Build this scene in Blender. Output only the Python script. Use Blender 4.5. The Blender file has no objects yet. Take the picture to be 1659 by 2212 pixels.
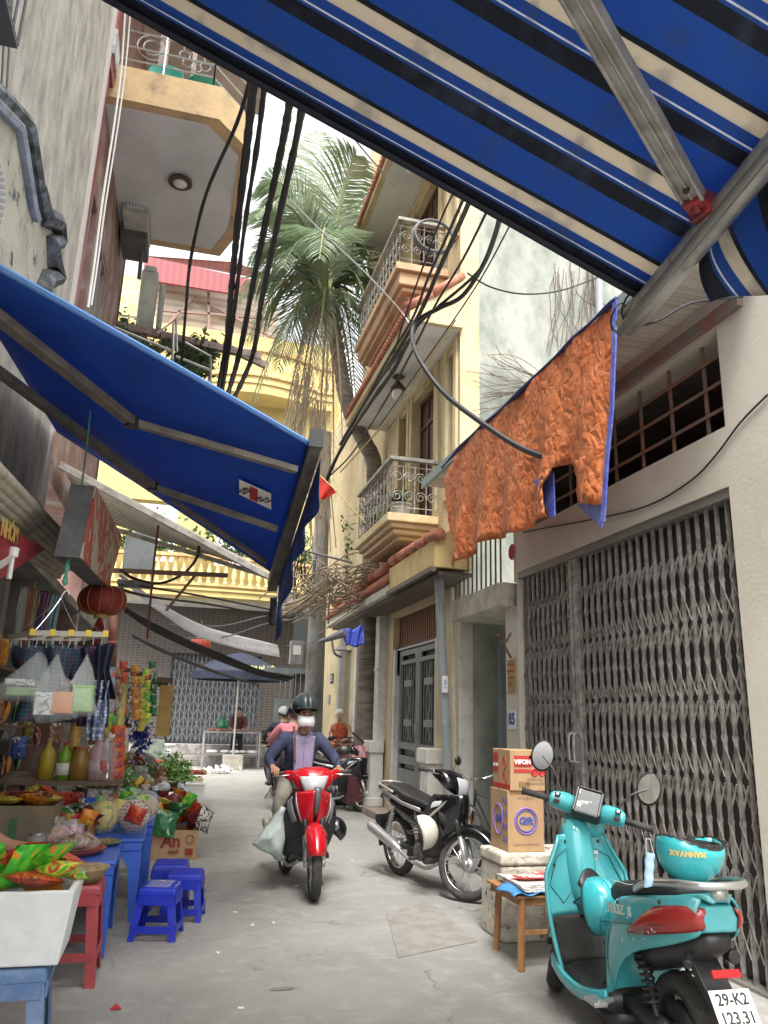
import bpy, bmesh, math, random
from mathutils import Vector as V, Matrix, Quaternion
random.seed(7)
PI=math.pi; rad=math.radians
S=bpy.context.scene; C=S.collection
# ---------------- camera, sky, sun, exposure ----------------
FP=1665.; CXP,CYP=829.5,1106.
def _cam(psi,p,rho):
    psi,p,rho=map(rad,(psi,p,rho))
    f=V((math.sin(psi)*math.cos(p),math.cos(psi)*math.cos(p),math.sin(p)))
    r0=V((math.cos(psi),-math.sin(psi),0)); u0=r0.cross(f)
    return r0*math.cos(rho)+u0*math.sin(rho), u0*math.cos(rho)-r0*math.sin(rho), f
CR,CU,CF=_cam(14.3,15.0,1.7); CO=V((0,0,1.5))
cd=bpy.data.cameras.new('camera'); co=bpy.data.objects.new('camera',cd); C.objects.link(co)
cd.sensor_fit='VERTICAL'; cd.sensor_height=24; cd.lens=24*FP/2212.; cd.clip_end=1000; cd.clip_start=.05
m=Matrix.Identity(4)
for i in range(3): m[i][0]=CR[i]; m[i][1]=CU[i]; m[i][2]=-CF[i]; m[i][3]=CO[i]
co.matrix_world=m; S.camera=co
SUN_EL,SUN_AZ=62,200
w=bpy.data.worlds.new('World'); S.world=w; w.use_nodes=True; nt=w.node_tree
sk=nt.nodes.new('ShaderNodeTexSky'); sk.sky_type='NISHITA'; sk.sun_disc=False
sk.sun_elevation=rad(SUN_EL); sk.sun_rotation=rad(SUN_AZ); sk.dust_density=6; sk.air_density=1.2; sk.ozone_density=1
hs=nt.nodes.new('ShaderNodeHueSaturation'); hs.inputs['Saturation'].default_value=.10
nt.links.new(sk.outputs[0],hs.inputs['Color']); bg=nt.nodes['Background']
nt.links.new(hs.outputs[0],bg.inputs[0]); bg.inputs[1].default_value=.15
sd=bpy.data.lights.new('sun','SUN'); sd.energy=1.1; sd.angle=rad(25); sd.color=(1,.96,.9)
so=bpy.data.objects.new('sun',sd); C.objects.link(so)
az=rad(SUN_AZ); dv=V((math.sin(az)*math.cos(rad(SUN_EL)),math.cos(az)*math.cos(rad(SUN_EL)),math.sin(rad(SUN_EL))))
so.rotation_euler=dv.to_track_quat('Z','Y').to_euler()
S.view_settings.view_transform='Standard'; S.view_settings.look='None'; S.view_settings.gamma=1
S.view_settings.exposure=1.87
S.cycles.max_bounces=8; S.cycles.transparent_max_bounces=16
# a point of the place from where the photograph shows it, on a known plane
def W(x,y,X=None,Y=None,Z=None):
    d=CR*(x-CXP)-CU*(y-CYP)+CF*FP
    t=(X-CO.x)/d.x if X is not None else (Y-CO.y)/d.y if Y is not None else (Z-CO.z)/d.z
    return CO+d*t
def PX(p):
    q=V(p)-CO;z=q.dot(CF);return CXP+FP*q.dot(CR)/z,CYP-FP*q.dot(CU)/z
# ---------------- helpers ----------------
WM={}
def tag(o,label=None,cat=None,group=None,kind=None):
    if label:o['label']=label
    if cat:o['category']=cat
    if group:o['group']=group
    if kind:o['kind']=kind
    return o
def thing(name,label,cat,loc=(0,0,0),rz=0,group=None,lean=0,scale=1):
    o=bpy.data.objects.new(name,None); C.objects.link(o); o.empty_display_size=.1
    o.location=loc; o.rotation_euler=(0,lean,rz); o.scale=(scale,)*3
    WM[o.name]=Matrix.Translation(V(loc))@Matrix.Rotation(rz,4,'Z')@Matrix.Rotation(lean,4,'Y')@Matrix.Scale(scale,4)
    return tag(o,label,cat,group)
def perp(d):
    d=d.normalized(); a=V((0,0,1)) if abs(d.z)<.9 else V((1,0,0))
    u=d.cross(a).normalized(); return u,d.cross(u).normalized()
class MB:
    def __init__(s): s.v=[];s.f=[];s.m=None
    def add(s,vs,fs,M=None):
        b=len(s.v)
        M=M if M is not None else s.m
        s.v+= [M@V(p) for p in vs] if M is not None else [V(p) for p in vs]
        s.f+= [tuple(i+b for i in f) for f in fs]; return s
    def bx(s,x0,x1,y0,y1,z0,z1,M=None):
        return s.add([(x0,y0,z0),(x1,y0,z0),(x1,y1,z0),(x0,y1,z0),(x0,y0,z1),(x1,y0,z1),(x1,y1,z1),(x0,y1,z1)],
          [(0,3,2,1),(4,5,6,7),(0,1,5,4),(1,2,6,5),(2,3,7,6),(3,0,4,7)],M)
    def box(s,c,z,rz=0,rx=0,ry=0):
        M=Matrix.Translation(V(c))@Matrix.Rotation(rz,4,'Z')@Matrix.Rotation(ry,4,'Y')@Matrix.Rotation(rx,4,'X')
        if s.m is not None:M=s.m@M
        a,b,d=z[0]/2,z[1]/2,z[2]/2; return s.bx(-a,a,-b,b,-d,d,M)
    def tube(s,pts,r,n=8,closed=False,flat=None,caps=True):
        pts=[V(p) for p in pts]; k=len(pts); vs=[];fs=[]; up=None
        for i,p in enumerate(pts):
            a=pts[i-1] if (i>0 or closed) else p; b=pts[(i+1)%k] if (i<k-1 or closed) else p
            d=(b-a)
            if d.length<1e-9:d=V((0,0,1))
            d.normalize()
            if up is None: up,_=perp(d)
            up=(up-d*up.dot(d))
            if up.length<1e-6: up,_=perp(d)
            up.normalize(); q=d.cross(up); rr=r[i] if isinstance(r,(list,tuple)) else r
            for j in range(n):
                t=2*PI*j/n; vs.append(p+up*math.cos(t)*rr+q*math.sin(t)*rr*(flat or 1))
        for i in range(k if closed else k-1):
            for j in range(n):
                a=i*n+j;b=i*n+(j+1)%n;c=((i+1)%k)*n+(j+1)%n;d=((i+1)%k)*n+j
                fs.append((a,b,c,d))
        if caps and not closed: fs.append(tuple(range(n))[::-1]); fs.append(tuple((k-1)*n+j for j in range(n)))
        return s.add(vs,fs)
    def bar(s,a,b,w,h=None,up=(0,0,1)):
        a=V(a);b=V(b);d=(b-a);L=d.length;d.normalize();h=h or w
        u=V(up); u=(u-d*u.dot(d))
        if u.length<1e-5:u=perp(d)[0]
        u.normalize(); q=d.cross(u)
        vs=[]
        for p in (a,b):
            for x,y in((-1,-1),(1,-1),(1,1),(-1,1)): vs.append(p+q*x*w/2+u*y*h/2)
        return s.add(vs,[(0,3,2,1),(4,5,6,7),(0,1,5,4),(1,2,6,5),(2,3,7,6),(3,0,4,7)])
    def lathe(s,prof,c=(0,0,0),n=16,ax='Z',M=None):
        vs=[];fs=[];k=len(prof)
        for r,z in prof:
            for j in range(n):
                t=2*PI*j/n; x,y=r*math.cos(t),r*math.sin(t)
                vs.append({'Z':(x,y,z),'X':(z,x,y),'Y':(x,z,y)}[ax])
        for i in range(k-1):
            for j in range(n):
                fs.append((i*n+j,i*n+(j+1)%n,(i+1)*n+(j+1)%n,(i+1)*n+j))
        fs.append(tuple(range(n))[::-1]); fs.append(tuple((k-1)*n+j for j in range(n)))
        T=Matrix.Translation(V(c)); 
        if M is not None:T=T@M
        if s.m is not None:T=s.m@T
        return s.add(vs,fs,T)
    def sph(s,c,r,nu=12,nv=8,M=None):
        r=(r,r,r) if not isinstance(r,(tuple,list)) else r
        vs=[(0,0,r[2])];fs=[]
        for i in range(1,nv):
            for j in range(nu):
                a=PI*i/nv;t=2*PI*j/nu; vs.append((r[0]*math.sin(a)*math.cos(t),r[1]*math.sin(a)*math.sin(t),r[2]*math.cos(a)))
        vs.append((0,0,-r[2])); L=len(vs)-1
        for j in range(nu): fs.append((0,1+j,1+(j+1)%nu)); fs.append((L,L-nu+(j+1)%nu,L-nu+j))
        for i in range(nv-2):
            for j in range(nu):
                a=1+i*nu+j;b=1+i*nu+(j+1)%nu; fs.append((a,a+nu,b+nu,b))
        T=Matrix.Translation(V(c))
        if M is not None:T=T@M
        if s.m is not None:T=s.m@T
        return s.add(vs,fs,T)
    def loft(s,secs,caps=True,closed_ring=True):
        n=len(secs[0]);vs=[p for q in secs for p in q];fs=[]
        for i in range(len(secs)-1):
            for j in range(n if closed_ring else n-1):
                fs.append((i*n+j,i*n+(j+1)%n,(i+1)*n+(j+1)%n,(i+1)*n+j))
        if caps and closed_ring: fs.append(tuple(range(n))[::-1]); fs.append(tuple((len(secs)-1)*n+j for j in range(n)))
        return s.add(vs,fs)
    def prism(s,pts,d):           # polygon (3D points) pushed along d
        n=len(pts);d=V(d);vs=[V(p) for p in pts]+[V(p)+d for p in pts]
        return s.add(vs,[tuple(range(n)),tuple(range(n,2*n))[::-1]]+[(i,n+i,n+(i+1)%n,(i+1)%n) for i in range(n)])
    def grid(s,fn,nu,nv):
        vs=[fn(i/nu,j/nv) for i in range(nu+1) for j in range(nv+1)]
        return s.add(vs,[(i*(nv+1)+j,i*(nv+1)+j+1,(i+1)*(nv+1)+j+1,(i+1)*(nv+1)+j) for i in range(nu) for j in range(nv)])
    def wall(s,ax,p0,p1,u0,u1,z0,z1,holes=()):   # slab between p0..p1 on axis ax with rectangular holes
        us=sorted({u0,u1,*[h[0] for h in holes],*[h[1] for h in holes]});zs=sorted({z0,z1,*[h[2] for h in holes],*[h[3] for h in holes]})
        us=[u for u in us if u0<=u<=u1];zs=[z for z in zs if z0<=z<=z1]
        def solid(i,j):
            if i<0 or j<0 or i>=len(us)-1 or j>=len(zs)-1:return False
            u=(us[i]+us[i+1])/2;z=(zs[j]+zs[j+1])/2
            return not any(h[0]<u<h[1] and h[2]<z<h[3] for h in holes)
        P=lambda p,u,z:(p,u,z) if ax=='X' else (u,p,z)
        for i in range(len(us)-1):
            for j in range(len(zs)-1):
                if not solid(i,j):continue
                a,b,c,d=us[i],us[i+1],zs[j],zs[j+1]
                for p in(p0,p1): s.add([P(p,a,c),P(p,b,c),P(p,b,d),P(p,a,d)],[(0,1,2,3)])
                for (di,dj,q) in((-1,0,(a,c,a,d)),(1,0,(b,c,b,d)),(0,-1,(a,c,b,c)),(0,1,(a,d,b,d))):
                    if not solid(i+di,j+dj): s.add([P(p0,q[0],q[1]),P(p0,q[2],q[3]),P(p1,q[2],q[3]),P(p1,q[0],q[1])],[(0,1,2,3)])
        return s
    def build(s,name,mt,parent=None,world=True,smooth=False,bev=0,sub=0,sol=0,origin=None,label=None,auto=40):
        vs=s.v
        if parent is not None and world:
            inv=WM[parent.name].inverted(); vs=[inv@p for p in vs]
        loc=V((0,0,0))
        if parent is None:
            if origin is None:
                xs=[p.x for p in vs];ys=[p.y for p in vs];zs=[p.z for p in vs]
                loc=V(((min(xs)+max(xs))/2,(min(ys)+max(ys))/2,min(zs)))
            else: loc=V(origin)
            vs=[p-loc for p in vs]
        me=bpy.data.meshes.new(name); me.from_pydata([tuple(p) for p in vs],[],s.f); me.update()
        bm=bmesh.new(); bm.from_mesh(me); bmesh.ops.recalc_face_normals(bm,faces=bm.faces)
        bm.to_mesh(me); bm.free()
        if smooth:
            for p in me.polygons:p.use_smooth=True
        o=bpy.data.objects.new(name,me); C.objects.link(o); o.location=loc
        if mt: me.materials.append(mt)
        if sub:
            k=o.modifiers.new('sub','SUBSURF');k.levels=sub;k.render_levels=sub
        if sol:
            k=o.modifiers.new('sol','SOLIDIFY');k.thickness=sol;k.offset=0
        if bev:
            k=o.modifiers.new('bev','BEVEL');k.width=bev;k.segments=2;k.limit_method='ANGLE';k.angle_limit=rad(auto)
        if parent is not None: o.parent=parent; WM[o.name]=WM[parent.name]
        else: WM[o.name]=Matrix.Translation(loc)
        if label:o['label']=label
        return o
def T(mb,name,mt,label,cat,group=None,kind=None,**k):   # thing that is one mesh
    return tag(mb.build(name,mt,None,**k),label,cat,group,kind)
def dup(root,loc,rz=None,label=None,group=None,scale=None):
    r=root.copy(); C.objects.link(r); r.location=loc
    if rz is not None:r.rotation_euler=(root.rotation_euler[0],root.rotation_euler[1],rz)
    if scale:r.scale=(scale,)*3
    if label:r['label']=label
    if group:r['group']=group
    for ch in list(root.children):
        c=ch.copy();C.objects.link(c);c.parent=r
        for g in ch.children:
            d=g.copy();C.objects.link(d);d.parent=c
    return r
_fc=[None]
def text(mb,s_,size,M,depth=.002,bold=0,sx=1):   # lettering as mesh, M places it (x right, y up, z out)
    cu=bpy.data.curves.new('t','FONT');cu.body=s_;cu.size=size;cu.extrude=depth;cu.align_x='CENTER';cu.align_y='CENTER';cu.offset=bold;cu.resolution_u=3
    o=bpy.data.objects.new('t',cu);C.objects.link(o);dg=bpy.context.evaluated_depsgraph_get();dg.update()
    me=bpy.data.meshes.new_from_object(o.evaluated_get(dg))
    k=Matrix.Diagonal((sx,1,1,1))
    mb.add([k@v.co for v in me.vertices],[tuple(p.vertices) for p in me.polygons],(mb.m@M) if mb.m is not None else M)
    bpy.data.objects.remove(o);bpy.data.meshes.remove(me);bpy.data.curves.remove(cu)
def FR(o,x,y,z=None):      # frame matrix at o with axes x (right) y (up)
    x=V(x).normalized();y=V(y);y=(y-x*y.dot(x)).normalized();z=x.cross(y)
    M=Matrix.Identity(4)
    for i in range(3):M[i][0]=x[i];M[i][1]=y[i];M[i][2]=z[i];M[i][3]=o[i]
    return M
def cat(a,b,c,t): return a*(1-t)**2+b*2*t*(1-t)+c*t*t
def sag(a,b,d,n=12): # hanging line
    a=V(a);b=V(b);return [a.lerp(b,i/n)-V((0,0,4*d*(i/n)*(1-i/n))) for i in range(n+1)]
def smoothpts(p,n=6):
    p=[V(q) for q in p];o=[]
    for i in range(len(p)-1):
        a=p[max(i-1,0)];b=p[i];c=p[i+1];d=p[min(i+2,len(p)-1)]
        for k in range(n):
            t=k/n;o.append(.5*((2*b)+(c-a)*t+(2*a-5*b+4*c-d)*t*t+(3*b-a-3*c+d)*t**3))
    return o+[p[-1]]
# ---------------- materials ----------------
def c4(c): return (c[0],c[1],c[2],1)
def M(name,c,r=.6,m=0,c2=None,s=4,lo=.42,hi=.6,b=0,bs=25,st=(1,1,1),c3=None,s3=1.2,lo3=.5,hi3=.7,a=1,coat=0,st3=None,tr=0,emit=0):
    mt=bpy.data.materials.new(name);mt.use_nodes=True;n=mt.node_tree;N=n.nodes;L=n.links;P=N['Principled BSDF']
    P.inputs['Base Color'].default_value=c4(c);P.inputs['Roughness'].default_value=r;P.inputs['Metallic'].default_value=m
    P.inputs['Alpha'].default_value=a;P.inputs['Coat Weight'].default_value=coat;P.inputs['Transmission Weight'].default_value=tr
    if emit:P.inputs['Emission Color'].default_value=c4(c);P.inputs['Emission Strength'].default_value=emit
    tc=N.new('ShaderNodeTexCoord')
    def noise(sc,stv,det=7):
        mp=N.new('ShaderNodeMapping');mp.inputs['Scale'].default_value=stv;L.new(tc.outputs['Object'],mp.inputs[0])
        q=N.new('ShaderNodeTexNoise');q.inputs['Scale'].default_value=sc;q.inputs['Detail'].default_value=det;q.inputs['Roughness'].default_value=.62
        L.new(mp.outputs[0],q.inputs['Vector']);return q
    col=None
    if c2:
        q=noise(s,st);rp=N.new('ShaderNodeValToRGB');rp.color_ramp.elements[0].position=lo;rp.color_ramp.elements[1].position=hi
        rp.color_ramp.elements[0].color=c4(c);rp.color_ramp.elements[1].color=c4(c2);L.new(q.outputs[0],rp.inputs[0]);col=rp.outputs[0]
        if c3:
            q3=noise(s3,st3 or st);r3=N.new('ShaderNodeMapRange');r3.inputs[1].default_value=lo3;r3.inputs[2].default_value=hi3
            L.new(q3.outputs[0],r3.inputs[0]);mx=N.new('ShaderNodeMix');mx.data_type='RGBA';mx.inputs[7].default_value=c4(c3)
            L.new(r3.outputs[0],mx.inputs[0]);L.new(col,mx.inputs[6]);col=mx.outputs[2]
        L.new(col,P.inputs['Base Color'])
    if b:
        q=noise(bs,st,8);bp=N.new('ShaderNodeBump');bp.inputs['Strength'].default_value=b;bp.inputs['Distance'].default_value=.02
        L.new(q.outputs[0],bp.inputs['Height']);L.new(bp.outputs[0],P.inputs['Normal'])
    return mt
def Mstripe(name,stops,period,axis=1,off=0,r=.7,dirt=None,bump=0,tl=0):   # stops: [(pos0..1,color)]
    mt=bpy.data.materials.new(name);mt.use_nodes=True;n=mt.node_tree;N=n.nodes;L=n.links;P=N['Principled BSDF'];P.inputs['Roughness'].default_value=r
    tc=N.new('ShaderNodeTexCoord');sp=N.new('ShaderNodeSeparateXYZ');L.new(tc.outputs['Object'],sp.inputs[0])
    m1=N.new('ShaderNodeMath');m1.operation='ADD';m1.inputs[1].default_value=off;L.new(sp.outputs[axis],m1.inputs[0])
    m2=N.new('ShaderNodeMath');m2.operation='DIVIDE';m2.inputs[1].default_value=period;L.new(m1.outputs[0],m2.inputs[0])
    m3=N.new('ShaderNodeMath');m3.operation='FRACT';L.new(m2.outputs[0],m3.inputs[0])
    rp=N.new('ShaderNodeValToRGB');rp.color_ramp.interpolation='CONSTANT';e=rp.color_ramp.elements
    e[0].position=stops[0][0];e[0].color=c4(stops[0][1]);e[1].position=stops[1][0];e[1].color=c4(stops[1][1])
    for p,c in stops[2:]:
        k=e.new(p);k.color=c4(c)
    L.new(m3.outputs[0],rp.inputs[0]);col=rp.outputs[0]
    if dirt:
        q=N.new('ShaderNodeTexNoise');q.inputs['Scale'].default_value=7;q.inputs['Detail'].default_value=8;L.new(tc.outputs['Object'],q.inputs['Vector'])
        r3=N.new('ShaderNodeMapRange');r3.inputs[1].default_value=.52;r3.inputs[2].default_value=.75;r3.inputs[4].default_value=.55;L.new(q.outputs[0],r3.inputs[0])
        mx=N.new('ShaderNodeMix');mx.data_type='RGBA';mx.inputs[7].default_value=c4(dirt);L.new(r3.outputs[0],mx.inputs[0]);L.new(col,mx.inputs[6]);col=mx.outputs[2]
    L.new(col,P.inputs['Base Color'])
    if tl:
        t=N.new('ShaderNodeBsdfTranslucent');L.new(col,t.inputs[0]);mi=N.new('ShaderNodeMixShader');mi.inputs[0].default_value=tl
        L.new(P.outputs[0],mi.inputs[1]);L.new(t.outputs[0],mi.inputs[2]);L.new(mi.outputs[0],N['Material Output'].inputs[0])
    return mt
def translucent(mt,f,col=None):
    n=mt.node_tree;N=n.nodes;L=n.links;P=N['Principled BSDF'];t=N.new('ShaderNodeBsdfTranslucent')
    if P.inputs['Base Color'].links: L.new(P.inputs['Base Color'].links[0].from_socket,t.inputs[0])
    else: t.inputs[0].default_value=P.inputs['Base Color'].default_value
    mi=N.new('ShaderNodeMixShader');mi.inputs[0].default_value=f;L.new(P.outputs[0],mi.inputs[1]);L.new(t.outputs[0],mi.inputs[2])
    L.new(mi.outputs[0],N['Material Output'].inputs[0]);return mt
def Mprint(name,cols,s=18,r=.3):      # printed wrapping: patches of several inks
    mt=bpy.data.materials.new(name);mt.use_nodes=True;n=mt.node_tree;N=n.nodes;L=n.links;P=N['Principled BSDF'];P.inputs['Roughness'].default_value=r
    tc=N.new('ShaderNodeTexCoord');nz=N.new('ShaderNodeTexNoise');nz.inputs['Scale'].default_value=s*.6;nz.inputs['Detail'].default_value=1.5;nz.inputs['Distortion'].default_value=1.2
    L.new(tc.outputs['Object'],nz.inputs['Vector']);rp=N.new('ShaderNodeValToRGB');rp.color_ramp.interpolation='CONSTANT';e=rp.color_ramp.elements
    k=len(cols);pos=[0]+[.36+.30*i/(k-1) for i in range(1,k)]
    e[0].color=c4(cols[0]);e[1].position=pos[1];e[1].color=c4(cols[1])
    for i in range(2,k):
        q=e.new(pos[i]);q.color=c4(cols[i])
    L.new(nz.outputs[0],rp.inputs[0]);L.new(rp.outputs[0],P.inputs['Base Color'])
    q=N.new('ShaderNodeTexNoise');q.inputs['Scale'].default_value=22;L.new(tc.outputs['Object'],q.inputs['Vector'])
    bp=N.new('ShaderNodeBump');bp.inputs['Strength'].default_value=.6;bp.inputs['Distance'].default_value=.02;L.new(q.outputs[0],bp.inputs['Height']);L.new(bp.outputs[0],P.inputs['Normal'])
    return mt
def Mbrick(name,c1,c2,mortar,sc,bw=.5,rh=.25,axis='YZ',r=.5,ms=.02,b=.3,off=.5):
    mt=bpy.data.materials.new(name);mt.use_nodes=True;n=mt.node_tree;N=n.nodes;L=n.links;P=N['Principled BSDF'];P.inputs['Roughness'].default_value=r
    tc=N.new('ShaderNodeTexCoord');sp=N.new('ShaderNodeSeparateXYZ');cb=N.new('ShaderNodeCombineXYZ');L.new(tc.outputs['Object'],sp.inputs[0])
    L.new(sp.outputs['XYZ'.index(axis[0])],cb.inputs[0]);L.new(sp.outputs['XYZ'.index(axis[1])],cb.inputs[1])
    k=N.new('ShaderNodeTexBrick');k.inputs['Scale'].default_value=sc;k.inputs['Color1'].default_value=c4(c1);k.inputs['Color2'].default_value=c4(c2);k.inputs['Mortar'].default_value=c4(mortar)
    k.inputs['Mortar Size'].default_value=ms;k.inputs['Brick Width'].default_value=bw;k.inputs['Row Height'].default_value=rh;k.offset=off
    L.new(cb.outputs[0],k.inputs['Vector']);L.new(k.outputs[0],P.inputs['Base Color'])
    bp=N.new('ShaderNodeBump');bp.inputs['Strength'].default_value=b;bp.inputs['Distance'].default_value=.01;bp.invert=True;L.new(k.outputs['Fac'],bp.inputs['Height']);L.new(bp.outputs[0],P.inputs['Normal'])
    return mt
# ---------------- palette ----------------
def Mground():
    mt=M('concrete ground',(.285,.278,.255),.85,c2=(.235,.228,.212),s=.8,c3=(.33,.322,.30),s3=6,lo3=.5,hi3=.72,b=.45,bs=70);n=mt.node_tree;N=n.nodes;L=n.links;P=N['Principled BSDF']
    tc=N.new('ShaderNodeTexCoord');col=P.inputs['Base Color'].links[0].from_socket
    def mixin(col,fac,c):
        mx=N.new('ShaderNodeMix');mx.data_type='RGBA';mx.inputs[7].default_value=c4(c);L.new(fac,mx.inputs[0]);L.new(col,mx.inputs[6]);return mx.outputs[2]
    def rng(s,a,b,lo=0,hi=1):
        r=N.new('ShaderNodeMapRange');r.inputs[1].default_value=a;r.inputs[2].default_value=b;r.inputs[3].default_value=lo;r.inputs[4].default_value=hi;L.new(s,r.inputs[0]);return r.outputs[0]
    for sc,a,b,c,am in((1.7,.60,.74,(.14,.132,.12),.45),(4.5,.66,.74,(.12,.11,.10),.4),(38,.68,.76,(.1,.095,.09),.45),(26,.70,.78,(.42,.41,.39),.6)):
        q=N.new('ShaderNodeTexNoise');q.inputs['Scale'].default_value=sc;q.inputs['Detail'].default_value=9;q.inputs['Roughness'].default_value=.7;L.new(tc.outputs['Object'],q.inputs['Vector']);col=mixin(col,rng(q.outputs[0],a,b,0,am),c)
    q=N.new('ShaderNodeTexNoise');q.inputs['Scale'].default_value=2.2;q.inputs['Detail'].default_value=6;L.new(tc.outputs['Object'],q.inputs['Vector'])
    va=N.new('ShaderNodeVectorMath');va.operation='SCALE';va.inputs['Scale'].default_value=.5;L.new(q.outputs['Color'],va.inputs[0]);vb=N.new('ShaderNodeVectorMath');L.new(va.outputs[0],vb.inputs[0]);L.new(tc.outputs['Object'],vb.inputs[1])
    for sc,wd in((.42,.006),(1.1,.0035)):
        v=N.new('ShaderNodeTexVoronoi');v.feature='DISTANCE_TO_EDGE';v.inputs['Scale'].default_value=sc;L.new(vb.outputs[0],v.inputs['Vector']);f=rng(v.outputs['Distance'],0,wd,.55,0);
        m_=N.new('ShaderNodeMath');m_.operation='MULTIPLY';L.new(f,m_.inputs[0]);L.new(rng(q.outputs[0],.46,.56),m_.inputs[1]);col=mixin(col,m_.outputs[0],(.07,.065,.06))
    L.new(col,P.inputs['Base Color']);return mt
conc=Mground()
concpatch=M('patched concrete',(.27,.258,.235),.9,c2=(.215,.2,.178),s=6,b=.5,bs=40)
stain=M('wet stain',(.165,.16,.15),.7,c2=(.21,.205,.19),s=9)
cream=M('cream plaster',(.60,.56,.475),.85,c2=(.54,.50,.42),s=1.6,c3=(.36,.33,.28),s3=2.2,lo3=.57,hi3=.85,st3=(1,1,.35),b=.14,bs=34)
creamlow=M('stained cream plaster',(.58,.55,.46),.85,c2=(.44,.41,.34),s=5,c3=(.23,.2,.16),s3=9,lo3=.62,hi3=.74,b=.3,bs=30)
white=M('white trim',(.62,.61,.57),.7,c2=(.5,.49,.45),s=4,c3=(.33,.31,.27),s3=10,lo3=.6,hi3=.75)
soffit=M('ceiling white',(.66,.67,.67),.8,c2=(.56,.57,.57),s=1)
moss=M('mossy old render',(.50,.48,.42),.95,c2=(.30,.285,.24),s=4.5,lo=.38,hi=.64,st=(1,1,.45),c3=(.14,.14,.12),s3=3.5,lo3=.58,hi3=.85,st3=(1,1,.2),b=.9,bs=14)
moss2=M('pale mildewed render',(.35,.36,.31),.95,c2=(.19,.215,.185),s=3.2,lo=.4,hi=.7,st=(1,1,.6),c3=(.12,.15,.125),s3=1.4,lo3=.52,hi3=.8,b=.5,bs=16)
yellow=M('yellow render',(.57,.47,.29),.85,c2=(.48,.39,.235),s=2.2,c3=(.26,.21,.14),s3=3.8,lo3=.54,hi3=.8,st3=(1,1,.22),b=.35)
yellow2=M('bright yellow render',(.54,.42,.17),.85,c2=(.46,.36,.15),s=1.2,c3=(.5,.38,.16),s3=3,lo3=.6,hi3=.85)
orangeT=M('tan cornice paint',(.50,.34,.20),.8,c2=(.41,.27,.16),s=3,c3=(.2,.14,.1),s3=5,lo3=.6,hi3=.8)
ochre=M('worn ochre band',(.60,.42,.22),.85,c2=(.48,.34,.19),s=3,c3=(.15,.13,.1),s3=3.2,lo3=.56,hi3=.75,b=.3)
redtile=M('dark red tiling',(.26,.055,.05),.4,c2=(.2,.045,.045),s=5)
terra=M('terracotta',(.45,.16,.09),.8,c2=(.3,.12,.08),s=8,c3=(.35,.3,.26),s3=10,lo3=.6,hi3=.75)
woodb=M('brown wood',(.085,.04,.022),.5,c2=(.05,.024,.015),s=6,st=(1,1,.15))
woodm=M('varnished boards',(.28,.12,.05),.45,c2=(.2,.08,.035),s=10,st=(4,4,.3))
woodl=M('stool wood',(.36,.18,.07),.5,c2=(.26,.12,.05),s=9,st=(2,2,.3))
gatem=M('weathered gate steel',(.34,.325,.30),.55,.3,c2=(.19,.175,.155),s=12,c3=(.22,.1,.05),s3=14,lo3=.6,hi3=.7)
gatedark=M('gate strip shadow grey',(.10,.095,.09),.6,.3)
grille=M('old window bars',(.18,.15,.13),.7,.2,c2=(.25,.12,.07),s=14)
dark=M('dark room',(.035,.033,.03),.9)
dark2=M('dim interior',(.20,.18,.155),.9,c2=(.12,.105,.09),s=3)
doorg=M('grey painted door',(.25,.255,.25),.45,.1,c2=(.21,.215,.21),s=5)
doorb=M('blue grey steel door',(.26,.31,.34),.5,.2,c2=(.2,.24,.27),s=6,c3=(.2,.12,.08),s3=12,lo3=.65,hi3=.75)
steel=M('galvanised steel',(.40,.39,.37),.42,.6,c2=(.28,.27,.25),s=9,c3=(.16,.11,.07),s3=14,lo3=.62,hi3=.75,b=.1)
chrome=M('chrome',(.75,.75,.75),.12,1)
silver=M('silver paint',(.5,.5,.49),.35,.7)
blackp=M('black plastic',(.018,.018,.019),.42,c2=(.028,.028,.027),s=8)
blackg=M('gloss black paint',(.008,.008,.009),.12,coat=.6)
rubber=M('tyre rubber',(.035,.034,.032),.85,c2=(.06,.057,.052),s=20,b=.4,bs=120)
pipeg=M('grey pvc pipe',(.27,.29,.3),.45)
cable=M('black cable',(.015,.015,.016),.6)
cableg=M('grey cable',(.13,.13,.13),.6)
ywire=M('yellow wire',(.45,.34,.12),.6)
rope=M('green rope',(.10,.33,.2),.8)
plant=M('leaf green',(.055,.12,.03),.6,c2=(.11,.18,.05),s=9); translucent(plant,.25)
plant2=M('dusty leaf',(.10,.15,.06),.7,c2=(.05,.09,.03),s=8); translucent(plant2,.2)
palmg=M('haze lightened leaflet',(.15,.22,.12),.5,c2=(.25,.30,.19),s=1.2); translucent(palmg,.4)  # leaf colour lightened to imitate lens haze over the crown
palmd=M('dead palm leaf',(.36,.29,.2),.8,c2=(.24,.19,.13),s=2)
bark=M('palm trunk',(.21,.18,.145),.9,c2=(.12,.10,.085),s=3,st=(1,1,6),b=.8,bs=12)
vine=M('dry vine',(.12,.09,.07),.9)
poleM=M('utility pole concrete',(.30,.30,.28),.9,c2=(.2,.2,.19),s=3,b=.4)
BL=(.01,.05,.28)
bluefab=M('blue canvas',(.018,.095,.38),.75,c2=(.016,.075,.31),s=1.3,c3=(.03,.05,.16),s3=3,lo3=.6,hi3=.9); translucent(bluefab,.42)
bluefab2=M('faded blue canvas edge',(.16,.34,.68),.75); translucent(bluefab2,.3)
navy=M('dark navy cloth',(.007,.011,.024),.8,c2=(.012,.018,.04),s=6)
blackfab=M('black shade cloth',(.03,.03,.033),.9,c2=(.05,.05,.052),s=6)
redp=M('red plastic',(.42,.02,.03),.4,c2=(.36,.02,.03),s=3)
redst=M('faded red stool plastic',(.36,.05,.06),.45,c2=(.3,.045,.05),s=4)
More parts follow.
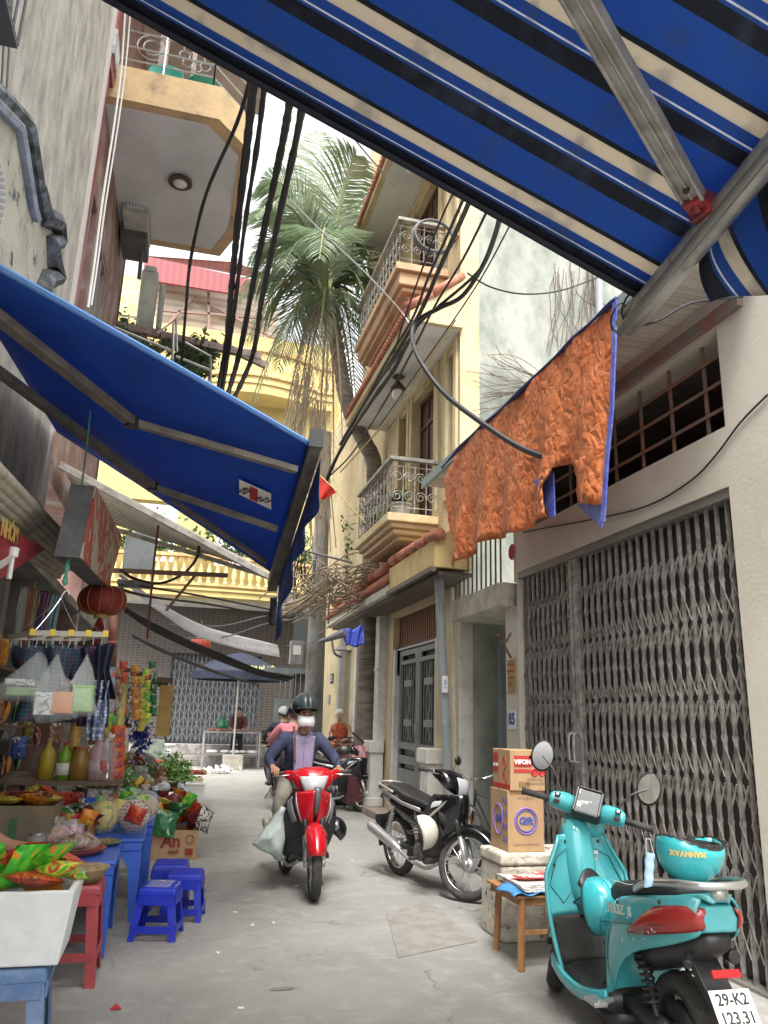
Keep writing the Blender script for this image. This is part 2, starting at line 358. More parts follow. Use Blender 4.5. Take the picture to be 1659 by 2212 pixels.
bluep=M('blue stool plastic',(.012,.03,.42),.38,c2=(.012,.025,.36),s=4)
bluet=M('blue table plastic',(.035,.12,.55),.4,c2=(.03,.1,.46),s=3,c3=(.12,.14,.2),s3=8,lo3=.64,hi3=.8)
bluef=M('dusty faded blue plastic',(.08,.15,.30),.6,c2=(.17,.23,.35),s=9)
foam=M('white foam',(.74,.75,.74),.9,c2=(.66,.68,.67),s=9,c3=(.45,.43,.4),s3=16,lo3=.66,hi3=.78,b=.2,bs=150)
foamd=M('dirty foam',(.60,.57,.48),.9,c2=(.45,.41,.33),s=12,c3=(.09,.08,.06),s3=15,lo3=.58,hi3=.66,b=1.0,bs=22)
card=M('cardboard',(.42,.27,.14),.8,c2=(.36,.23,.12),s=6,st=(1,1,.4))
redink=M('red ink',(.42,.03,.03),.7); blueink=M('blue ink',(.05,.08,.3),.7); greyink=M('grey ink',(.25,.18,.15),.8); violink=M('violet ink',(.22,.12,.42),.7)
paperw=M('white label',(.75,.75,.72),.6)
film=M('clear plastic bag',(.88,.9,.9),.12,a=.16,b=.5,bs=20); film2=M('cloudy plastic bag',(.85,.9,.88),.1,a=.22,b=1.0,bs=16,coat=.5)
bagw=M('pale green carrier bag',(.62,.72,.66),.35,c2=(.7,.76,.72),s=6,b=.6,bs=18); translucent(bagw,.35)
skin=M('skin',(.46,.26,.17),.55); skin2=M('darker skin',(.38,.2,.12),.6); skin3=M('pale skin',(.55,.36,.27),.6)
hair=M('black hair',(.012,.01,.009),.5); hairw=M('white hair',(.6,.6,.58),.7)
denim=M('navy jacket',(.028,.036,.075),.8,c2=(.05,.06,.115),s=7,b=.5,bs=16)
lilac=M('lilac shirt',(.33,.27,.40),.8,c2=(.27,.22,.34),s=8,b=.3,bs=20)
khaki=M('khaki trousers',(.26,.24,.19),.85,c2=(.21,.19,.15),s=8,b=.3)
maskw=M('white mask',(.78,.78,.77),.8); maskb=M('blue mask',(.42,.60,.78),.8)
redpaint=M('red motorbike paint',(.44,.008,.016),.16,coat=.7)
turq=M('turquoise paint',(.055,.37,.40),.25,coat=.6,c2=(.075,.34,.36),s=2.2,c3=(.14,.36,.37),s3=9,lo3=.6,hi3=.8)
lens=M('headlamp glass',(.6,.62,.62),.08,.2); redlens=M('red lens',(.30,.025,.02),.2,coat=.5)
mirrorm=M('mirror glass',(.8,.8,.8),.02,1)
glassw=M('window glass',(.06,.07,.075),.1); louv=M('louver shutter',(.07,.05,.035),.6,c2=(.04,.03,.02),s=4)
iron=M('wrought iron',(.22,.21,.2),.6,.3,c2=(.32,.3,.27),s=15); ironw=M('white wrought iron',(.42,.42,.4),.6,.2,c2=(.25,.2,.16),s=14)
kerbm=M('worn reddish kerb',(.32,.25,.21),.9,c2=(.25,.18,.15),s=4,c3=(.36,.34,.31),s3=6,b=.3)
# ================= GROUND =================
def struct(mb,name,mt,**k): return tag(mb.build(name,mt,None,**k),kind='structure')
g=MB();g.grid(lambda u,v:V((-40+110*u,-10+110*v,0)),4,4);struct(g,'ground',conc,origin=(0,0,0))
g=MB();g.prism([(3.12,9.9,0),(3.45,9.9,0),(3.45,15.2,0),(3.12,15.2,0)],(0,0,.11));struct(g,'pavement',kerbm,bev=.015)
def blotch(cx,cy,rx,ry,n=26,sd=1,z=.004,j=.35):
    rr=random.Random(sd);p=[]
    for i in range(n):
        a=2*PI*i/n;k=1+rr.uniform(-j,j);p.append((cx+rx*k*math.cos(a),cy+ry*k*math.sin(a),z))
    return p
def flat(pts,name,mt,label=None,cat=None,kind='structure'):
    g=MB();g.add(pts,[tuple(range(len(pts)))]);o=g.build(name,mt)
    return tag(o,label,cat,None,kind)
a=W(835,1975,Z=0);b=W(925,1945,Z=0);c=W(1030,2035,Z=0);d=W(860,2070,Z=0)
hatch=MB();hatch.prism([V((p.x,p.y,.001)) for p in(a,b,c,d)],(0,0,.006))
T(hatch,'utility_cover',concpatch,'square of rougher brown concrete set in the alley floor before the black motorbike','ground cover',bev=.002)
for i,(x,y,rx,ry) in enumerate([(610,2137,.07,.025),(870,1985,.05,.02)]):
    p=W(x,y,Z=0); flat(blotch(p.x,p.y,rx,ry,sd=i,z=.005+.0008*i),'stain_patch',stain)
for i,(x,y) in enumerate([(508,1972),(545,2000),(590,1995),(640,1915),(760,1860),(470,2060),(520,2180),(690,1800)]):
    p=W(x,y,Z=0);g=MB();g.box((p.x,p.y,.006),(.03,.018,.006),rz=i);T(g,'litter_scrap',paperw,'small pale scrap of litter on the concrete alley floor','litter','litter scraps on the alley floor')
p=W(251,2180,Z=0);g=MB();g.prism([(p.x-.03,p.y-.02,.004),(p.x+.025,p.y-.02,.004),(p.x-.005,p.y+.05,.004)],(0,0,.008));T(g,'litter_wrapper',redp,'tiny red triangular wrapper on the ground in the lower left','litter')

# ================= RIGHT: GATE HOUSE =================
gh=thing('shop_house','single storey cream house with wide folding steel gate and barred transom window','house',(3.6,5.8,0))
g=MB();g.wall('X',3.445,3.7,.2,7.62,0,4.46,[(4.2,7.6,-.1,3.07),(4.18,7.3,3.49,4.22)])
g.wall('X',3.46,3.7,7.62,7.97,0,2.72);g.bx(3.46,3.7,7.62,7.72,2.98,4.46);g.build('wall',cream,gh)
g=MB();g.bx(2.9,3.445,3.7,9.25,4.46,4.52);g.build('canopy',M('canopy boarding',(.56,.52,.46),.8,c2=(.40,.36,.31),s=3,st=(.2,9,1),lo=.45,hi=.62),gh)
g=MB();g.bx(2.86,2.9,3.7,9.28,4.43,4.54);g.build('canopy_edge',M('teal grey edge',(.24,.30,.29),.6),gh)
g=MB();g.bx(3.40,3.445,3.9,7.4,4.25,4.34);g.build('lintel',M('rusty lintel',(.2,.19,.17),.8,c2=(.25,.12,.08),s=8),gh)
wf=MB()
for z in(3.66,3.86,4.06): wf.bx(3.50,3.515,4.18,7.3,z-.012,z+.012)
for i in range(8): y=4.45+i*.41;wf.bx(3.517,3.535,y-.012,y+.012,3.49,4.22)
wf.build('window_grille',grille,gh)
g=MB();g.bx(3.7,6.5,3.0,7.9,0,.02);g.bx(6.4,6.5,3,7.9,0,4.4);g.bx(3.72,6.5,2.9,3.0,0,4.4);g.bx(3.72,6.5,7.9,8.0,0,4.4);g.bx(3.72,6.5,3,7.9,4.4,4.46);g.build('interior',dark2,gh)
for i in range(3):
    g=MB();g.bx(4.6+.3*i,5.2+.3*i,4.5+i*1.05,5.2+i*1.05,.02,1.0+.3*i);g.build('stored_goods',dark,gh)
ga=thing('folding_gate','tall grey folding steel lattice gate closed across the shop front','gate',(3.5,5.9,0))
g=MB();n=31
for i in range(n+1):
    y=4.22+i*(3.36/n)
    if abs(i-21)<1: continue
    g.bx(3.505,3.53,y-.011,y+.009,.02,3.0)
g.build('upright_bars',gatem,ga)
g=MB()
for i in range(n):
    y0=4.22+i*(3.36/n);y1=y0+3.36/n
    for zc in(.40,.92,1.44,1.96,2.48):
        h=.24
        g.bar((3.497,y0,zc-h),(3.497,y1,zc),.009,.005,up=(1,0,0));g.bar((3.497,y0,zc+h),(3.497,y1,zc),.014,.006,up=(1,0,0))
        g.bar((3.538,y0,zc),(3.538,y1,zc+h),.014,.006,up=(1,0,0));g.bar((3.538,y0,zc),(3.538,y1,zc-h),.014,.006,up=(1,0,0))
g.build('scissor_links',gatem,ga)
g=MB();g.bx(3.60,3.61,4.2,7.6,.02,3.05);g.build('backing_sheet',Mstripe('dark backing strips',[(0,(.045,.042,.039)),(.45,(.02,.019,.018)),(.6,(.055,.05,.046))],.0542,1,0,.7),ga)  # dark banded sheet behind the bars, so the gaps between them stay dark
g=MB()
for y in(6.42,6.50): g.bx(3.48,3.54,y-.03,y+.03,.02,3.02)
g.build('meeting_stile',gatem,ga)
g=MB();g.lathe([(.001,0),(.11,0),(.11,.02),(.001,.02)],(3.47,6.46,1.3),16,'X',Matrix.Diagonal((1,.8,1.9,1)));g.build('lock_plate',steel,ga)
g=MB();g.tube(smoothpts([(3.46,6.5,1.42),(3.42,6.5,1.4),(3.42,6.5,1.2),(3.46,6.5,1.18)],4),.012);g.tube(smoothpts([(3.46,6.41,1.42),(3.42,6.41,1.4),(3.42,6.41,1.2),(3.46,6.41,1.18)],4),.012);g.build('pull_handle',steel,ga)
g=MB();g.bx(3.46,3.57,4.2,7.6,3.0,3.07);g.build('top_track',M('track steel',(.22,.21,.19),.6,.3),ga);g=MB();g.bx(3.46,3.57,4.2,7.6,0,.02);g.build('floor_track',bpy.data.materials['track steel'],ga)
g=MB();g.tube(smoothpts([W(x,y,X=3.432) for x,y in[(1659,852),(1600,912),(1545,985),(1490,1040),(1400,1092),(1290,1120),(1180,1140),(1130,1150)]],4),.007,5);T(g,'wall_cable',cable,'thin dark cable creeping diagonally over the cream wall above the folding gate','cable')
# signs on the pillar
g=MB();g.box((3.45,7.8,1.98),(.02,.17,.34));s1=thing('name_plate','small ochre plate with red lettering on the cream pillar above the house number','sign',(3.45,7.8,1.8));g.build('plate',M('ochre plate',(.30,.22,.08),.6),s1)
g=MB()
for i,tx in enumerate(['NHA THUOC','PHONG KHAM','GIA DINH','85 NGO']): text(g,tx,.03,FR((3.438,7.8,2.1-i*.07),(0,-1,0),(0,0,1)),.001)
g.build('lettering',redink,s1)
s2=thing('house_number','blue and white number 85 plate on the cream pillar','sign',(3.45,7.8,1.45))
g=MB();g.box((3.452,7.8,1.53),(.012,.17,.2));g.build('plate',M('pale number plate',(.62,.65,.66),.6),s2)
g=MB();text(g,'85',.16,FR((3.444,7.8,1.53),(0,-1,0),(0,0,1)),.001,.006);g.build('lettering',blueink,s2)
g=MB();g.tube([W(1103,1368,X=3.4),W(1094,1385,X=3.3),W(1082,1385,X=3.25)],.012);g.tube([W(1076,1372,X=3.2),W(1103,1420,X=3.44)],.014);T(g,'wall_bracket',grille,'rusty iron bracket sticking out of the cream pillar above the ochre plate','bracket')
g=MB();g.lathe([(.001,0),(.09,0),(.09,.015),(.001,.015)],(3.44,7.72,3.32),18,'X');sg=thing('round_sign','small round white and red sign on the wall corner above the pillar','sign',(3.43,7.72,3.2));g.build('disc',white,sg)
g=MB();g.lathe([(.06,0),(.085,0),(.085,.004),(.06,.004)],(3.433,7.72,3.32),18,'X');g.bx(3.434,3.438,7.69,7.75,3.29,3.35);g.build('red_ring',redink,sg)
# passage between the houses
ph=thing('passage_porch','narrow stained porch between two houses with concrete slab and upright bars above','porch',(3.5,8.7,0))
g=MB();g.bx(3.3,5.5,7.75,9.36,2.72,2.98);g.build('slab',creamlow,ph,bev=.01)
g=MB()
for i in range(11): y=7.85+i*.145;g.tube([(3.36,y,2.98),(3.36,y,4.3)],.011,6)
g.bx(3.35,3.375,7.8,9.35,4.3,4.33);g.build('upright_bars',M('dark thin bars',(.11,.11,.1),.6,.2),ph)
g=MB();g.bx(3.98,4.75,9.33,9.385,0,2.45);g.build('door',doorb,ph)
g=MB();g.bx(3.94,3.98,9.32,9.39,0,2.5);g.bx(3.98,4.75,9.32,9.39,2.45,2.5);g.bx(3.98,4.75,9.318,9.33,1.5,1.53);g.build('door_frame',M('grey frame',(.28,.3,.3),.6),ph)

# ================= RIGHT: YELLOW HOUSE =================
yh=thing('balcony_house','tall yellow house with tiled eaves, two wrought iron balconies and grey double door','house',(3.6,12,0))
FH=[(10.35,12.65,-.1,3.15),(9.62,9.92,4.5,6.7),(10.5,11.7,4.4,6.7),(12.0,12.5,4.4,6.7),(10.4,11.9,8.35,10.5),(9.6,9.95,8.5,10.4)]
g=MB();g.wall('X',3.45,3.72,9.41,15.9,0,16,FH);g.build('wall',yellow,yh)
g=MB();g.wall('Y',9.4,9.62,3.72,11,0,15);g.bx(3.46,3.72,9.392,9.41,0,15);g.build('side_wall',moss2,yh)
g=MB();g.bx(3.43,3.72,9.37,9.392,4.7,15);g.build('corner_strip',yellow,yh)
g=MB();g.bx(3.44,3.62,9.385,9.41,0,2.72);g.build('white_corner',white,yh)
g=MB();g.bx(3.715,3.73,9.5,15.8,0,15.8);g.bx(3.74,5,9.7,15,0,.05);g.build('interior',dark,yh)
def upper_door(y0,y1,z0,z1):
    d=MB();d.bx(3.60,3.64,y0,y1,z0,z1);o=d.build('door',woodb,yh)
    d=MB();n=max(2,int((y1-y0)/.3))
    for i in range(n+1):
        y=y0+(y1-y0)*i/n;d.bx(3.575,3.60,y-.03,y+.03,z0,z1)
    for z in(z0+.1,z0+.9,z1-.5,z1-.05): d.bx(3.57,3.598,y0,y1,z-.04,z+.04)
    d.build('door_rails',woodb,o)
for a in[(10.5,11.7,4.4,6.7),(12.0,12.5,4.4,6.7),(10.4,11.9,8.35,10.5)]:upper_door(*a)
for (a,b,c,d_) in[(9.62,9.92,4.5,6.7),(9.6,9.95,8.5,10.4)]:
    d=MB();k=26
    for i in range(k): z=c+(d_-c)*(i+.5)/k;d.box((3.55,(a+b)/2,z),(.05,b-a,.012),ry=.6)
    d.build('louver_window',louv,yh)
psm=M('pale yellow surround',(.60,.50,.30),.8,c2=(.52,.42,.24),s=5)
for (a,b,c,d_) in FH[1:]:
    d=MB();d.prism([(3.41,a-.12,c),(3.41,a,c),(3.41,a,d_+.1),(3.41,b,d_+.1),(3.41,b,c),(3.41,b+.12,c),(3.41,b+.12,d_+.2),(3.41,a-.12,d_+.2)],(.04,0,0));d.build('door_surround',psm,yh)
for k,(a,z) in enumerate([(12.05,4.0),(12.05,7.95)]): # scroll brackets
    pass
def scroll(mb,o,u,v,s=1,n=16,turn=1.6,r=.008):
    p=[]
    for i in range(n+1):
        t=i/n;a=turn*2*PI*t;q=s*(1-.8*t);p.append(V(o)+V(u)*q*math.cos(a)+V(v)*q*math.sin(a))
    mb.tube(p,r,4)
def balcony(z0,z1,zr,ya,yb,x0,par,irm,slab,band):
    # stepped cornice slab
    d=MB()
    d.bx(x0+.22,3.45,ya+.22,yb-.22,z0,z0+.06);d.bx(x0+.12,3.45,ya+.12,yb-.12,z0+.06,z0+.14);d.bx(x0+.06,3.45,ya+.06,yb-.06,z0+.14,z1-.12);d.build('cornice',slab,par,bev=.02)
    d=MB();d.bx(x0,3.45,ya,yb,z1-.12,z1);o=d.build('floor_slab',band,par,bev=.01)
    r=MB();x=x0+.06
    def seg(a,b):
        a=V(a);b=V(b);L=(b-a).length;u=(b-a).normalized();k=max(2,round(L/.2));H=zr-z1
        for zz in(.1,H-.14): r.tube([a+V((0,0,zz)),b+V((0,0,zz))],.009,4)
        for i in range(k+1):
            p=a+(b-a)*i/k;r.tube([p+V((0,0,.02)),p+V((0,0,H-.03))],.009,4)
            if i<k:
                c=a+(b-a)*(i+.5)/k
                scroll(r,c+V((0,0,.27)),u,(0,0,1),.085);scroll(r,c+V((0,0,H-.30)),-u,(0,0,1),.085)
    y0=ya+.06;y1=yb-.06
    seg((x,y0,z1),(x,y1,z1));seg((x,y0,z1),(3.45,y0,z1));seg((x,y1,z1),(3.45,y1,z1));r.build('railing',irm,par)
    r=MB();r.bx(x-.045,x+.045,y0-.045,y1+.045,zr-.05,zr);r.bx(x+.045,3.45,y0-.045,y0+.045,zr-.05,zr);r.bx(x+.045,3.45,y1-.045,y1+.045,zr-.05,zr);r.build('handrail',M('worn handrail',(.20,.21,.19),.6,c2=(.34,.30,.26),s=8),par)
b1=thing('balcony','lower wrought iron balcony with white scrollwork and potted plants on the yellow house','balcony',(3.1,11.3,4.0))
balcony(4.02,4.36,5.22,10.3,12.5,2.68,b1,ironw,M('tan stucco cornice',(.5,.36,.22),.8,c2=(.42,.3,.19),s=3,c3=(.2,.15,.11),s3=5,lo3=.6,hi3=.8),M('cream yellow edge',(.62,.5,.3),.8,c2=(.5,.38,.2),s=4))
b2=thing('balcony','upper wrought iron balcony with dark scrollwork above the tiled canopy of the yellow house','balcony',(3.1,11.3,7.6))
balcony(7.72,8.2,9.0,9.95,12.9,2.62,b2,iron,orangeT,orangeT)
# sloping tiled canopies over the balconies
def canopy(z,ya,yb,x0,lab):
    t=thing('tiled_canopy',lab,'canopy',(3.1,(ya+yb)/2,z))
    d=MB();d.prism([(x0,ya,z),(3.45,ya,z),(3.45,ya,z+.75),(x0,ya,z+.13)],(0,yb-ya,0));d.build('canopy_body',yellow,t)
    d=MB();d.bx(x0+.1,3.44,ya+.08,yb-.05,z-.012,z-.003);d.build('soffit',soffit,t)
    d=MB();k=int((yb-ya)/.11)
    for i in range(k):
        y=ya+.06+(yb-ya-.1)*i/k;d.tube([(x0-.05,y,z+.13),(3.4,y,z+.80)],.05,6)
    d.build('roof_tiles',terra,t,smooth=True)
    d=MB();d.tube([(x0-.04,ya+.02,z+.2),(x0+.35,ya+.02,z+.47)],.065,8);d.tube([(x0+.32,ya+.02,z+.45),(3.45,ya+.02,z+.85)],[.075,.06],8);d.build('verge_tile',terra,t,smooth=True)
    return t
canopy(6.88,9.3,13.6,2.66,'sloping tiled canopy with white ceiling over the lower balcony')
canopy(10.8,9.3,13.6,2.66,'sloping tiled canopy with white ceiling over the upper balcony')
def lantern(p,lab):
    t=thing('hanging_lantern',lab,'lantern',p,group='porch lanterns of the yellow house')
    d=MB();d.lathe([(.001,.0),(.08,0),(.10,-.03),(.001,-.03)],p,10);d.tube([V(p),V(p)-V((0,0,.12))],.015,6);d.lathe([(.03,-.1),(.13,-.22),(.12,-.25),(.001,-.24)],p,10);d.build('lantern_bracket',woodb,t)
    d=MB();d.sph(V(p)-V((0,0,.32)),(.1,.1,.11),12,8);d.build('globe',M('milky glass',(.6,.6,.56),.3),t,smooth=True)
lantern((3.0,11.1,6.87),'white globe porch lantern under the canopy of the lower balcony')
lantern((3.0,10.6,10.78),'white globe porch lantern under the canopy of the upper balcony')
# small tiled roof above the street door
tr=thing('porch_roof','long low terracotta eave with yellow fascia above the grey double door','roof',(3.1,12,3.3))
d=MB();d.prism([(2.93,8.9,3.33),(3.45,8.9,3.33),(3.45,8.9,4.0),(2.93,8.9,3.68)],(0,2.15,0));d.build('fascia',M('yellow fascia',(.62,.46,.2),.8,c2=(.5,.36,.16),s=4,c3=(.25,.22,.15),s3=9,lo3=.58,hi3=.75),tr)
d=MB();d.prism([(2.9,11.05,3.3),(3.45,11.05,3.3),(3.45,11.05,3.95),(2.9,11.05,3.42)],(0,5.0,0));d.build('eave_beam',creamlow,tr)
d=MB()
for i in range(44): y=11.12+i*.113;d.tube([(2.84,y,3.46),(3.42,y,4.02)],[.05,.05],6)
d.build('roof_tiles',terra,tr,smooth=True)
d=MB()
for i in range(5): y=8.85+i*.44;d.tube([(2.97,y,3.73+.01*i),(2.97,y+.45,3.76+.01*i)],[.09,.07],9)
for i in range(5): y=11.3+i*.9;d.tube([(3.02,y,3.78),(3.02,y+.92,3.78)],[.09,.075],9)
d.build('ridge_tiles',terra,tr,smooth=True)
d=MB();d.bx(2.88,2.95,8.9,11.05,3.27,3.33);d.bx(3.0,3.44,8.95,15.8,3.24,3.29);d.build('roof_edge_strip',M('dark eave edge',(.12,.10,.08),.7),tr)  # plain dark brown strips along the eave edge and its underside
# street door
d=MB();d.bx(3.56,3.62,10.3,12.7,2.62,3.2);tp=d.build('transom_panel',woodm,yh)
d=MB()
for i in range(22): y=10.36+i*.105;d.bx(3.548,3.56,y,y+.012,2.66,3.14)
d.bx(3.54,3.56,10.3,12.7,3.12,3.18);d.bx(3.54,3.56,10.3,12.7,2.62,2.67);d.build('panel_grooves',woodb,tp)
d=MB();d.wall('X',3.50,3.56,10.3,12.7,2.2,2.62,[(10.44,12.54,2.0,2.6)]);d.bx(3.46,3.72,10.25,10.44,0,2.62);d.bx(3.46,3.72,12.54,12.7,0,2.62);d.build('door_reveal',white,yh)
dr=thing('double_door','grey steel double door with slim bars and diamond pattern','door',(3.6,11.5,.11))
for k,(ya,yb) in enumerate([(10.45,11.48),(11.5,12.53)]):
    d=MB();d.wall('X',3.54,3.57,ya,yb,.13,2.58,[(ya+.08,yb-.08,.95,1.05),(ya+.08,yb-.08,.75,.83),(ya+.08,yb-.08,1.15,2.36),(ya+.15,yb-.15,2.42,2.5)]);lf=d.build('door_leaf',doorg,dr,bev=.004)
    d=MB();ym=(ya+yb)/2
    for i in range(7):
        y=ya+.08+(yb-ya-.16)*(i+.5)/7;d.bx(3.547,3.56,y-.007,y+.007,1.15,2.36)
    for s_ in(-1,1):
        d.bar((3.543,ym-.12*s_,1.2),(3.543,ym+.12*s_,1.75),.014,.01,up=(1,0,0));d.bar((3.543,ym+.12*s_,1.75),(3.543,ym-.12*s_,2.3),.014,.01,up=(1,0,0))
    for z in(1.45,2.05): d.bx(3.535,3.562,ym-.2,ym+.2,z-.05,z+.05)
    d.build('door_bars',doorg,lf)
    d=MB();d.bx(3.60,3.61,ya,yb,.13,2.58);d.build('dark_pane',M('dark glass pane',(.03,.04,.04),.2),lf)
d=MB();d.tube([(3.49,11.46,1.25),(3.49,11.46,1.45)],.014);d.tube([(3.55,11.46,1.25),(3.49,11.46,1.25)],.01);d.tube([(3.55,11.46,1.45),(3.49,11.46,1.45)],.01);d.build('handle',chrome,dr)
# columns with pedestals
for (x,y,lab) in[(3.38,10.12,'low white square pedestal right of the grey double door'),(3.36,13.15,'white square column and pedestal left of the grey double door')]:
    t=thing('door_column',lab,'column',(x,y,.11))
    
    if y>12: d=MB();d.bx(x-.06,x+.15,y-.13,y+.13,1.14,3.24);d.bx(x-.075,x+.151,y-.145,y+.145,2.3,2.34);d.build('shaft',white,t,bev=.01)
    d=MB();d.bx(x-.2,x+.06,y-.22,y+.22,.95,1.14);d.bx(x-.16,x+.06,y-.18,y+.18,.11,.95);d.bx(x-.2,x+.06,y-.22,y+.22,.11,.25);d.build('pedestal',white,t,bev=.015)
# pipes at the corner
d=MB();d.tube(smoothpts([W(962,1160,Y=9.0),W(950,1178,Y=9.2),W(947,1200,Y=9.25),W(950,1290,Y=9.25),W(957,1450,Y=9.25),W(966,1640,Y=9.25),W(970,1760,Y=9.25)],4),.058,12)
dp=thing('drain_pipe','thick grey plastic drain pipe running down the corner beside the grey door','pipe',W(970,1790,Y=9.25));d.build('pipe',pipeg,dp,smooth=True)
d=MB()
for y in(1195,1300,1560): p=W(947+(y-1195)*.042,y,Y=9.25);d.lathe([(.066,0),(.066,.08)],p-V((0,0,.04)),12)
d.build('pipe_collar',pipeg,dp)
p=W(961,1478,Y=9.17);d=MB();d.box(p,(.07,.01,.2));d.build('sticker',paperw,dp)
d=MB();text(d,'0912',.055,FR(p-V((0,.007,0)),(0,0,-1),(1,0,0)),.001);d.build('sticker_text',blueink,dp)
d=MB();d.tube([W(977,1270,Y=9.3),W(981,1555,Y=9.3),W(986,1700,Y=9.3)],.024,8);T(d,'thin_pipe',creamlow,'thin stained cream pipe just right of the drain pipe','pipe')
# potted plants on balcony
def potted(p,r,h,lab,pm,n=40,sp=.35,up=.5,sd=0,grp=None,leafm=None):
    rr=random.Random(sd);t=thing('potted_plant',lab,'plant',p,group=grp);p=V(p)
    d=MB();d.lathe([(.001,0),(r*.75,0),(r,h),(r*1.1,h),(r*1.1,h*.9),(r*.8,h*.88)],p,14);d.build('pot',pm,t)
    d=MB()
    for i in range(n):
        a=rr.uniform(0,6.28);e=rr.uniform(.1,1.2);L=rr.uniform(.5,1);o=p+V((0,0,h));u=V((math.cos(a)*math.cos(e),math.sin(a)*math.cos(e),math.sin(e)));m=o+u*up*L*.6;q=m+V((u.x,u.y,-.2))*sp*L
        sd_=u.cross(V((0,0,1))).normalized()*.02
        d.add([o-sd_*.3,o+sd_*.3,m+sd_,m-sd_,q],[(0,1,2,3),(3,2,4)])
    d.build('foliage',leafm or plant,t);return t
potted((3.0,10.75,4.36),.17,.25,'green leafy plant in a wide grey pot on the lower balcony',M('grey glazed pot',(.42,.42,.4),.6),50,.3,.45,1)
potted((2.95,11.9,4.36),.13,.2,'small bright plant at the far end of the lower balcony',terra,40,.3,.75,2)
# ============ YELLOW HOUSE NO. 32 further on ============
h3=thing('quoined_house','yellow rendered house with pale quoins, number plate and white barred door','house',(3.6,18,0))
d=MB();d.wall('X',3.5,3.8,15.25,20.2,0,9,[(15.4,16.75,-.1,2.9)]);d.wall('Y',20.2,20.4,3.5,7,0,9);d.build('wall',yellow,h3)
d=MB()
for i in range(10): d.bx(3.46,3.5,19.5,20.2,.1+i*.42,.1+i*.42+.38)
d.build('quoins',M('pale quoin',(.58,.47,.28),.8,c2=(.5,.4,.24),s=6),h3,bev=.01)
d=MB();d.bx(3.62,3.66,15.4,16.75,0,2.9);dd=d.build('door',M('pale blue grey door',(.34,.36,.38),.5,c2=(.2,.22,.24),s=5),h3)
d=MB()
for i in range(10): y=15.45+i*.135;d.tube([(3.59,y,.9),(3.59,y,2.85)],.008,4)
for i in range(4): y=15.6+i*.3;d.bar((3.585,y,1.5),(3.585,y+.15,1.75),.012,.01,up=(1,0,0));d.bar((3.585,y+.15,1.75),(3.585,y+.3,1.5),.012,.01,up=(1,0,0))
d.bx(3.58,3.60,15.4,16.75,.86,.9);d.build('door_bars',M('white bars',(.5,.5,.48),.5),dd)
d=MB();d.bx(3.4,3.5,15.2,15.4,0,3.2);d.bx(3.38,3.5,16.75,16.95,0,3.2);d.build('door_pilaster',white,h3)
p=W(717,1466,X=3.49);s3=thing('house_number','dark plate with number 32 on the quoined yellow house','sign',p);d=MB();d.box(p,(.02,.34,.22));d.build('plate',navy,s3)
d=MB();text(d,'32',.18,FR(p-V((.013,0,0)),(0,-1,0),(0,0,1)),.001,.004);d.build('lettering',paperw,s3)
p=W(712,1511,X=3.49);d=MB();d.box(p,(.05,.14,.22));T(d,'door_bell',M('bell box',(.25,.23,.2),.6),'small brown bell box on the yellow wall below the number plate','bell box',bev=.01)
p=W(783,1520,X=3.36);s4=thing('wall_poster','narrow red strip poster on the white pilaster beside the palm trunk','poster',p);d=MB();a=W(786,1470,X=3.37);b=W(780,1560,X=3.37);d.box((a+b)/2,(.01,.16,abs(a.z-b.z)));d.build('red_strip',redink,s4)
d=MB();d.box((a+b)/2+V((0,0,abs(a.z-b.z)*.5+.25)),(.012,.2,.4));d.build('printed_notice',Mprint('notice',[(.5,.5,.48),(.1,.1,.1),(.4,.4,.4)],30,.7),s4)
# small plants climbing on the wall
d=MB();rr=random.Random(3)
for i in range(160):
    t=rr.random();p=W(745+8*math.sin(t*5)+rr.uniform(-7,7),1120+230*t,X=3.4+rr.uniform(-.08,0));u=V((rr.uniform(-1,1),rr.uniform(-1,1),rr.uniform(-1,1)))*.07;v=V((rr.uniform(-1,1),rr.uniform(-1,1),rr.uniform(-1,1)))*.05
    d.add([p,p+u,p+u+v,p+v],[(0,1,2,3)])
T(d,'climbing_plant',plant,'sparse green creeper trailing down the yellow wall behind the blue awning corner','plant')
# ================= BIG STRIPED AWNING =================
ST=[(0,(.02,.024,.035)),(.055,(.55,.50,.42)),(.22,(.028,.10,.32)),(.336,(.66,.66,.66)),(.358,(.028,.10,.32)),(.393,(.02,.026,.042)),(.572,(.028,.11,.35))]
stripe=Mstripe('striped awning canvas',ST,.369,1,-2.321,.75,dirt=(.08,.10,.16),tl=.5)
aw=thing('striped_awning','large blue awning with cream and black stripes stretched overhead','awning',(0,0,0))
ZA=lambda x:3.527-.394*(x-1.933)
d=MB()
def fa(u,v):
    x=-1.33+(2.0+1.33)*u;y=.2+(2.89-.2)*v
    return V((x,y,ZA(x)-.2*(y-2.8)-.04*math.sin(PI*u)*math.sin(PI*v)+.006*math.sin(17*v+3*u)*math.sin(PI*u)+.004*math.sin(41*v+7*u)))
d.grid(fa,24,24);d.build('canopy_fabric',stripe,aw,smooth=True,sol=.004)
d=MB();d.tube([fa(u/10,1)+V((0,.0,-.012)) for u in range(11)],.016,6);d.build('edge_hem',M('dark hem',(.012,.015,.025),.8),aw)
be=[V((1.97,.2,3.93)),V((1.965,1.3,3.72)),V((1.96,2.01,3.58)),V((1.96,2.757,3.43)),V((1.96,3.0,3.385))]
d=MB();d.tube(be,.062,14);d.build('front_bar',steel,aw,smooth=True)
d=MB();d.tube([p+V((-.045,0,-.045)) for p in be],.02,8);d.build('bar_groove',M('dull steel',(.22,.215,.2),.5,.5),aw,smooth=True)
pa=W(1200,-60,Y=1.86);a=V((.60,1.55,ZA(.60)-.14));b=V((1.84,2.29,ZA(1.84)-.13))
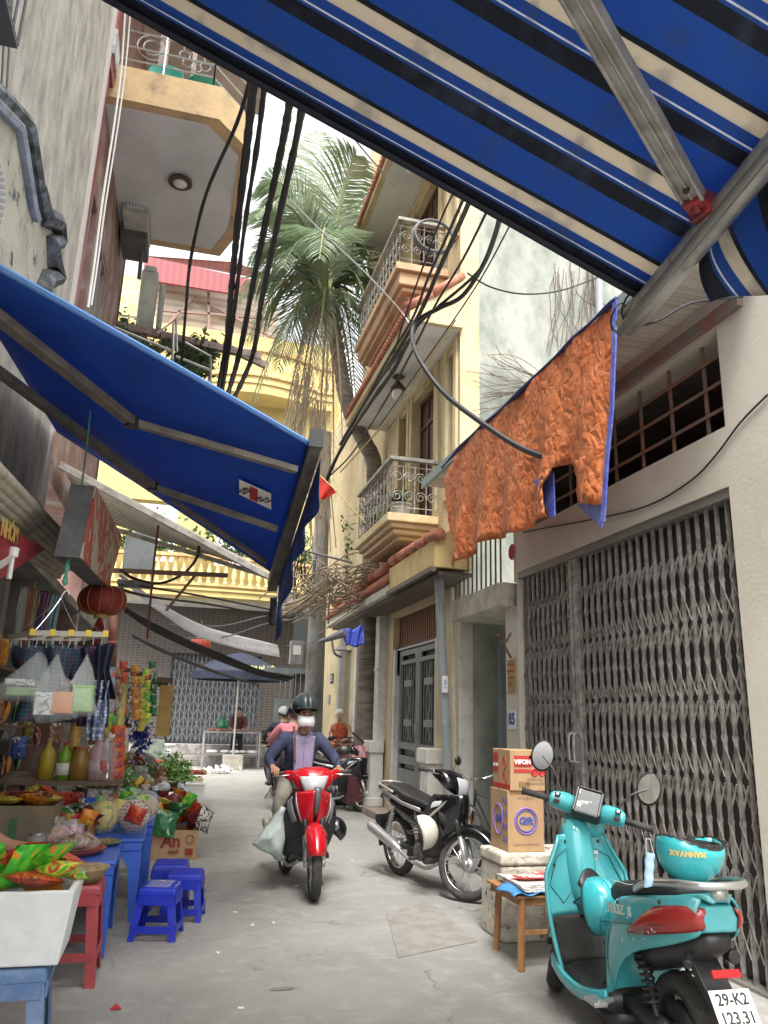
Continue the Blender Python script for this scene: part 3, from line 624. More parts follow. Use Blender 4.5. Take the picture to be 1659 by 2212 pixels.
a=W(1245,-20,Y=1.72);b=W(1500,425,Y=2.28)
dirv=(b-a).normalized();up_=V((.37,0,.93))
d=MB();d.bar(a-dirv*.9,b,.088,.04,up=up_);sd_=dirv.cross(up_).normalized()
for k in(-1,1): d.bar(a-dirv*.9+sd_*k*.040-up_*.028,b+sd_*k*.040-up_*.028,.014,.018,up=up_)
d.bar(a-dirv*.9-up_*.024,b-up_*.024,.012,.010,up=up_);d.build('folding_arm',steel,aw,bev=.004)
d=MB();d.box(b+dirv*.03,(.10,.09,.07),rz=.5);d.box(b+dirv*.07+V((.01,0,0)),(.06,.10,.10),rz=.2);d.tube([b+V((0,0,.03)),b+V((.02,.02,-.06))],.018);d.build('red_bracket',M('red arm bracket',(.30,.03,.03),.5,c2=(.12,.03,.03),s=12),aw,bev=.006)
d=MB();d.tube([b-dirv*.07-up_*.035,b-dirv*.07-up_*.02],.014);d.build('bolt',blackp,aw)
# scalloped valance
d=MB()
def fv(u,v):
    y=1.1+1.42*u; top=V((2.03,y,3.60-(y-2.01)*.22)); h=.30+.09*math.sin(u*11)
    bl=.06*math.sin(u*16+.8)*v+.10*v*v; return top+V((bl,.05*v*math.sin(u*9)-.0*v,-h*v))
d.grid(fv,50,10);d.build('valance',stripe,aw,smooth=True,sol=.004)
d=MB();q=V((1.96,2.93,3.43))
for k in range(2): d.tube([q+V((math.cos(t)*.075,(k*.1-.02)+.03*math.sin(t*2),math.sin(t)*.075)) for t in[i*PI/8 for i in range(17)]],.005,5)
d.tube(smoothpts([q+V((.02,0,-.08)),q+V((.1,-.05,-.06)),q+V((.25,-.1,.03)),q+V((.5,-.15,.08))],5),.006,5);d.build('binding_wire',cable,aw)

# ================= ORANGE TARPAULIN =================
def Mtarp():
    mt=M('orange tarpaulin',(.76,.24,.08),.5,c2=(.66,.19,.062),s=5,lo=.35,hi=.65);n=mt.node_tree;N=n.nodes;L=n.links;P=N['Principled BSDF'];tc=N.new('ShaderNodeTexCoord')
    q=N.new('ShaderNodeTexNoise');q.inputs['Scale'].default_value=5;q.inputs['Detail'].default_value=4;L.new(tc.outputs['Object'],q.inputs['Vector'])
    va=N.new('ShaderNodeVectorMath');va.operation='SCALE';va.inputs['Scale'].default_value=.22;L.new(q.outputs['Color'],va.inputs[0]);vb=N.new('ShaderNodeVectorMath');L.new(va.outputs[0],vb.inputs[0]);L.new(tc.outputs['Object'],vb.inputs[1])
    col=P.inputs['Base Color'].links[0].from_socket;h=None
    for sc,wd,am,st in((3.2,.035,.40,(1,1.5,.7)),(9,.045,.38,(1,1.3,.8))):
        mp=N.new('ShaderNodeMapping');mp.inputs['Scale'].default_value=st;L.new(vb.outputs[0],mp.inputs[0])
        v=N.new('ShaderNodeTexVoronoi');v.feature='DISTANCE_TO_EDGE';v.inputs['Scale'].default_value=sc;L.new(mp.outputs[0],v.inputs['Vector'])
        r=N.new('ShaderNodeMapRange');r.inputs[2].default_value=wd;r.inputs[3].default_value=am;r.inputs[4].default_value=0;L.new(v.outputs['Distance'],r.inputs[0])
        mx=N.new('ShaderNodeMix');mx.data_type='RGBA';mx.inputs[7].default_value=(.88,.42,.22,1);L.new(r.outputs[0],mx.inputs[0]);L.new(col,mx.inputs[6]);col=mx.outputs[2]
        if h is None:h=v.outputs['Distance']
        else:
            a=N.new('ShaderNodeMath');a.operation='ADD';L.new(h,a.inputs[0]);L.new(v.outputs['Distance'],a.inputs[1]);h=a.outputs[0]
    L.new(col,P.inputs['Base Color']);bp=N.new('ShaderNodeBump');bp.inputs['Strength'].default_value=1;bp.inputs['Distance'].default_value=.028;L.new(h,bp.inputs['Height']);L.new(bp.outputs[0],P.inputs['Normal']);return mt
tarpo=Mtarp();translucent(tarpo,.3)
XT=2.8
def TP(x,y): p=W(x,y,X=XT);return (p.y,p.z)
outl=[(1324,655),(1322,760),(1316,900),(1305,1000),(1300,1085),(1292,1092),(1272,1086),(1247,1088),(1268,1020),(1272,985),(1250,990),(1225,1000),(1200,1010),(1178,1022),(1152,1038),(1165,1060),(1190,1118),(1150,1128),(1120,1150),(1090,1158),(1062,1165),(1030,1180),(1018,1184),(1012,1200),(975,1226),(968,1160),(964,1090),(960,1030),(1000,962),(1040,925),(1100,870),(1200,772),(1270,705)]
import mathutils
t=thing('orange_tarpaulin','crumpled torn orange tarpaulin hanging from a rope along the gate house','tarpaulin',(XT,6,2.9))
bm=bmesh.new();vv=[bm.verts.new((0,)+TP(*p)) for p in outl];f=bm.faces.new(vv);bmesh.ops.triangulate(bm,faces=[f])
bmesh.ops.subdivide_edges(bm,edges=bm.edges,cuts=1)
for _ in range(5):
    L=[e for e in bm.edges if e.calc_length()>.09]
    if not L:break
    bmesh.ops.subdivide_edges(bm,edges=L,cuts=1);bmesh.ops.triangulate(bm,faces=[f for f in bm.faces if len(f.verts)>3])
from mathutils import noise as NZ
for v in bm.verts:
    y,z=v.co.y,v.co.z;h=4.3-z
    v.co.x=XT+.05*h*math.sin(y*9+1.5*z)+.010*NZ.noise(V((0,y*5+z*3,z*2)))*2+.016*abs(NZ.noise(V((5,y*9+z*5,z*2))))+.015*NZ.noise(V((3,y*25,z*22)))+.0
mb=MB();bm.verts.ensure_lookup_table();mb.v=[v.co.copy() for v in bm.verts];mb.f=[tuple(q.index for q in f.verts) for f in bm.faces];bm.free()
mb.build('sheet',tarpo,t,smooth=True,sol=.003)
tb=M('blue tarpaulin underside',(.07,.09,.42),.5,c2=(.12,.16,.5),s=9,b=.8,bs=14)
d=MB();pp=[W(x,y,X=XT-.015) for x,y in[(1326,655),(1324,760),(1318,900),(1308,1000),(1300,1130)]]
d.loft([[p,p+V((-.0,-.05,0)),p+V((-.012,-.05,0)),p+V((-.012,0,0))] for p in pp]);
for quad in([(1152,1038),(1195,1020),(1198,1115),(1188,1120),(1165,1060)],[(1245,1088),(1299,1088),(1298,1105),(1300,1140),(1275,1118)]):
    d.prism([W(x,y,X=XT+.02) for x,y in quad],(.01,0,0))
d.build('blue_backing',tb,t)
d=MB();d.tube(smoothpts([W(x,y,X=XT) for x,y in[(1332,645),(1270,702),(1200,770),(1100,868),(1040,922),(1000,960),(955,1010)]],4),[.018+.008*math.sin(i*1.3) for i in range(25)],6);d.build('top_rope',M('dark blue rolled edge',(.03,.035,.12),.8),t)

# ================= LEFT BLUE AWNING =================
la=thing('blue_awning','wide plain blue folding arm awning sloping from the left wall over the stalls','awning',(-.3,6,2.5))
c00=W(-140,505,X=-1.19);c01=V((-1.28,7.2,3.95));c11=W(588,1238,Y=7.1);c10=V((.75,5.05,3.32))
def fb(u,v):
    p=c00.lerp(c10,u).lerp(c01.lerp(c11,u),v);return p+V((0,0,-.10*math.sin(PI*u)*math.sin(PI*v)+.03*math.sin(v*19+2*u)*u*(1-u)+.012*math.sin(v*47)*u*(1-u)))
d=MB();d.grid(fb,20,20);d.build('canopy_fabric',bluefab,la,smooth=True,sol=.003)
d=MB();d.tube([fb(u/12,0)+V((0,-.01,.008)) for u in range(13)],.018,6);d.build('edge_hem',bluefab2,la)
d=MB();d.bar(c10+V((.02,-.08,.03)),c11+V((.02,.12,-.10)),.09,.12);d.build('front_bar',M('dusty bronze bar',(.20,.18,.15),.6,.3,c2=(.13,.12,.1),s=8),la,bev=.01)
d=MB();d.box(c10+V((.02,-.09,.03)),(.10,.02,.13));d.build('end_cap',blackp,la)
d=MB();d.grid(lambda u,v:c10.lerp(c11,u)+V((.07+.03*math.sin(u*22)*v,0,-.08-(.30+.25*max(0,u-.55)*2.2)*v)),30,6);d.build('valance',M('dark blue valance',(.012,.03,.14),.8,c2=(.03,.08,.3),s=2),la,smooth=True,sol=.003)
sag_c=M('ragged dark cloth',(.02,.022,.03),.9)
d=MB();q=c11+V((.05,.08,-.2));d.grid(lambda u,v:q+V((.03*math.sin(9*u+4*v),.05+.16*u*(1-.6*v),-.26*v)),8,10);d.build('ragged_flap',sag_c,la,smooth=True,sol=.004)
armm=M('bronze arm',(.24,.21,.17),.5,.4,c2=(.16,.14,.12),s=9)
def uv(x,y,dz=0):     # where on the cloth a point of the photograph lies
    u=v=.5
    for _ in range(60):
        p=fb2(u,v)+V((0,0,dz));a=PX(p);b=PX(fb2(u+.01,v)+V((0,0,dz)));c=PX(fb2(u,v+.01)+V((0,0,dz)))
        J=((b[0]-a[0])*100,(c[0]-a[0])*100,(b[1]-a[1])*100,(c[1]-a[1])*100);dx,dy=x-a[0],y-a[1];D=J[0]*J[3]-J[1]*J[2]
        u+=.6*(J[3]*dx-J[1]*dy)/D;v+=.6*(-J[2]*dx+J[0]*dy)/D
    return u,v
def fb2(u,v): return c00.lerp(c10,u).lerp(c01.lerp(c11,u),v)+V((0,0,-.10*math.sin(PI*min(max(u,0),1))*math.sin(PI*min(max(v,0),1))))
for (w0,el,eb) in[((-25,668),(285,912),(640,1015)),((-40,775),(331,1052),(600,1143))]:
    A,E_,B=[fb2(*uv(x,y,-.12))+V((0,0,-.12)) for x,y in(w0,el,eb)]
    d=MB();d.bar(A,E_,.075,.05);d.bar(E_,B,.06,.045);d.build('folding_arm',armm,la,bev=.004)
    d=MB();d.lathe([(.001,-.035),(.045,-.035),(.045,.035),(.001,.035)],E_,12);d.build('elbow_joint',blackp,la)
A,B=[fb2(*uv(x,y,-.08))+V((0,0,-.08)) for x,y in((372,1080),(575,1215))];d=MB();d.bar(A,B,.04,.03);d.build('brace',armm,la)
q4=[uv(x,y,-.02) for x,y in[(517,1031),(586,1062),(586,1097),(517,1064)]]
def lab_(s_,t_,o=-.035):
    a=[q4[0][i]*(1-s_)+q4[1][i]*s_ for i in(0,1)];b=[q4[3][i]*(1-s_)+q4[2][i]*s_ for i in(0,1)];return fb2(*[a[i]*(1-t_)+b[i]*t_ for i in(0,1)])+V((0,0,o))
d=MB();d.grid(lambda u,v:lab_(u,v),6,6);lb=d.build('printed_label',paperw,la)
d=MB();d.grid(lambda u,v:lab_(.32+.26*u,.08+.84*v,-.039),3,3);d.build('label_red_block',redink,lb)
M0=FR(lab_(.5,.5,-.043),lab_(1,.5)-lab_(0,.5),lab_(.5,0)-lab_(.5,1));L=(lab_(1,.5)-lab_(0,.5)).length
d=MB()
for xx_,tx in((-.38,'MÁI HIÊN'),(-.25,'MÁI XẾP'),(.15,'BẠT'),(.27,'0983 226'),(.40,'9 5566')): text(d,tx,.105*L,M0@Matrix.Translation(V((xx_*L,0,.002)))@Matrix.Rotation(PI/2,4,'Z'),.001,.001,.8)
d.build('label_text',blackp,lb)
# ================= STRIPED METAL AWNING BEHIND =================
sa=thing('corrugated_awning','beige ribbed sheet awning sloping out behind the blue awning','awning',(0,8.7,2.9))
p0=V((-1.3,7.7,3.82));p1=V((.76,7.7,2.88));p2=V((1.0,10.0,3.30));p3=V((-1.3,10.0,3.85))
d=MB();d.grid(lambda u,v:p0.lerp(p1,v).lerp(p3.lerp(p2,v),u)+V((0,0,.02*abs(math.sin(u*14*PI)))),84,4)
d.build('ribbed_sheet',Mstripe('ribbed beige sheet',[(0,(.62,.58,.49)),(.5,(.2,.18,.15)),(.68,(.6,.56,.48))],.17,1,0,.7,dirt=(.2,.16,.12),tl=.4),sa,sol=.01)
d=MB();d.bar(p0+V((0,0,-.04)),p1+V((.03,0,-.04)),.07,.05);d.bar(p1+V((.03,0,-.04)),p2+V((.03,0,-.04)),.05,.04);d.bar(p3-V((0,0,.06)),p2-V((-.03,0,.06)),.05,.05);d.build('frame',M('pale frame',(.42,.40,.36),.6,c2=(.25,.22,.18),s=9),sa)
d=MB();d.bar(V((-1.3,9.0,3.0)),V((.45,9.0,3.05)),.04,.05);d.bar(V((.1,9.0,3.05)),V((-.2,9.0,2.6)),.03);d.build('brace',grille,sa)
# ================= LEFT: OLD CONCRETE HOUSE =================
lh=thing('concrete_house','tall weathered concrete house with red tiled edge and chamfered corner balcony','house',(-1.8,6,0))
g=MB();g.wall('X',-1.6,-1.33,-1,7.2,2.75,17,[(6.2,6.55,4.6,5.1),(5.6,6.0,4.4,5.4)]);g.bx(-1.6,-1.33,-1,3.2,0,2.75);g.build('wall',moss,lh)
g=MB();g.wall('X',-1.6,-1.36,7.2,11.0,3.6,17,[(8.3,9.4,4.6,6.9),(7.75,8.1,4.4,6.9)]);g.wall('Y',10.9,11.1,-3.5,-1.36,0,17);g.build('far_wall',M('dull red wall',(.24,.13,.11),.8,c2=(.3,.2,.17),s=3,c3=(.35,.33,.3),s3=3,lo3=.5,hi3=.7),lh)
g=MB();g.bx(-1.5,-1.45,7.75,8.1,4.4,6.9);g.bx(-1.5,-1.45,8.3,9.4,4.6,6.9);g.bx(-1.5,-1.47,5.6,6.55,4.4,5.4);w_=g.build('window',glassw,lh)
g=MB()
for y in(8.3,8.66,9.02,9.38): g.bx(-1.45,-1.38,y-.03,y+.03,4.6,6.9)
for z in(4.6,5.7,6.88): g.bx(-1.45,-1.37,8.3,9.4,z-.03,z+.03)
g.build('window_frame',M('grey wood frame',(.28,.26,.22),.8),w_)
g=MB()
xa,xb=W(200,100,Y=7.2).x,W(252,90,Y=7.2).x;zr=[W(228,y,Y=7.2).z for y in(142,114,60)]
g.bx(xa+.02,xb-.01,7.2,7.5,zr[2],17);g.bx(xa,xb-.02,7.21,7.5,zr[0],zr[1]);g.bx(-1.37,-1.30,7.2,7.36,3.7,8.3);g.build('red_tile_pier',redtile,lh)
g=MB();g.bx(xa-.02,xb,7.18,7.52,zr[1],zr[2]);g.build('plaster_patch',M('flaking whitewash',(.6,.6,.58),.9,c2=(.3,.3,.28),s=7,b=.8),lh)
g=MB();g.bx(-1.34,-1.29,7.15,7.2,3.0,17);g.build('white_corner_pipe',M('pale pipe',(.5,.44,.42),.6),lh)
poly=[(-1.36,7.6),(-.185,7.6),(.2,8.02),(.18,9.65),(-.03,10.25),(-1.36,10.25)]
bl=thing('balcony','chamfered balcony with ochre band, white underside and steel railing high on the left','balcony',(-.6,8.9,8))
g=MB();g.prism([(x,y,8.0) for x,y in poly],(0,0,.12));g.build('underside',soffit,bl)
g=MB();P2=poly[:];
def off(x,y,k):
    cx,cy=-.6,8.9;return (x if x<-1.3 else x+(k if x>cx else -k), y+(k if y>cy else -k))
g=MB()
for i in range(5):
    a=poly[i];b=poly[i+1];a2=off(*a,.05);b2_=off(*b,.05);ai=off(*a,-.07);bi=off(*b,-.07)
    g.prism([(a2[0],a2[1],7.99),(b2_[0],b2_[1],7.99),(bi[0],bi[1],7.99),(ai[0],ai[1],7.99)],(0,0,.44))
g.build('edge_band',ochre,bl)
g=MB();g.prism([(x,y,8.36) for x,y in poly],(0,0,.06));g.build('floor_slab',ochre,bl)
g=MB();pts=[off(x,y,-.05) for x,y in poly]
for z in(8.62,8.8,9.02,9.25): g.tube([(x,y,z) for x,y in pts],.012,5)
for i in range(5):
    a=V((*pts[i],8.42));b=V((*pts[i+1],8.42));k=max(1,round((b-a).length/.55))
    for j in range(k+1):
        p=a.lerp(b,j/k);g.tube([p,p+V((0,0,.9))],.014,5)
c=V((-.45,7.65,8.85))
for i in range(8):
    a=i*PI/4;q=c+V((math.cos(a)*.14,0,math.sin(a)*.14));g.tube([q+V((math.cos(t)*.06,0,math.sin(t)*.06)) for t in[k*PI/5 for k in range(11)]],.008,4)
c=V((-.95,7.65,8.85))
for i in range(2): g.tube([c+V((math.cos(t)*(.1+.07*i),0,math.sin(t)*(.1+.07*i))) for t in[k*PI/8 for k in range(17)]],.009,4)
g.tube([(pts[0][0],pts[0][1],9.3),(pts[1][0],pts[1][1],9.3),(pts[2][0],pts[2][1],9.3),(pts[3][0],pts[3][1],9.3)],.03,6);g.build('railing',silver,bl)
g=MB();g.lathe([(.001,0),(.09,0),(.14,-.02),(.15,-.05),(.10,-.06),(.001,-.05)],(-.55,8.75,8.0),18);rl=g.build('ceiling_lamp',woodb,bl)
g=MB();g.sph((-.55,8.75,7.95),(.09,.09,.04));g.build('lamp_glass',paperw,rl,smooth=True)
teal=M('teal plastic',(.03,.36,.27),.45)
for (x,y,lab) in[(-.78,7.85,'round teal basin leaning on the high left balcony'),(-.35,7.9,'teal tub standing beside the basin on the high left balcony')]:
    g=MB()
    if x<-.5: g.lathe([(.001,0),(.16,0),(.2,.09),(.19,.09),(.15,.015),(.001,.015)],(x,y,8.62),20,'Z',Matrix.Rotation(1.2,4,'X'))
    else: g.lathe([(.001,0),(.17,0),(.2,.22),(.21,.22),(.21,.24),(.001,.24)],(x,y,8.44),20)
    T(g,'basin',teal,lab,'basin',smooth=True)
g=MB();g.prism([(-1.36,7.7,11.2),(.2,7.7,11.2),(.5,8.3,11.2),(.5,11,11.2),(-1.36,11,11.2)],(0,0,.3));g.bx(-.9,-.8,7.9,8.0,8.5,11.2);g.bx(-.55,-.5,8.4,8.5,8.5,11.2);T(g,'upper_balcony_slab',M('pinkish slab',(.45,.38,.33),.8,c2=(.36,.3,.27),s=2),'pale slab of the storey above the chamfered balcony with two slim posts','balcony slab')
# air conditioner + hood
p=W(300,455,X=-1.12);ac=thing('air_conditioner','white air conditioner outdoor unit under the chamfered balcony','air conditioner',p)
g=MB();g.box(p,(.34,.8,.62));g.build('casing',M('aged white casing',(.5,.5,.47),.6,c2=(.4,.4,.37),s=6),ac,bev=.02)
g=MB();g.box(p+V((.172,0,0)),(.012,.5,.5));gg=g.build('fan_opening',M('ac shadow grey',(.18,.18,.17),.8),ac)
g=MB()
for i in range(6): g.box(p+V((.182,-.22+.088*i,0)),(.012,.02,.5))
g.box(p+V((0,-.404,.0)),(.22,.012,.5));g.build('fan_grille',paperw,gg)
g=MB()
for i in range(5): g.box(p+V((-.08+.04*i,-.412,0)),(.012,.008,.46))
g.build('side_grille',M('grille grey',(.2,.2,.19),.7),ac)
p=W(292,525,X=-1.15);g=MB();g.box(p,(.35,.6,.22));g.tube([p+V((.1,0,-.1)),p+V((.1,.1,-.5))],.03);T(g,'dark_hood',M('dark hood',(.12,.12,.12),.7),'dark box hood fixed below the air conditioner on the left wall','hood',bev=.01)
# old arched wall nearest the camera
ow=thing('arched_gable','peeling old wall with dark moulding and arched louver at the left edge','wall',(-1.27,5,4.4))
ol=[(-60,150),(0,205),(60,268),(72,340),(88,440),(96,466),(120,478),(124,520),(108,528),(112,560),(122,598),(98,604),(88,625),(86,700),(-60,700)]
g=MB();g.prism([W(x,y,X=-1.22) for x,y in ol],(-.1,0,0));g.build('gable_wall',M('peeling cream wall',(.48,.46,.36),.9,c2=(.38,.37,.3),s=3,c3=(.08,.08,.08),s3=6,lo3=.6,hi3=.66,b=.6),ow)
g=MB();mp=[W(x,y,X=-1.2) for x,y in ol[:-1]]
g.tube(mp[:6],.05,6);g.tube(mp[5:],.075,7);g.build('dark_moulding',M('blackened moulding',(.10,.11,.12),.9,c2=(.05,.05,.05),s=9,c3=(.24,.27,.31),s3=5,lo3=.5,hi3=.65,b=.8),ow)
g=MB();mp=[W(x-17,y+6,X=-1.2) for x,y in ol[1:6]];g.tube(mp,.035,6);g.build('pale_moulding',M('bluish whitewash',(.36,.40,.45),.9,c2=(.22,.25,.28),s=7),ow)
g=MB()
for i in range(9): 
    y=350+i*15;g.bar(W(-20,y,X=-1.19),W(8-(i-4)**2*.6,y+9,X=-1.19),.02,.02)
g.build('arched_louver',M('grey blue louver',(.25,.27,.3),.7),ow)
g=MB();p=W(2,52,X=-1.22);p.y-=.25
g.box(p,(.12,.75,.04))
for i in range(7): g.tube([p+V((.06,-.35+.12*i,0)),p+V((.06,-.35+.12*i,.6))],.008,4)
T(g,'wall_cage',M('dark cage steel',(.08,.08,.09),.6),'dark barred cage fixed high on the concrete wall in the top left corner','cage')
for k,(pp,r,lab) in enumerate([([(270,30),(262,150),(248,260),(222,430),(205,560),(190,665)],.010,'pair of white cords running down past the red tiled edge'),([(282,20),(272,140),(255,270),(228,440),(212,560),(197,660)],.008,'thinner white cord beside the red tiled edge')]):
    g=MB();g.tube(smoothpts([W(x,y,X=-1.1+.04*i) for i,(x,y) in enumerate(pp)],4),r,6);T(g,'cord',M('white cord',(.55,.53,.5),.7),lab,'cord')
for k,x in enumerate((2,14,26)):
    g=MB();g.tube([W(x,0,X=-1.25),W(x-12,200,X=-1.25)],.006,4);T(g,'cord',cableg,'thin cord hanging down the concrete wall at the left edge','cord','thin cords on the left wall')

# ================= FAR END =================
fh=thing('balustrade_house','yellow house closing the alley with curved balustrades, brown mosaic ground floor and red roof shed','house',(1,26,0))
g=MB();g.wall('Y',25.5,26,-5,4.6,4.3,14.6,[(0.8,1.8,6.2,8.2),(-2,-.5,6.2,8.2)]);g.wall('X',4.6,4.8,25.5,33,0,14.6);g.bx(-5,4.6,26,32,14.4,14.6);g.build('wall',yellow2,fh)
GY=25.2
gl=W(372,1410,Y=GY);gr=W(566,1420,Y=GY);gb=W(450,1598,Y=GY)
g=MB();g.wall('Y',GY,25.5,-5,4.6,0,4.75,[(gl.x,gr.x,-.1,gl.z),(3.6,4.3,-.1,2.9)])
g.build('mosaic_wall',Mbrick('brown mosaic',(.055,.042,.035),(.035,.027,.023),(.085,.076,.068),1.6,.25,.125,'XZ',.5,.018,.4,0),fh)
g=MB();g.bx(-5,4.6,24.3,GY,4.75,4.95);g.build('white_band',white,fh);g=MB();g.bx(-5,4.6,25.45,25.5,0,4.6);g.build('interior',dark,fh)
g=MB();p=W(525,1345,Y=24.29);g.lathe([(.3,0),(.34,.02),(.3,.04)],(1.9,24.8,4.73),20);g.build('ceiling_rose',white,fh)
def balustrade(par,xa,xb,y0,z0,h,bul,n,slabh):
    def Yf(x):
        t=(x-xa)/(xb-xa);return y0-bul*math.sin(PI*min(max((t-.1)/.8,0),1))**.8 if bul else y0
    def strip(mb,za,zb,din,dout):
        k=24;secs=[]
        for i in range(k+1):
            x=xa+(xb-xa)*i/k;y=Yf(x);secs.append([V((x,y-dout,za)),V((x,y+din,za)),V((x,y+din,zb)),V((x,y-dout,zb))])
        mb.loft(secs)
    g=MB();strip(g,z0-slabh,z0,.6+bul,.05);strip(g,z0-slabh*.45,z0-slabh*.25,.6+bul,.1);g.build('balcony_slab',yellow2,par)
    g=MB();strip(g,z0+h-.1,z0+h,.12,.14);strip(g,z0,z0+.08,.12,.12);g.build('coping',M('rusty coping',(.42,.25,.12),.8,c2=(.6,.44,.2),s=5),par)
    mb=MB();mb.lathe([(.07,0),(.07,.06),(.04,.09),(.045,.12),(.085,.24),(.075,.36),(.045,.5),(.04,h-.28),(.07,h-.24),(.07,h-.18)],(0,0,0),8);src=mb.build('baluster',M('baluster yellow',(.70,.54,.24),.8),par,world=False,smooth=True)
    inv=WM[par.name].inverted()
    for i in range(n):
        x=xa+.1+(xb-xa-.2)*i/(n-1);o=src if i==0 else src.copy()
        if i: C.objects.link(o);o.parent=par
        o.location=inv@V((x,Yf(x),z0+.08))
a=W(300,1265,Y=24);b=W(600,1292,Y=24)
bs1=thing('balcony','long yellow balustrade balcony with rusty coping above the mosaic shopfront','balcony',(1,24.5,5))
balustrade(bs1,-3,4.5,24.1,5.22,.95,.35,30,.32)
a=W(480,815,Y=25);b=W(650,850,Y=25)
bs2=thing('balcony','upper curved yellow balustrade balcony seen beside the palm','balcony',(2,25.2,12))
balustrade(bs2,-1.0,4.4,25.2,W(560,830,Y=25).z,1.0,.8,22,.6)
# lattice shutter
lg=thing('lattice_shutter','silver folding lattice shutter on the brown mosaic shopfront','gate',((gl.x+gr.x)/2,GY,0))
g=MB();x0,x1,zt=gl.x,gr.x,gl.z;n=int((x1-x0)/.13)
for i in range(n+1): x=x0+(x1-x0)*i/n;g.bx(x-.012,x+.012,GY+.10,GY+.125,.65,zt)
g.build('upright_bars',M('shade darkened gate',(.15,.16,.17),.6,.2),lg)  # silver darkened, the shade of the far end is put into the colour
g=MB()
for i in range(n):
    xa=x0+(x1-x0)*i/n;xb=xa+(x1-x0)/n
    k=0;z=.7
    while z<zt-.2:
        s_=1 if (i+k)%2 else -1;zm=z+.12
        g.bar((xa,GY+.095,zm-s_*.12),(xb,GY+.095,zm+s_*.12),.018,.01,up=(0,1,0));z+=.24;k+=1
g.build('scissor_links',M('shade darkened links',(.16,.17,.18),.6,.2),lg)  # links darkened like the bars, shade held in their colour
g=MB();g.bx(x0,x1,GY+.2,GY+.22,.6,zt);g.build('blind',M('dark blind',(.06,.065,.07),.7),lg)
g=MB();g.bx(-1.5,3.4,24.3,GY,0,.3);g.bx(-1.2,3.2,24.6,GY,.3,.6);T(g,'stone_step',M('dark step',(.16,.14,.13),.7,c2=(.3,.28,.26),s=5),'dark stone steps in front of the lattice shutter','step',bev=.01)
# red roof shed on the far roof
rs=thing('roof_shed','red corrugated metal shed roof on top of the far yellow house','shed',(0,27,15))
R0=[W(311,552,Y=26),W(311,603,Y=26),W(540,640,Y=26),W(585,612,Y=26),W(505,566,Y=26)]
redroof=Mstripe('red corrugated sheet',[(0,(.28,.04,.045)),(.5,(.2,.03,.035))],.24,0,0,.5)
g=MB();g.prism(R0[:3]+[R0[3]],(0,.1,0));g.prism([R0[0],R0[4],W(640,615,Y=29),W(311,552,Y=29)],(0,.1,.0));g.build('roof_sheet',redroof,rs)
g=MB();q=[R0[1],R0[2],W(640,648,Y=29),W(400,700,Y=31),W(330,650,Y=31)]
g.prism([W(318,606,Y=26.6),W(600,648,Y=26.6),W(600,735,Y=26.6),W(345,735,Y=26.6)],(0,.1,0));g.build('back_wall',Mstripe('beige corrugated',[(0,(.40,.33,.27)),(.55,(.30,.25,.2))],.25,2,0,.7),rs)
g=MB()
for (x0_,y0_,x1_,y1_) in[(345,670,600,690),(450,630,452,730),(345,720,420,640),(420,640,600,735)]: g.bar(W(x0_,y0_,Y=26.4),W(x1_,y1_,Y=26.4),.09)
g.build('steel_frame',M('brown frame',(.2,.12,.1),.6),rs)
# yellow sign + stub column
p=W(290,640,Y=16);g=MB();g.box(p,(.9,.1,1.0));T(g,'yellow_billboard',M('yellow sign',(.62,.55,.18),.6,c2=(.5,.5,.35),s=6),'small faded yellow board behind the left balcony','board')
p=W(318,655,Y=12);g=MB();g.box(p,(.26,.26,1.1));g.box(p+V((0,0,.56)),(.2,.3,.12));g.box(p+V((.22,0,-.1)),(.08,.2,.9));T(g,'concrete_stub',moss2,'rough concrete post rising behind the roof plants','post',bev=.03)
# bracket bar with plants
g=MB();g.bar(W(150,680,Y=11),W(565,772,Y=11),.10,.10);g.bar(W(480,745,Y=11),W(575,790,Y=11),.08,.1)
T(g,'bracket_bar',M('rusty beam',(.2,.14,.12),.8,c2=(.3,.25,.22),s=6),'long rusty iron beam carrying the thick black cables','beam')
g=MB()
for (pp) in[[(455,780),(455,850)],[(375,700),(372,790)],[(230,735),(330,770),(455,830)],[(340,720),(380,690),(382,760)],[(230,700),(375,760)],[(380,770),(455,800)],[(400,740),(455,770),(455,850)]]: g.tube([W(x,y,Y=10.8) for x,y in pp],.02,5)
T(g,'roof_railing',silver,'bent steel railing tangled with plants above the blue awning','railing')
def leafcloud(mb,fn,n,sz,sd):
    rr=random.Random(sd)
    for i in range(n):
        p=fn(rr);a=V((rr.gauss(0,1),rr.gauss(0,1),rr.gauss(0,1))).normalized();b=a.cross(V((rr.gauss(0,1),rr.gauss(0,1),rr.gauss(0,1)))).normalized();s_=sz*rr.uniform(.5,1.3)
        mb.add([p-a*s_,p+b*s_*.45,p+a*s_,p-b*s_*.45],[(0,1,2,3)])
tp=thing('roof_shrub','straggling green shrub with pink blossom on the roof behind the blue awning','plant',W(350,790,Y=11.2))
g=MB()
def f_(rr):
    t=rr.random();c=W(200+250*t+rr.gauss(0,8),700+85*t+rr.gauss(0,1)*14+12*math.sin(t*17),Y=11.3+rr.uniform(-.4,.4));return c
leafcloud(g,f_,1500,.05,4)
leafcloud(g,lambda rr:W(rr.gauss(425,22),rr.gauss(775,22),Y=11.3+rr.uniform(-.4,.4)),900,.06,5);g.build('foliage',plant2,tp)
g=MB();leafcloud(g,lambda rr:W(rr.gauss(318,16),rr.gauss(722,8),Y=11),26,.04,6);g.build('blossom',M('pink blossom',(.6,.15,.2),.7),tp)
g=MB()
for i in range(14): a=W(210+i*18,715+i*7,Y=11.3);g.tube([a-V((0,0,.5)),a+V((.1*math.sin(i*3),0,.25))],.012,4)
g.build('stem',bark,tp)
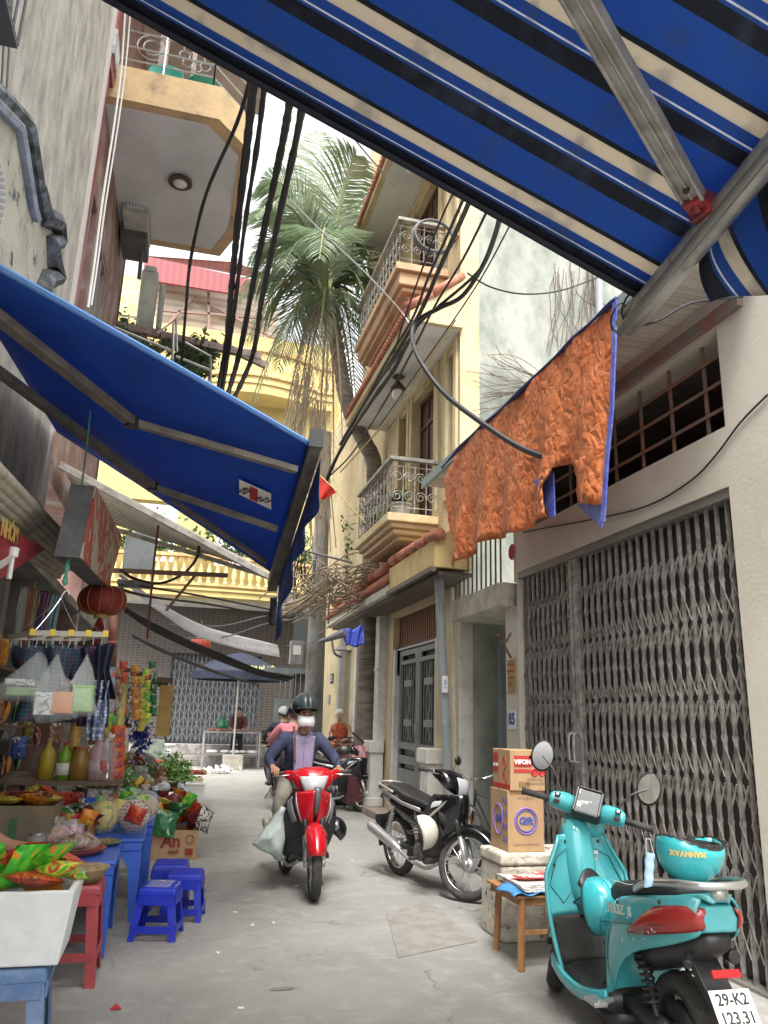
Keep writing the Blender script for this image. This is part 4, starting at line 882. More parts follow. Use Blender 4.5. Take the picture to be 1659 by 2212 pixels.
g=MB();leafcloud(g,lambda rr:V((rr.uniform(-2.6,4),24.9+rr.uniform(-.3,.3),6.3+abs(rr.gauss(0,.45)))),1500,.12,8);T(g,'balcony_plants',plant2,'row of leafy plants behind the far yellow balustrade','plants')

# ================= UTILITY POLE =================
up=thing('utility_pole','grey concrete utility pole with meter boxes standing in front of the yellow quoined house','utility pole',(2.74,17,0))
g=MB();pb=W(672,1640,Y=17);g.tube([(pb.x,17,0),(pb.x-.02,17,4),(pb.x-.05,17,8)],[.22,.19,.15],14);g.build('pole',poleM,up,smooth=True)
for k,(x,y,w_,h_) in enumerate([(640,1410,.28,.5),(627,1300,.3,.4),(612,1275,.25,.35)]):
    p=W(x,y,Y=16.8);g=MB();g.box(p,(w_,.2,h_));mb_=g.build('meter_box',M('grey meter box',(.30,.31,.31),.6,c2=(.2,.2,.2),s=8),up,bev=.01)
    g=MB();g.box(p+V((0,-.105,.05)),(w_*.6,.01,h_*.4));g.build('meter_window',paperw,mb_)
g=MB()
for i in range(24):
    a=W(655+random.uniform(-20,30),1190+random.uniform(0,90),Y=16.7);b=W(640+random.uniform(-50,50),1290+random.uniform(-40,50),Y=16.6);g.tube(sag(a,b,random.uniform(-.1,.3),8),.012,4)
g.build('wire_tangle',cable,up)
g=MB();q=W(650,1480,Y=19);g.bx(q.x-.9,q.x+.25,19,19.1,2.5,2.62)
for i in range(8): g.tube([(q.x-.5+i*.12,18.95,1.9),(q.x-.5+i*.12,18.95,2.5)],.012,4)
g.bx(q.x-.6,q.x+.5,19.02,19.1,0,1.9);T(g,'blue_grey_gate',M('dull teal steel',(.10,.13,.14),.6,c2=(.14,.16,.16),s=4),'dull blue grey gate with bars behind the utility pole','gate')
g=MB();q=W(657,1365,Y=20);g.box(q,(.55,.08,1.0));T(g,'dark_window',glassw,'small dark window between the mosaic shopfront and the utility pole','window')

# ================= COCONUT PALM =================
pt=thing('coconut_palm','tall coconut palm with green crown and hanging dead fronds growing beside the yellow house','palm tree',(3.3,13.6,0))
PY=13.6
tr_=[W(803,1750,Y=PY),W(803,1540,Y=PY),W(797,1340,Y=PY),W(806,1150,Y=PY),W(811,1010,Y=PY),W(785,950,Y=PY),W(762,905,Y=PY),W(745,850,Y=PY),W(735,790,Y=PY),W(720,710,Y=PY),W(708,640,Y=PY)]
tr_[0].z=0
tr_=[V((min(p.x,3.25),p.y,p.z)) for p in tr_]
g=MB();q=smoothpts(tr_,6);g.tube(q,[.17-.045*i/len(q)+(.008 if i%2 else 0) for i in range(len(q))],14);g.build('trunk',bark,pt,smooth=True)
crown=tr_[-1]
def frond(mb,o,tip,droop,n=46,L=.75,sd=0,w=.02,hang=.25,rm=None,side=None):
    rr=random.Random(sd);o=V(o);tip=V(tip);pts=[]
    for i in range(n+1):
        t=i/n;p=o.lerp(tip,t)+V((0,0,droop*4*t*(1-t)));pts.append(p)
    if rm is not None: rm.tube(pts[::3],[.035*(1-i/(n/3+1))+.006 for i in range(len(pts[::3]))],5)
    d0=(tip-o).normalized()
    for i in range(5,n):
        t=i/n;p=pts[i];d=(pts[i+1]-pts[i-1]).normalized();s=side if side is not None else d.cross(V((0,0,1)))
        if s.length<.2:s=V((1,0,0))
        s=V(s).normalized();u=d.cross(s)
        l=L*math.sin(PI*(t**.75)*.9+.15)*rr.uniform(.85,1.1)
        for k in(-1,1):
            if rr.random()<.05:continue
            dd=(s*k*.85+d*.75+V((0,0,-hang*rr.uniform(.6,1.5)))+u*rr.uniform(-.12,.12)).normalized();q=p+dd*l*.55;e=q+(dd+V((0,0,-hang*1.6))).normalized()*l*.45;wv=d*w
            mb.add([p-wv*.5,p+wv*.5,q+wv,q-wv,e],[(0,1,2,3),(3,2,4)])
g=MB();rm=MB()
Fr=[((690,285),14.0,.3),((640,300),15.2,.2),((770,335),13.0,.6),((560,395),13.4,.9),((550,470),12.6,1.0),((538,560),13.8,.8),((515,640),14.4,.7),((530,745),14.0,.9),((600,800),15.0,1.0),((815,400),14.6,.8),((850,520),13.2,.8),((830,620),13.9,.6),((815,760),13.0,1.1),((770,880),13.9,1.2),((690,560),11.0,1.0),((640,520),16.0,1.0),((740,480),16.2,1.0),((610,580),12.2,.9),((790,560),15.5,.9),((580,480),15,.8),((720,400),15.2,.5)]
for i,((x,y),Y,dr_) in enumerate(Fr):
    tp_=W(x,y,Y=Y)
    sv=None
    frond(g,crown+V((random.uniform(-.1,.1),random.uniform(-.1,.1),0)),tp_,dr_,66,1.2,i,.026,.26,rm,sv)
# frond skirts near the trunk
for i in range(7):
    a=i*.9;frond(g,crown-V((0,0,.2)),crown+V((math.cos(a)*1.5,math.sin(a)*1.2,-2.6-.3*math.sin(i*2))),1.0,44,.8,50+i,.016,.5,rm)
g.build('crown',palmg,pt);rm.build('frond_ribs',M('frond rib',(.22,.24,.1),.6),pt)
g=MB();rm=MB()
for i,((x,y),Y) in enumerate([((640,980),13.4),((610,930),13.6),((655,880),13.2),((700,980),13.0),((720,1050),13.2),((625,860),14.0),((680,1100),13.2),((740,980),12.9)]):
    frond(g,crown-V((0,0,.3)),W(x,y,Y=Y),.9,50,.6,80+i,.014,1.5,rm)
g.build('dead_fronds',palmd,pt);rm.build('dead_frond_ribs',palmd,pt)
# dead branches caught in the wires above the eave
g=MB();rr=random.Random(5)
for i in range(70):
    a=W(rr.uniform(690,880),rr.uniform(1215,1300),Y=12.5);b=W(rr.gauss(700,60),rr.gauss(1290,28),Y=12.8+rr.random());g.tube(sag(a,b,rr.uniform(-.35,.35),6),rr.uniform(.006,.016),4)
for i in range(26):
    a=W(720+rr.gauss(0,8),1250+rr.gauss(0,10),Y=12.6);b=W(rr.uniform(585,640),1320+rr.gauss(0,9),Y=12.9);g.tube(sag(a,b,rr.uniform(.0,.15),6),rr.uniform(.006,.012),4)
T(g,'dead_branches',palmd,'tangle of dead grey palm stalks caught on the wires above the tiled eave','branches')
g=MB();rr=random.Random(9)
for i in range(46):
    x=rr.uniform(668,700);a=W(x,rr.uniform(860,980),Y=13.2);b=W(x+rr.uniform(-20,28),rr.uniform(1050,1200),Y=13.1);g.tube(sag(a,b,rr.uniform(-.15,.15),5),.011,4)
for i in range(30):
    x=rr.uniform(610,660);a=W(x+25,rr.uniform(790,860),Y=13.2);b=W(x+rr.uniform(-20,20),rr.uniform(900,990),Y=13.1);g.tube(sag(a,b,rr.uniform(-.15,.15),5),.011,4)
T(g,'hanging_dead_frond',palmd,'curtain of withered brown frond strips hanging in front of the palm trunk','dead frond')
# dry vines on the pale wall
g=MB();rr=random.Random(12)
for i in range(34):
    x,y=rr.uniform(1180,1230),rr.uniform(820,850);p=[W(x,y,Y=9.35)];a=rr.uniform(2.3,3.9)
    for k in range(9): x+=math.cos(a)*20;y+=math.sin(a)*12;a+=rr.uniform(-.35,.35);p.append(W(x,y,Y=9.3-rr.random()*.05))
    g.tube(p,.006,3)
for i in range(26):
    x,y=rr.uniform(1190,1290),rr.uniform(560,600);p=[W(x,y,Y=9.35)];a=1.57
    for k in range(10): x+=math.cos(a)*12;y+=math.sin(a)*18;a+=rr.uniform(-.4,.4);p.append(W(x,y,Y=9.35))
    g.tube(p,.006,3)
T(g,'dry_vine',vine,'leafless dry creeper spread over the pale mildewed side wall','vine')
g=MB();g.tube([W(1293,560,Y=9.2),W(1296,720,Y=9.2)],.06,10);T(g,'wall_pipe',pipeg,'short grey pipe on the pale side wall beside the orange tarpaulin','pipe')

# ================= CABLES =================
def cab(pts,r,lab,mt=None,n=6,name='cable',grp=None,wob=0,sd=0):
    rr=random.Random(sd);P_=smoothpts([W(x,y,Y=Y) for x,y,Y in pts],n)
    g=MB();rad_=[r*(1+wob*rr.uniform(-1,1)) for _ in P_]
    g.tube(P_,rad_,6);return T(g,name,mt or cable,lab,'cable',grp)
cab([(552,130,5.5),(535,300,6.6),(514,480,8),(500,620,9.3),(487,760,10.8),(468,862,11)],.040,'leftmost thick black cable bundle dropping to the rusty beam',wob=.15,name='cable_bundle',n=14)
cab([(578,130,5.5),(556,310,6.6),(527,500,8),(505,680,10),(492,770,10.8),(478,862,11)],.026,'slimmer twisted cable beside the leftmost thick bundle',wob=.22,sd=2,name='cable_bundle',n=14)
cab([(634,170,5.5),(612,300,6.6),(576,470,8),(545,620,9.4),(518,760,10.8),(486,872,11)],.038,'third thick black cable bundle from the left with bend at the beam',wob=.15,sd=3,name='cable_bundle',n=14)
cab([(662,180,5.5),(636,320,6.6),(596,500,8),(565,650,9.4),(545,770,10.8),(500,872,11)],.036,'rightmost of the four thick overhead cable bundles',wob=.15,sd=4,name='cable_bundle',n=14)
cab([(548,140,6),(512,265,6.6),(445,420,8),(412,560,9),(402,660,10),(392,790,10.9)],.020,'single black cable curving away left of the thick bundles',wob=.1)
cab([(1085,440,5.5),(1072,500,6),(1045,570,6.5),(1000,638,7),(950,665,7.3),(905,690,7.6),(890,722,7.6),(905,775,7.2),(960,850,6.8),(1050,920,6.2),(1130,970,5.8),(1208,997,5.5)],.026,'thick black cable looping down from the right to the torn orange tarpaulin',n=8)
cab([(1090,440,5.6),(1060,530,6.2),(1030,590,6.6),(940,668,7.4),(905,700,7.7),(880,740,8),(800,850,10),(740,950,12)],.018,'black cable running close beside the thick looping one')
cab([(1025,410,5.5),(990,490,6.2),(945,590,7),(905,680,7.8),(845,780,9),(775,890,11),(735,960,12.5)],.026,'heavy cable crossing the coil in front of the upper balcony')
cab([(1012,405,5.5),(970,500,6.2),(925,600,7),(890,690,7.8),(830,790,9),(750,940,12)],.016,'thinner cable just left of the heavy one by the coil')
cab([(985,405,6),(950,480,6.5),(905,600,7.4),(870,700,8.3),(840,800,9.3)],.011,'slim cable falling in front of the upper balcony railing')
cab([(1055,450,6),(1000,560,6.6),(940,660,7.4),(890,760,8.4),(830,870,9.8),(760,980,12),(710,1030,13)],.014,'cable slanting down behind the looping thick one')
cab([(1110,470,6),(1040,600,6.8),(960,720,7.8),(890,820,9),(820,920,10.5)],.009,'thin cable farthest right of the bundle at the pale wall')
cab([(985,690,8),(920,790,8.8),(860,880,9.8),(790,960,11),(735,1020,12)],.012,'yellow wire slanting across the tall brown doors',ywire)
cab([(1010,590,7),(1060,620,7.2),(1130,635,7.5),(1210,628,7.8),(1290,600,8)],.010,'slack cable sagging across the pale side wall')
cab([(725,250,6),(790,330,7),(850,400,8),(893,452,9)],.009,'thin cable crossing the sky beside the palm',cableg)
cab([(625,430,7),(700,505,7.6),(790,590,8.4),(860,665,9),(885,700,9)],.010,'pale thin cable in front of the palm crown',M('pale cable',(.45,.46,.44),.6))
cab([(880,740,8),(850,800,9),(800,870,10),(745,955,12),(705,1040,13),(690,1120,14)],.030,'dark cable bundle descending along the palm trunk',wob=.2)
cab([(430,1170,9),(425,1205,9.2),(395,1240,9.5),(345,1260,9.5),(290,1250,9),(262,1232,8.6)],.018,'black cable loop hanging below the ribbed beige awning')
cab([(250,1270,8),(330,1290,9),(450,1305,11),(560,1325,12.6),(600,1325,13),(690,1290,14),(760,1290,14)],.016,'dark cable sagging across the alley under the awnings')
cab([(300,1265,9),(450,1290,11),(590,1318,13)],.014,'thin dark cable above the sagging one across the alley')
cab([(345,1375,13),(470,1378,13),(560,1352,13),(640,1325,13),(720,1262,13)],.012,'pale wire sagging toward the dead branches',cableg)
cab([(370,1350,13),(480,1352,13),(580,1330,13),(680,1330,13.5)],.012,'grey wire sagging below the dark cables across the alley',cableg)
cab([(620,1395,14),(690,1385,13),(745,1370,12)],.008,'thin wire holding the white cloth strip to the right wall',cableg)
cab([(600,1175,12),(680,1195,12),(760,1215,12)],.02,'short grey bar of cables by the dark blue valance',cableg)
cab([(342,1135,8),(330,1240,8.3),(318,1380,8.6)],.012,'rust coloured cord hanging down by the ribbed awning',M('rusty cord',(.15,.04,.03),.7))
p=W(938,508,Y=7.3);g=MB()
for k in range(3): g.tube([p+V((math.cos(t)*(.225+.008*k),.02*k,math.sin(t)*(.20+.006*k))) for t in[i*PI/16 for i in range(33)]],.012,6)
for k in range(5): g.tube([p+V((0,0,-.2)),p+V((.02*k,0,-.35-.03*k))],.006,4)
T(g,'cable_coil',cableg,'coil of spare grey cable hanging in front of the upper balcony','cable coil')
cab([(201,828,5.2),(188,960,5.3),(175,1060,5.2),(168,1110,5.2)],.006,'thin green cord hanging from the blue awning arm',rope)
cab([(160,1110,5.2),(152,1170,5),(146,1215,4.8),(140,1262,4.6)],.012,'knotted green rope holding the peg hanger',rope,name='rope',wob=.4,n=10)
# red flag
g=MB();a=W(682,1020,Y=12);b=W(728,1062,Y=11.6);c=W(700,1078,Y=11.8);d_=W(678,1080,Y=12);g.grid(lambda u,v:a.lerp(b,u).lerp(d_.lerp(c,u),v)+V((0,.05*math.sin(u*8),0)),10,4)
g2=thing('red_flag','small red flag on a thin pole behind the blue awning corner','flag',a);g.build('cloth',M('flag red',(.62,.03,.015),.7),g2,sol=.003)
g=MB();g.tube([W(672,1010,Y=12.05),W(725,1058,Y=11.6),W(790,1130,Y=11.3)],.012,5);g.build('pole',ywire,g2)
# hanging cloth strips
def strip(top,bot,lab,mt,name,Ys,sol=.004):
    k=len(top);g=MB();A=smoothpts([W(x,y,Y=Y) for (x,y),Y in zip(top,Ys)],5);B=smoothpts([W(x,y,Y=Y+.15) for (x,y),Y in zip(bot,Ys)],5)
    g.grid(lambda u,v:A[min(int(u*(len(A)-1)+.5),len(A)-1)].lerp(B[min(int(u*(len(A)-1)+.5),len(A)-1)],v)+V((0,.04*math.sin(v*9+u*20),0)),len(A)-1,6)
    T(g,name,mt,lab,'cloth',smooth=True,sol=sol)
strip([(262,1238),(340,1298),(450,1355),(600,1393)],[(255,1243),(330,1312),(450,1384),(605,1420)],'long sagging white cloth strip stretched across the alley',M('grubby white cloth',(.9,.9,.92),.8,c2=(.86,.86,.88),s=5,c3=(.12,.11,.1),s3=9,lo3=.64,hi3=.7),'white_cloth_strip',[9,10.5,12.5,15])
strip([(270,1310),(340,1350),(450,1400),(570,1448),(640,1462)],[(268,1322),(335,1366),(440,1415),(560,1460),(620,1472)],'black shade cloth strip hanging below the white one',blackfab,'black_shade_strip',[8.6,10,12,14.5,15.5])
strip([(285,1370),(370,1410),(470,1450),(560,1478)],[(285,1376),(365,1416),(465,1455),(555,1481)],'narrow dark strip of rolled shade under the black cloth',M('grey roll',(.13,.13,.13),.8),'shade_roll',[9,11,13.5,15.5])
translucent(bpy.data.materials['grubby white cloth'],.55)
# blue flag like cloth on bar right
p=[W(x,y,Y=11.5) for x,y in[(738,1362),(786,1352),(785,1396),(748,1396)]];g=MB();g.grid(lambda u,v:p[0].lerp(p[1],u).lerp(p[3].lerp(p[2],u),v)+V((0,.04*math.sin(u*14+v*4),.02*math.sin(u*9))),14,8)
T(g,'blue_rag',M('blue rag',(.05,.08,.42),.6,b=.6),'crumpled blue rag tied under the tiled eave','rag',smooth=True,sol=.004)
g=MB();g.tube([W(690,1386,Y=11.6),W(715,1378,Y=11.5),W(745,1366,Y=11.4)],[.03,.045,.07],8);T(g,'grey_pole_end',cableg,'grey tapered tube sticking out beside the blue rag','pipe')
g=MB();g.tube(smoothpts([W(716,1375,Y=11.9),W(722,1410,Y=11.9),W(738,1420,Y=11.9)],4),.02,6);g.lathe([(.02,0),(.12,-.07),(.001,-.06)],W(738,1395,Y=11.9),10);T(g,'street_light_arm',cableg,'small lamp arm under the blue rag by the eave','lamp')
# ================= MOTORBIKES =================
def sec(y,z,hx,hz,n=18,p=2.6,tilt=0,cx=0,top=1.0):
    o=[]
    for i in range(n):
        t=2*PI*i/n;c,s=math.cos(t),math.sin(t)
        x=hx*abs(c)**(2/p)*(1 if c>0 else -1);w=hz*abs(s)**(2/p)*(1 if s>0 else -1)
        if w>0:x*=top+(1-top)*(1-w/hz)
        o.append(V((cx+x,y+w*math.sin(tilt),z+w*math.cos(tilt))))
    return o
def tyre(mb,c,r,w,n=36,M_=None):
    c=V(c);vs=[];prof=[(r-w*.75,-w*.42),(r-w*.35,-w*.5),(r-w*.08,-w*.32),(r,0),(r-w*.08,w*.32),(r-w*.35,w*.5),(r-w*.75,w*.42)];k=len(prof);fs=[]
    for i in range(n):
        a=2*PI*i/n
        for q,x in prof: vs.append(c+V((x,q*math.cos(a),q*math.sin(a))))
    for i in range(n):
        for j in range(k): fs.append((i*k+j,i*k+(j+1)%k,((i+1)%n)*k+(j+1)%k,((i+1)%n)*k+j))
    mb.add(vs,fs)
def ringx(mb,c,r,t,n=32,m_=6,flat=1): mb.tube([V(c)+V((0,r*math.cos(2*PI*i/n),r*math.sin(2*PI*i/n))) for i in range(n)],t,m_,closed=True)
def wheel(par,c,r,w,Mx=None,spoke=True,disc=False,world=False,rimm=None):
    g=MB();g.m=Mx;tyre(g,c,r,w);tw=g.build('wheel',rubber,par,world=False,smooth=True)
    g=MB();g.m=Mx
    for s in(-1,1): ringx(g,V(c)+V((s*w*.28,0,0)),r-w*.78,.009)
    vs=[];fs=[];n=36;rr_=r-w*.86
    for i in range(n):
        a=2*PI*i/n
        for s in(-1,1): vs.append(V(c)+V((s*w*.3,rr_*math.cos(a),rr_*math.sin(a))))
    for i in range(n): fs.append((2*i,2*i+1,2*((i+1)%n)+1,2*((i+1)%n)))
    g.add(vs,fs);g.build('rim',rimm or chrome,tw,world=False,smooth=True)
    g=MB();g.m=Mx;g.lathe([(.001,-.05),(.03,-.05),(.055,-.035),(.06,.03),(.03,.05),(.001,.05)],c,16,'X');
    g.build('hub',silver,tw,world=False,smooth=True)
    if disc:
        g=MB();g.m=Mx;g.lathe([(.05,-.055),(.11,-.055),(.11,-.051),(.05,-.051)],c,24,'X');g.build('brake_disc',silver,tw,world=False)
    g=MB();g.m=Mx
    if spoke:
        for i in range(18):
            a=2*PI*i/18+.1;b=a+(.5 if i%2 else -.5);s=1 if i%2 else -1
            g.tube([V(c)+V((s*.035,.05*math.cos(b),.05*math.sin(b))),V(c)+V((s*.005,rr_*math.cos(a),rr_*math.sin(a)))],.0028,4)
    else:
        for i in range(5):
            a=2*PI*i/5
            for s in(-.12,.12): g.bar(V(c)+V((0,.04*math.cos(a+s*3),.04*math.sin(a+s*3))),V(c)+V((0,rr_*math.cos(a+s),rr_*math.sin(a+s))),.02,.016,up=(1,0,0))
    g.build('spokes',silver,tw,world=False)
    return tw
def fender(mb,c,r,a0,a1,hw,n=16,k=8,tip=1.0,drop=.5):
    secs=[]
    for i in range(n+1):
        t=i/n;a=a0+(a1-a0)*t;w=hw*(tip+(1-tip)*math.sin(PI*min(1,t*1.2)));row=[]
        for j in range(k+1):
            s=-1+2*j/k;rr_=r-hw*drop*abs(s)**2.2;row.append(V(c)+V((w*s,rr_*math.cos(a),rr_*math.sin(a))))
        secs.append(row)
    mb.loft(secs,closed_ring=False)
def mirror(par,base,head,Mx,rx=.06,rz=.045,nrm=(0,-1,.1)):
    g=MB();g.m=Mx;b=V(base);h=V(head);g.tube(smoothpts([b,b.lerp(h,.4)+V((0,0,.03)),h],4),.0055,6);st=g.build('mirror_stem',blackp,par,world=False)
    g=MB();F=FR(h,V(nrm).cross(V((0,0,1)))*-1,(0,0,1));F=(Mx@F) if Mx is not None else F
    g.lathe([(.001,0),(.85,.002),(1,.012),(.8,.03),(.001,.04)],(0,0,0),18,'Z',None);g.v=[F@V((p.x*rx,p.y*rz,-p.z*.8)) for p in g.v]
    g.build('mirror_shell',blackp,st,world=False,smooth=True)
    g=MB();g.lathe([(.001,0),(.86,0),(.86,.001),(.001,.001)],(0,0,0),18,'Z');g.v=[F@V((p.x*rx,p.y*rz,.001+p.z)) for p in g.v];g.build('mirror_glass',mirrorm,st,world=False)
def steerM(ax_pt,rake,ang): 
    a=V((0,-math.sin(rake),math.cos(rake)));return Matrix.Translation(V(ax_pt))@Matrix.Rotation(ang,4,a)@Matrix.Translation(-V(ax_pt))
def underbone(name,label,loc,rz,main,side,steer=0,lean=0,accent=None,seatm=None,nose='v',scale=1,front_only=False,grp=None,simple=False,mir=(1,1),tailc=None):
    t=thing(name,label,'motorbike',loc,rz,grp,lean,scale);accent=accent or silver
    r=.287;fa_=V((0,.62,r));ra=V((0,-.60,r));Ms=steerM((0,.40,.75),rad(26),steer)
    wheel(t,fa_,r,.085,Ms,disc=False);wheel(t,ra,r,.088)
    B=lambda nm,mt,mb,par=t,**k: mb.build(nm,mt,par,world=False,**k)
    # fork
    for s in(-1,1):
        g=MB();g.m=Ms;x=.075*s;g.tube([(x,.625,.29),(x,.535,.50)],[.021,.024],10);g.lathe([(.03,-.02),(.03,.02)],(x,.62,.29),8,'X');f=B('fork_leg',silver,g,smooth=True)
        g=MB();g.m=Ms;g.tube([(x,.535,.50),(x,.44,.72)],.026,10);B('fork_cover',blackp,g,f,smooth=True)
    g=MB();g.m=Ms;fender(g,fa_+V((0,0,.0)),r+.045,rad(20),rad(150),.098,drop=.75,tip=.75);B('front_fender',main,g,smooth=True,sol=.004)
    # handlebar
    g=MB();g.m=Ms;g.tube(smoothpts([(-.35,.22,1.0),(-.22,.27,1.0),(-.08,.34,.97),(.08,.34,.97),(.22,.27,1.0),(.35,.22,1.0)],4),.011,8);hb=B('handlebar',blackp,g)
    for s in(-1,1):
        g=MB();g.m=Ms;g.tube([(s*.24,.262,1.0),(s*.36,.215,1.0)],.017,10);g.lathe([(.001,-.006),(.021,-.006),(.021,.006),(.001,.006)],(s*.362,.214,1.0),10,'X');B('grip',rubber,g,hb,smooth=True)
        g=MB();g.m=Ms;g.tube(smoothpts([(s*.2,.31,.99),(s*.27,.33,.985),(s*.36,.29,.98)],4),.006,6);B('lever',silver,g,hb)
    # cowl
    g=MB();g.m=Ms
    g.loft([sec(.20,1.005,.06,.03,p=2.4),sec(.25,1.00,.15,.055),sec(.32,.975,.20,.09),sec(.40,.945,.185,.105,p=2.3),sec(.455,.92,.13,.085,p=2.2),sec(.475,.91,.06,.05,p=2.2)]);
    for s in(-1,1): g.loft([sec(.27,1.0,.03,.03,cx=s*.24),sec(.30,.985,.06,.045,cx=s*.2),sec(.34,.97,.05,.05,cx=s*.12)])
    cw=B('headlamp_cowl',main,g,smooth=True,sub=1)
    g=MB();g.m=Ms
    def hl(u,v):
        x=(u-.5)*2;z=.985-.16*v;wx=.125*(1-.5*v**1.5);return V((x*wx,.462+.035*(1-x*x)+.02*math.sin(v*PI),z))
    g.grid(hl,10,8);B('headlamp',lens,g,cw,smooth=True,sol=.008)
    g=MB();g.m=Ms;g.sph((0,.503,.885),(.035,.012,.02));B('lamp_bulb_reflector',mirrorm,g,cw,smooth=True)
    g=MB();g.m=Ms;g.loft([sec(.235,1.02,.09,.02),sec(.27,1.035,.10,.012)]);B('dial',blackp,g,cw)
    for s in(-1,1):
        if mir[(s+1)//2]: mirror(t,(s*.19,.27,1.02),(s*.30,.24,1.19),Ms,.065,.045,(0,-1,.05))
    if simple: pass
    # leg shield surface
    def LS(u,z,o=0):
        k=(z-.30)/(.86-.30);w=.15+.115*math.sin(PI*min(max(k*.85+.1,0),1));yf=.30+.17*k-.03*math.sin(PI*k)
        return V((u*w,yf-.13*abs(u)**1.7+.115*max(0,1-(u/.85)**2)*math.sin(PI*min(max((z-.40)/.52,0),1))**.6+o,z))
    g=MB();g.grid(lambda a,b:LS(-1+2*a,.30+.56*b),18,14);B('leg_shield',side,g,smooth=True,sol=.012)
    def patch(mb,q,o,n=8):   # quad in (u,z)
        mb.grid(lambda a,b:(lambda c:LS(c[0],c[1],o+.012*math.sin(PI*a)*math.sin(PI*b)))(tuple((q[0][i]*(1-a)+q[1][i]*a)*(1-b)+(q[3][i]*(1-a)+q[2][i]*a)*b for i in(0,1))),n,n)
    if nose=='v':
        for s in(-1,1):
            g=MB();patch(g,[(s*.16,.88),(s*.92,.84),(s*.42,.60),(0,.47)],.03,10);B('front_wing',main,g,smooth=True,sol=.012)
            g=MB();patch(g,[(s*.93,.80),(s*1.0,.75),(s*.62,.58),(s*.52,.60)],.036);B('turn_signal',M('smoked lens',(.22,.22,.23),.1,.3) if 'smoked lens' not in bpy.data.materials else bpy.data.materials['smoked lens'],g,smooth=True,sol=.008)
            g=MB();patch(g,[(s*.86,.835),(s*.90,.83),(s*.42,.605),(s*.39,.60)],.048);B('silver_trim',accent,g,smooth=True,sol=.004)
            g=MB();g.tube([LS(s*u_,z_,.05) for u_,z_ in((.55,.84),(.42,.74),(.25,.63),(.1,.54))],.003,4);B('panel_line',blackp,g)
        g=MB();patch(g,[(-.20,.90),(.20,.90),(.02,.66),(-.02,.66)],.040);B('nose_panel',M('nose grey',(.10,.10,.105),.35) if 'nose grey' not in bpy.data.materials else bpy.data.materials['nose grey'],g,smooth=True,sol=.01)
    else:
        g=MB();g.grid(lambda a,b:LS((-1+2*a)*(.45+.5*b),.50+.36*b,.03+.03*math.sin(PI*a)),14,10);B('nose_panel',main,g,smooth=True,sol=.012)
        for s in(-1,1):
            g=MB();patch(g,[(s*.66,.83),(s*.95,.79),(s*.92,.74),(s*.7,.77)],.036);B('turn_signal',lens,g,smooth=True,sol=.008)
            g=MB();patch(g,[(s*.55,.84),(s*.62,.83),(s*.98,.62),(s*.94,.60)],.045);B('silver_trim',accent,g,smooth=True,sol=.006)
    # frame body
    g=MB();g.loft([sec(.36,.62,.05,.12),sec(.22,.50,.06,.10),sec(.10,.42,.07,.09),sec(-.02,.44,.08,.10)]);g.tube([(0,.38,.8),(0,.30,.5),(0,.0,.36)],.04,8);B('frame_cover',blackp,g,smooth=True)
    for s in(-1,1):
        g=MB();secs=[]
        for y,z,h,x in[(.10,.56,.08,.085),(-.05,.60,.10,.105),(-.30,.645,.085,.12),(-.55,.70,.065,.11),(-.78,.745,.035,.07)]:
            secs.append([V((s*(x-.015),y,z-h)),V((s*x,y,z-h*.5)),V((s*(x+.008),y,z)),V((s*x,y,z+h*.6)),V((s*(x-.03),y,z+h))])
        g.loft(secs,closed_ring=False);B('side_panel',main if s<9 else main,g,smooth=True,sol=.008)
        g=MB();g.loft([[V((s*.118,.02,.66)),V((s*.122,.02,.70))],[V((s*.134,-.30,.70)),V((s*.134,-.30,.735))],[V((s*.122,-.60,.755)),V((s*.118,-.60,.79))],[V((s*.08,-.82,.79)),V((s*.07,-.82,.81))]],closed_ring=False);B('side_trim',accent,g,smooth=True,sol=.008)
        g=MB();g.tube([(s*.15,-.62,.33),(s*.13,-.48,.66)],.010,6);g.tube([V((s*.147,-.60,.37)).lerp(V((s*.133,-.50,.60)),k/60)+V((.024*math.cos(k*.9),.024*math.sin(k*.9),0)) for k in range(61)],.0055,4);B('shock_absorber',silver,g)
        g=MB();g.tube([(s*.07,0,.32),(s*.09,-.62,.287)],.02,8);B('swing_arm',M('dull black metal',(.03,.03,.03),.5,.5) if 'dull black metal' not in bpy.data.materials else bpy.data.materials['dull black metal'],g)
    g=MB();g.loft([sec(.10,.70,.06,.02,p=3),sec(.02,.735,.095,.035,p=3),sec(-.15,.755,.125,.045,p=3),sec(-.32,.77,.13,.05,p=3),sec(-.45,.81,.12,.05,p=3),sec(-.62,.835,.105,.045,p=3),sec(-.74,.83,.07,.03,p=3)]);B('seat',seatm or blackp,g,smooth=True,sub=1)
    g=MB();g.tube(smoothpts([(-.12,-.50,.80),(-.125,-.68,.84),(-.08,-.86,.86),(.08,-.86,.86),(.125,-.68,.84),(.12,-.50,.80)],5),.014,8);B('grab_rail',silver,g,smooth=True)
    g=MB();g.loft([sec(-.74,.765,.065,.035),sec(-.84,.775,.055,.03),sec(-.87,.775,.03,.02)]);B('tail_lamp',redlens,g,smooth=True)
    g=MB();fender(g,ra,r+.05,rad(85),rad(190),.065,drop=.5);g.box((0,-.95,.42),(.13,.01,.22),rx=.25);B('rear_fender',blackp,g,smooth=False,sol=.004)
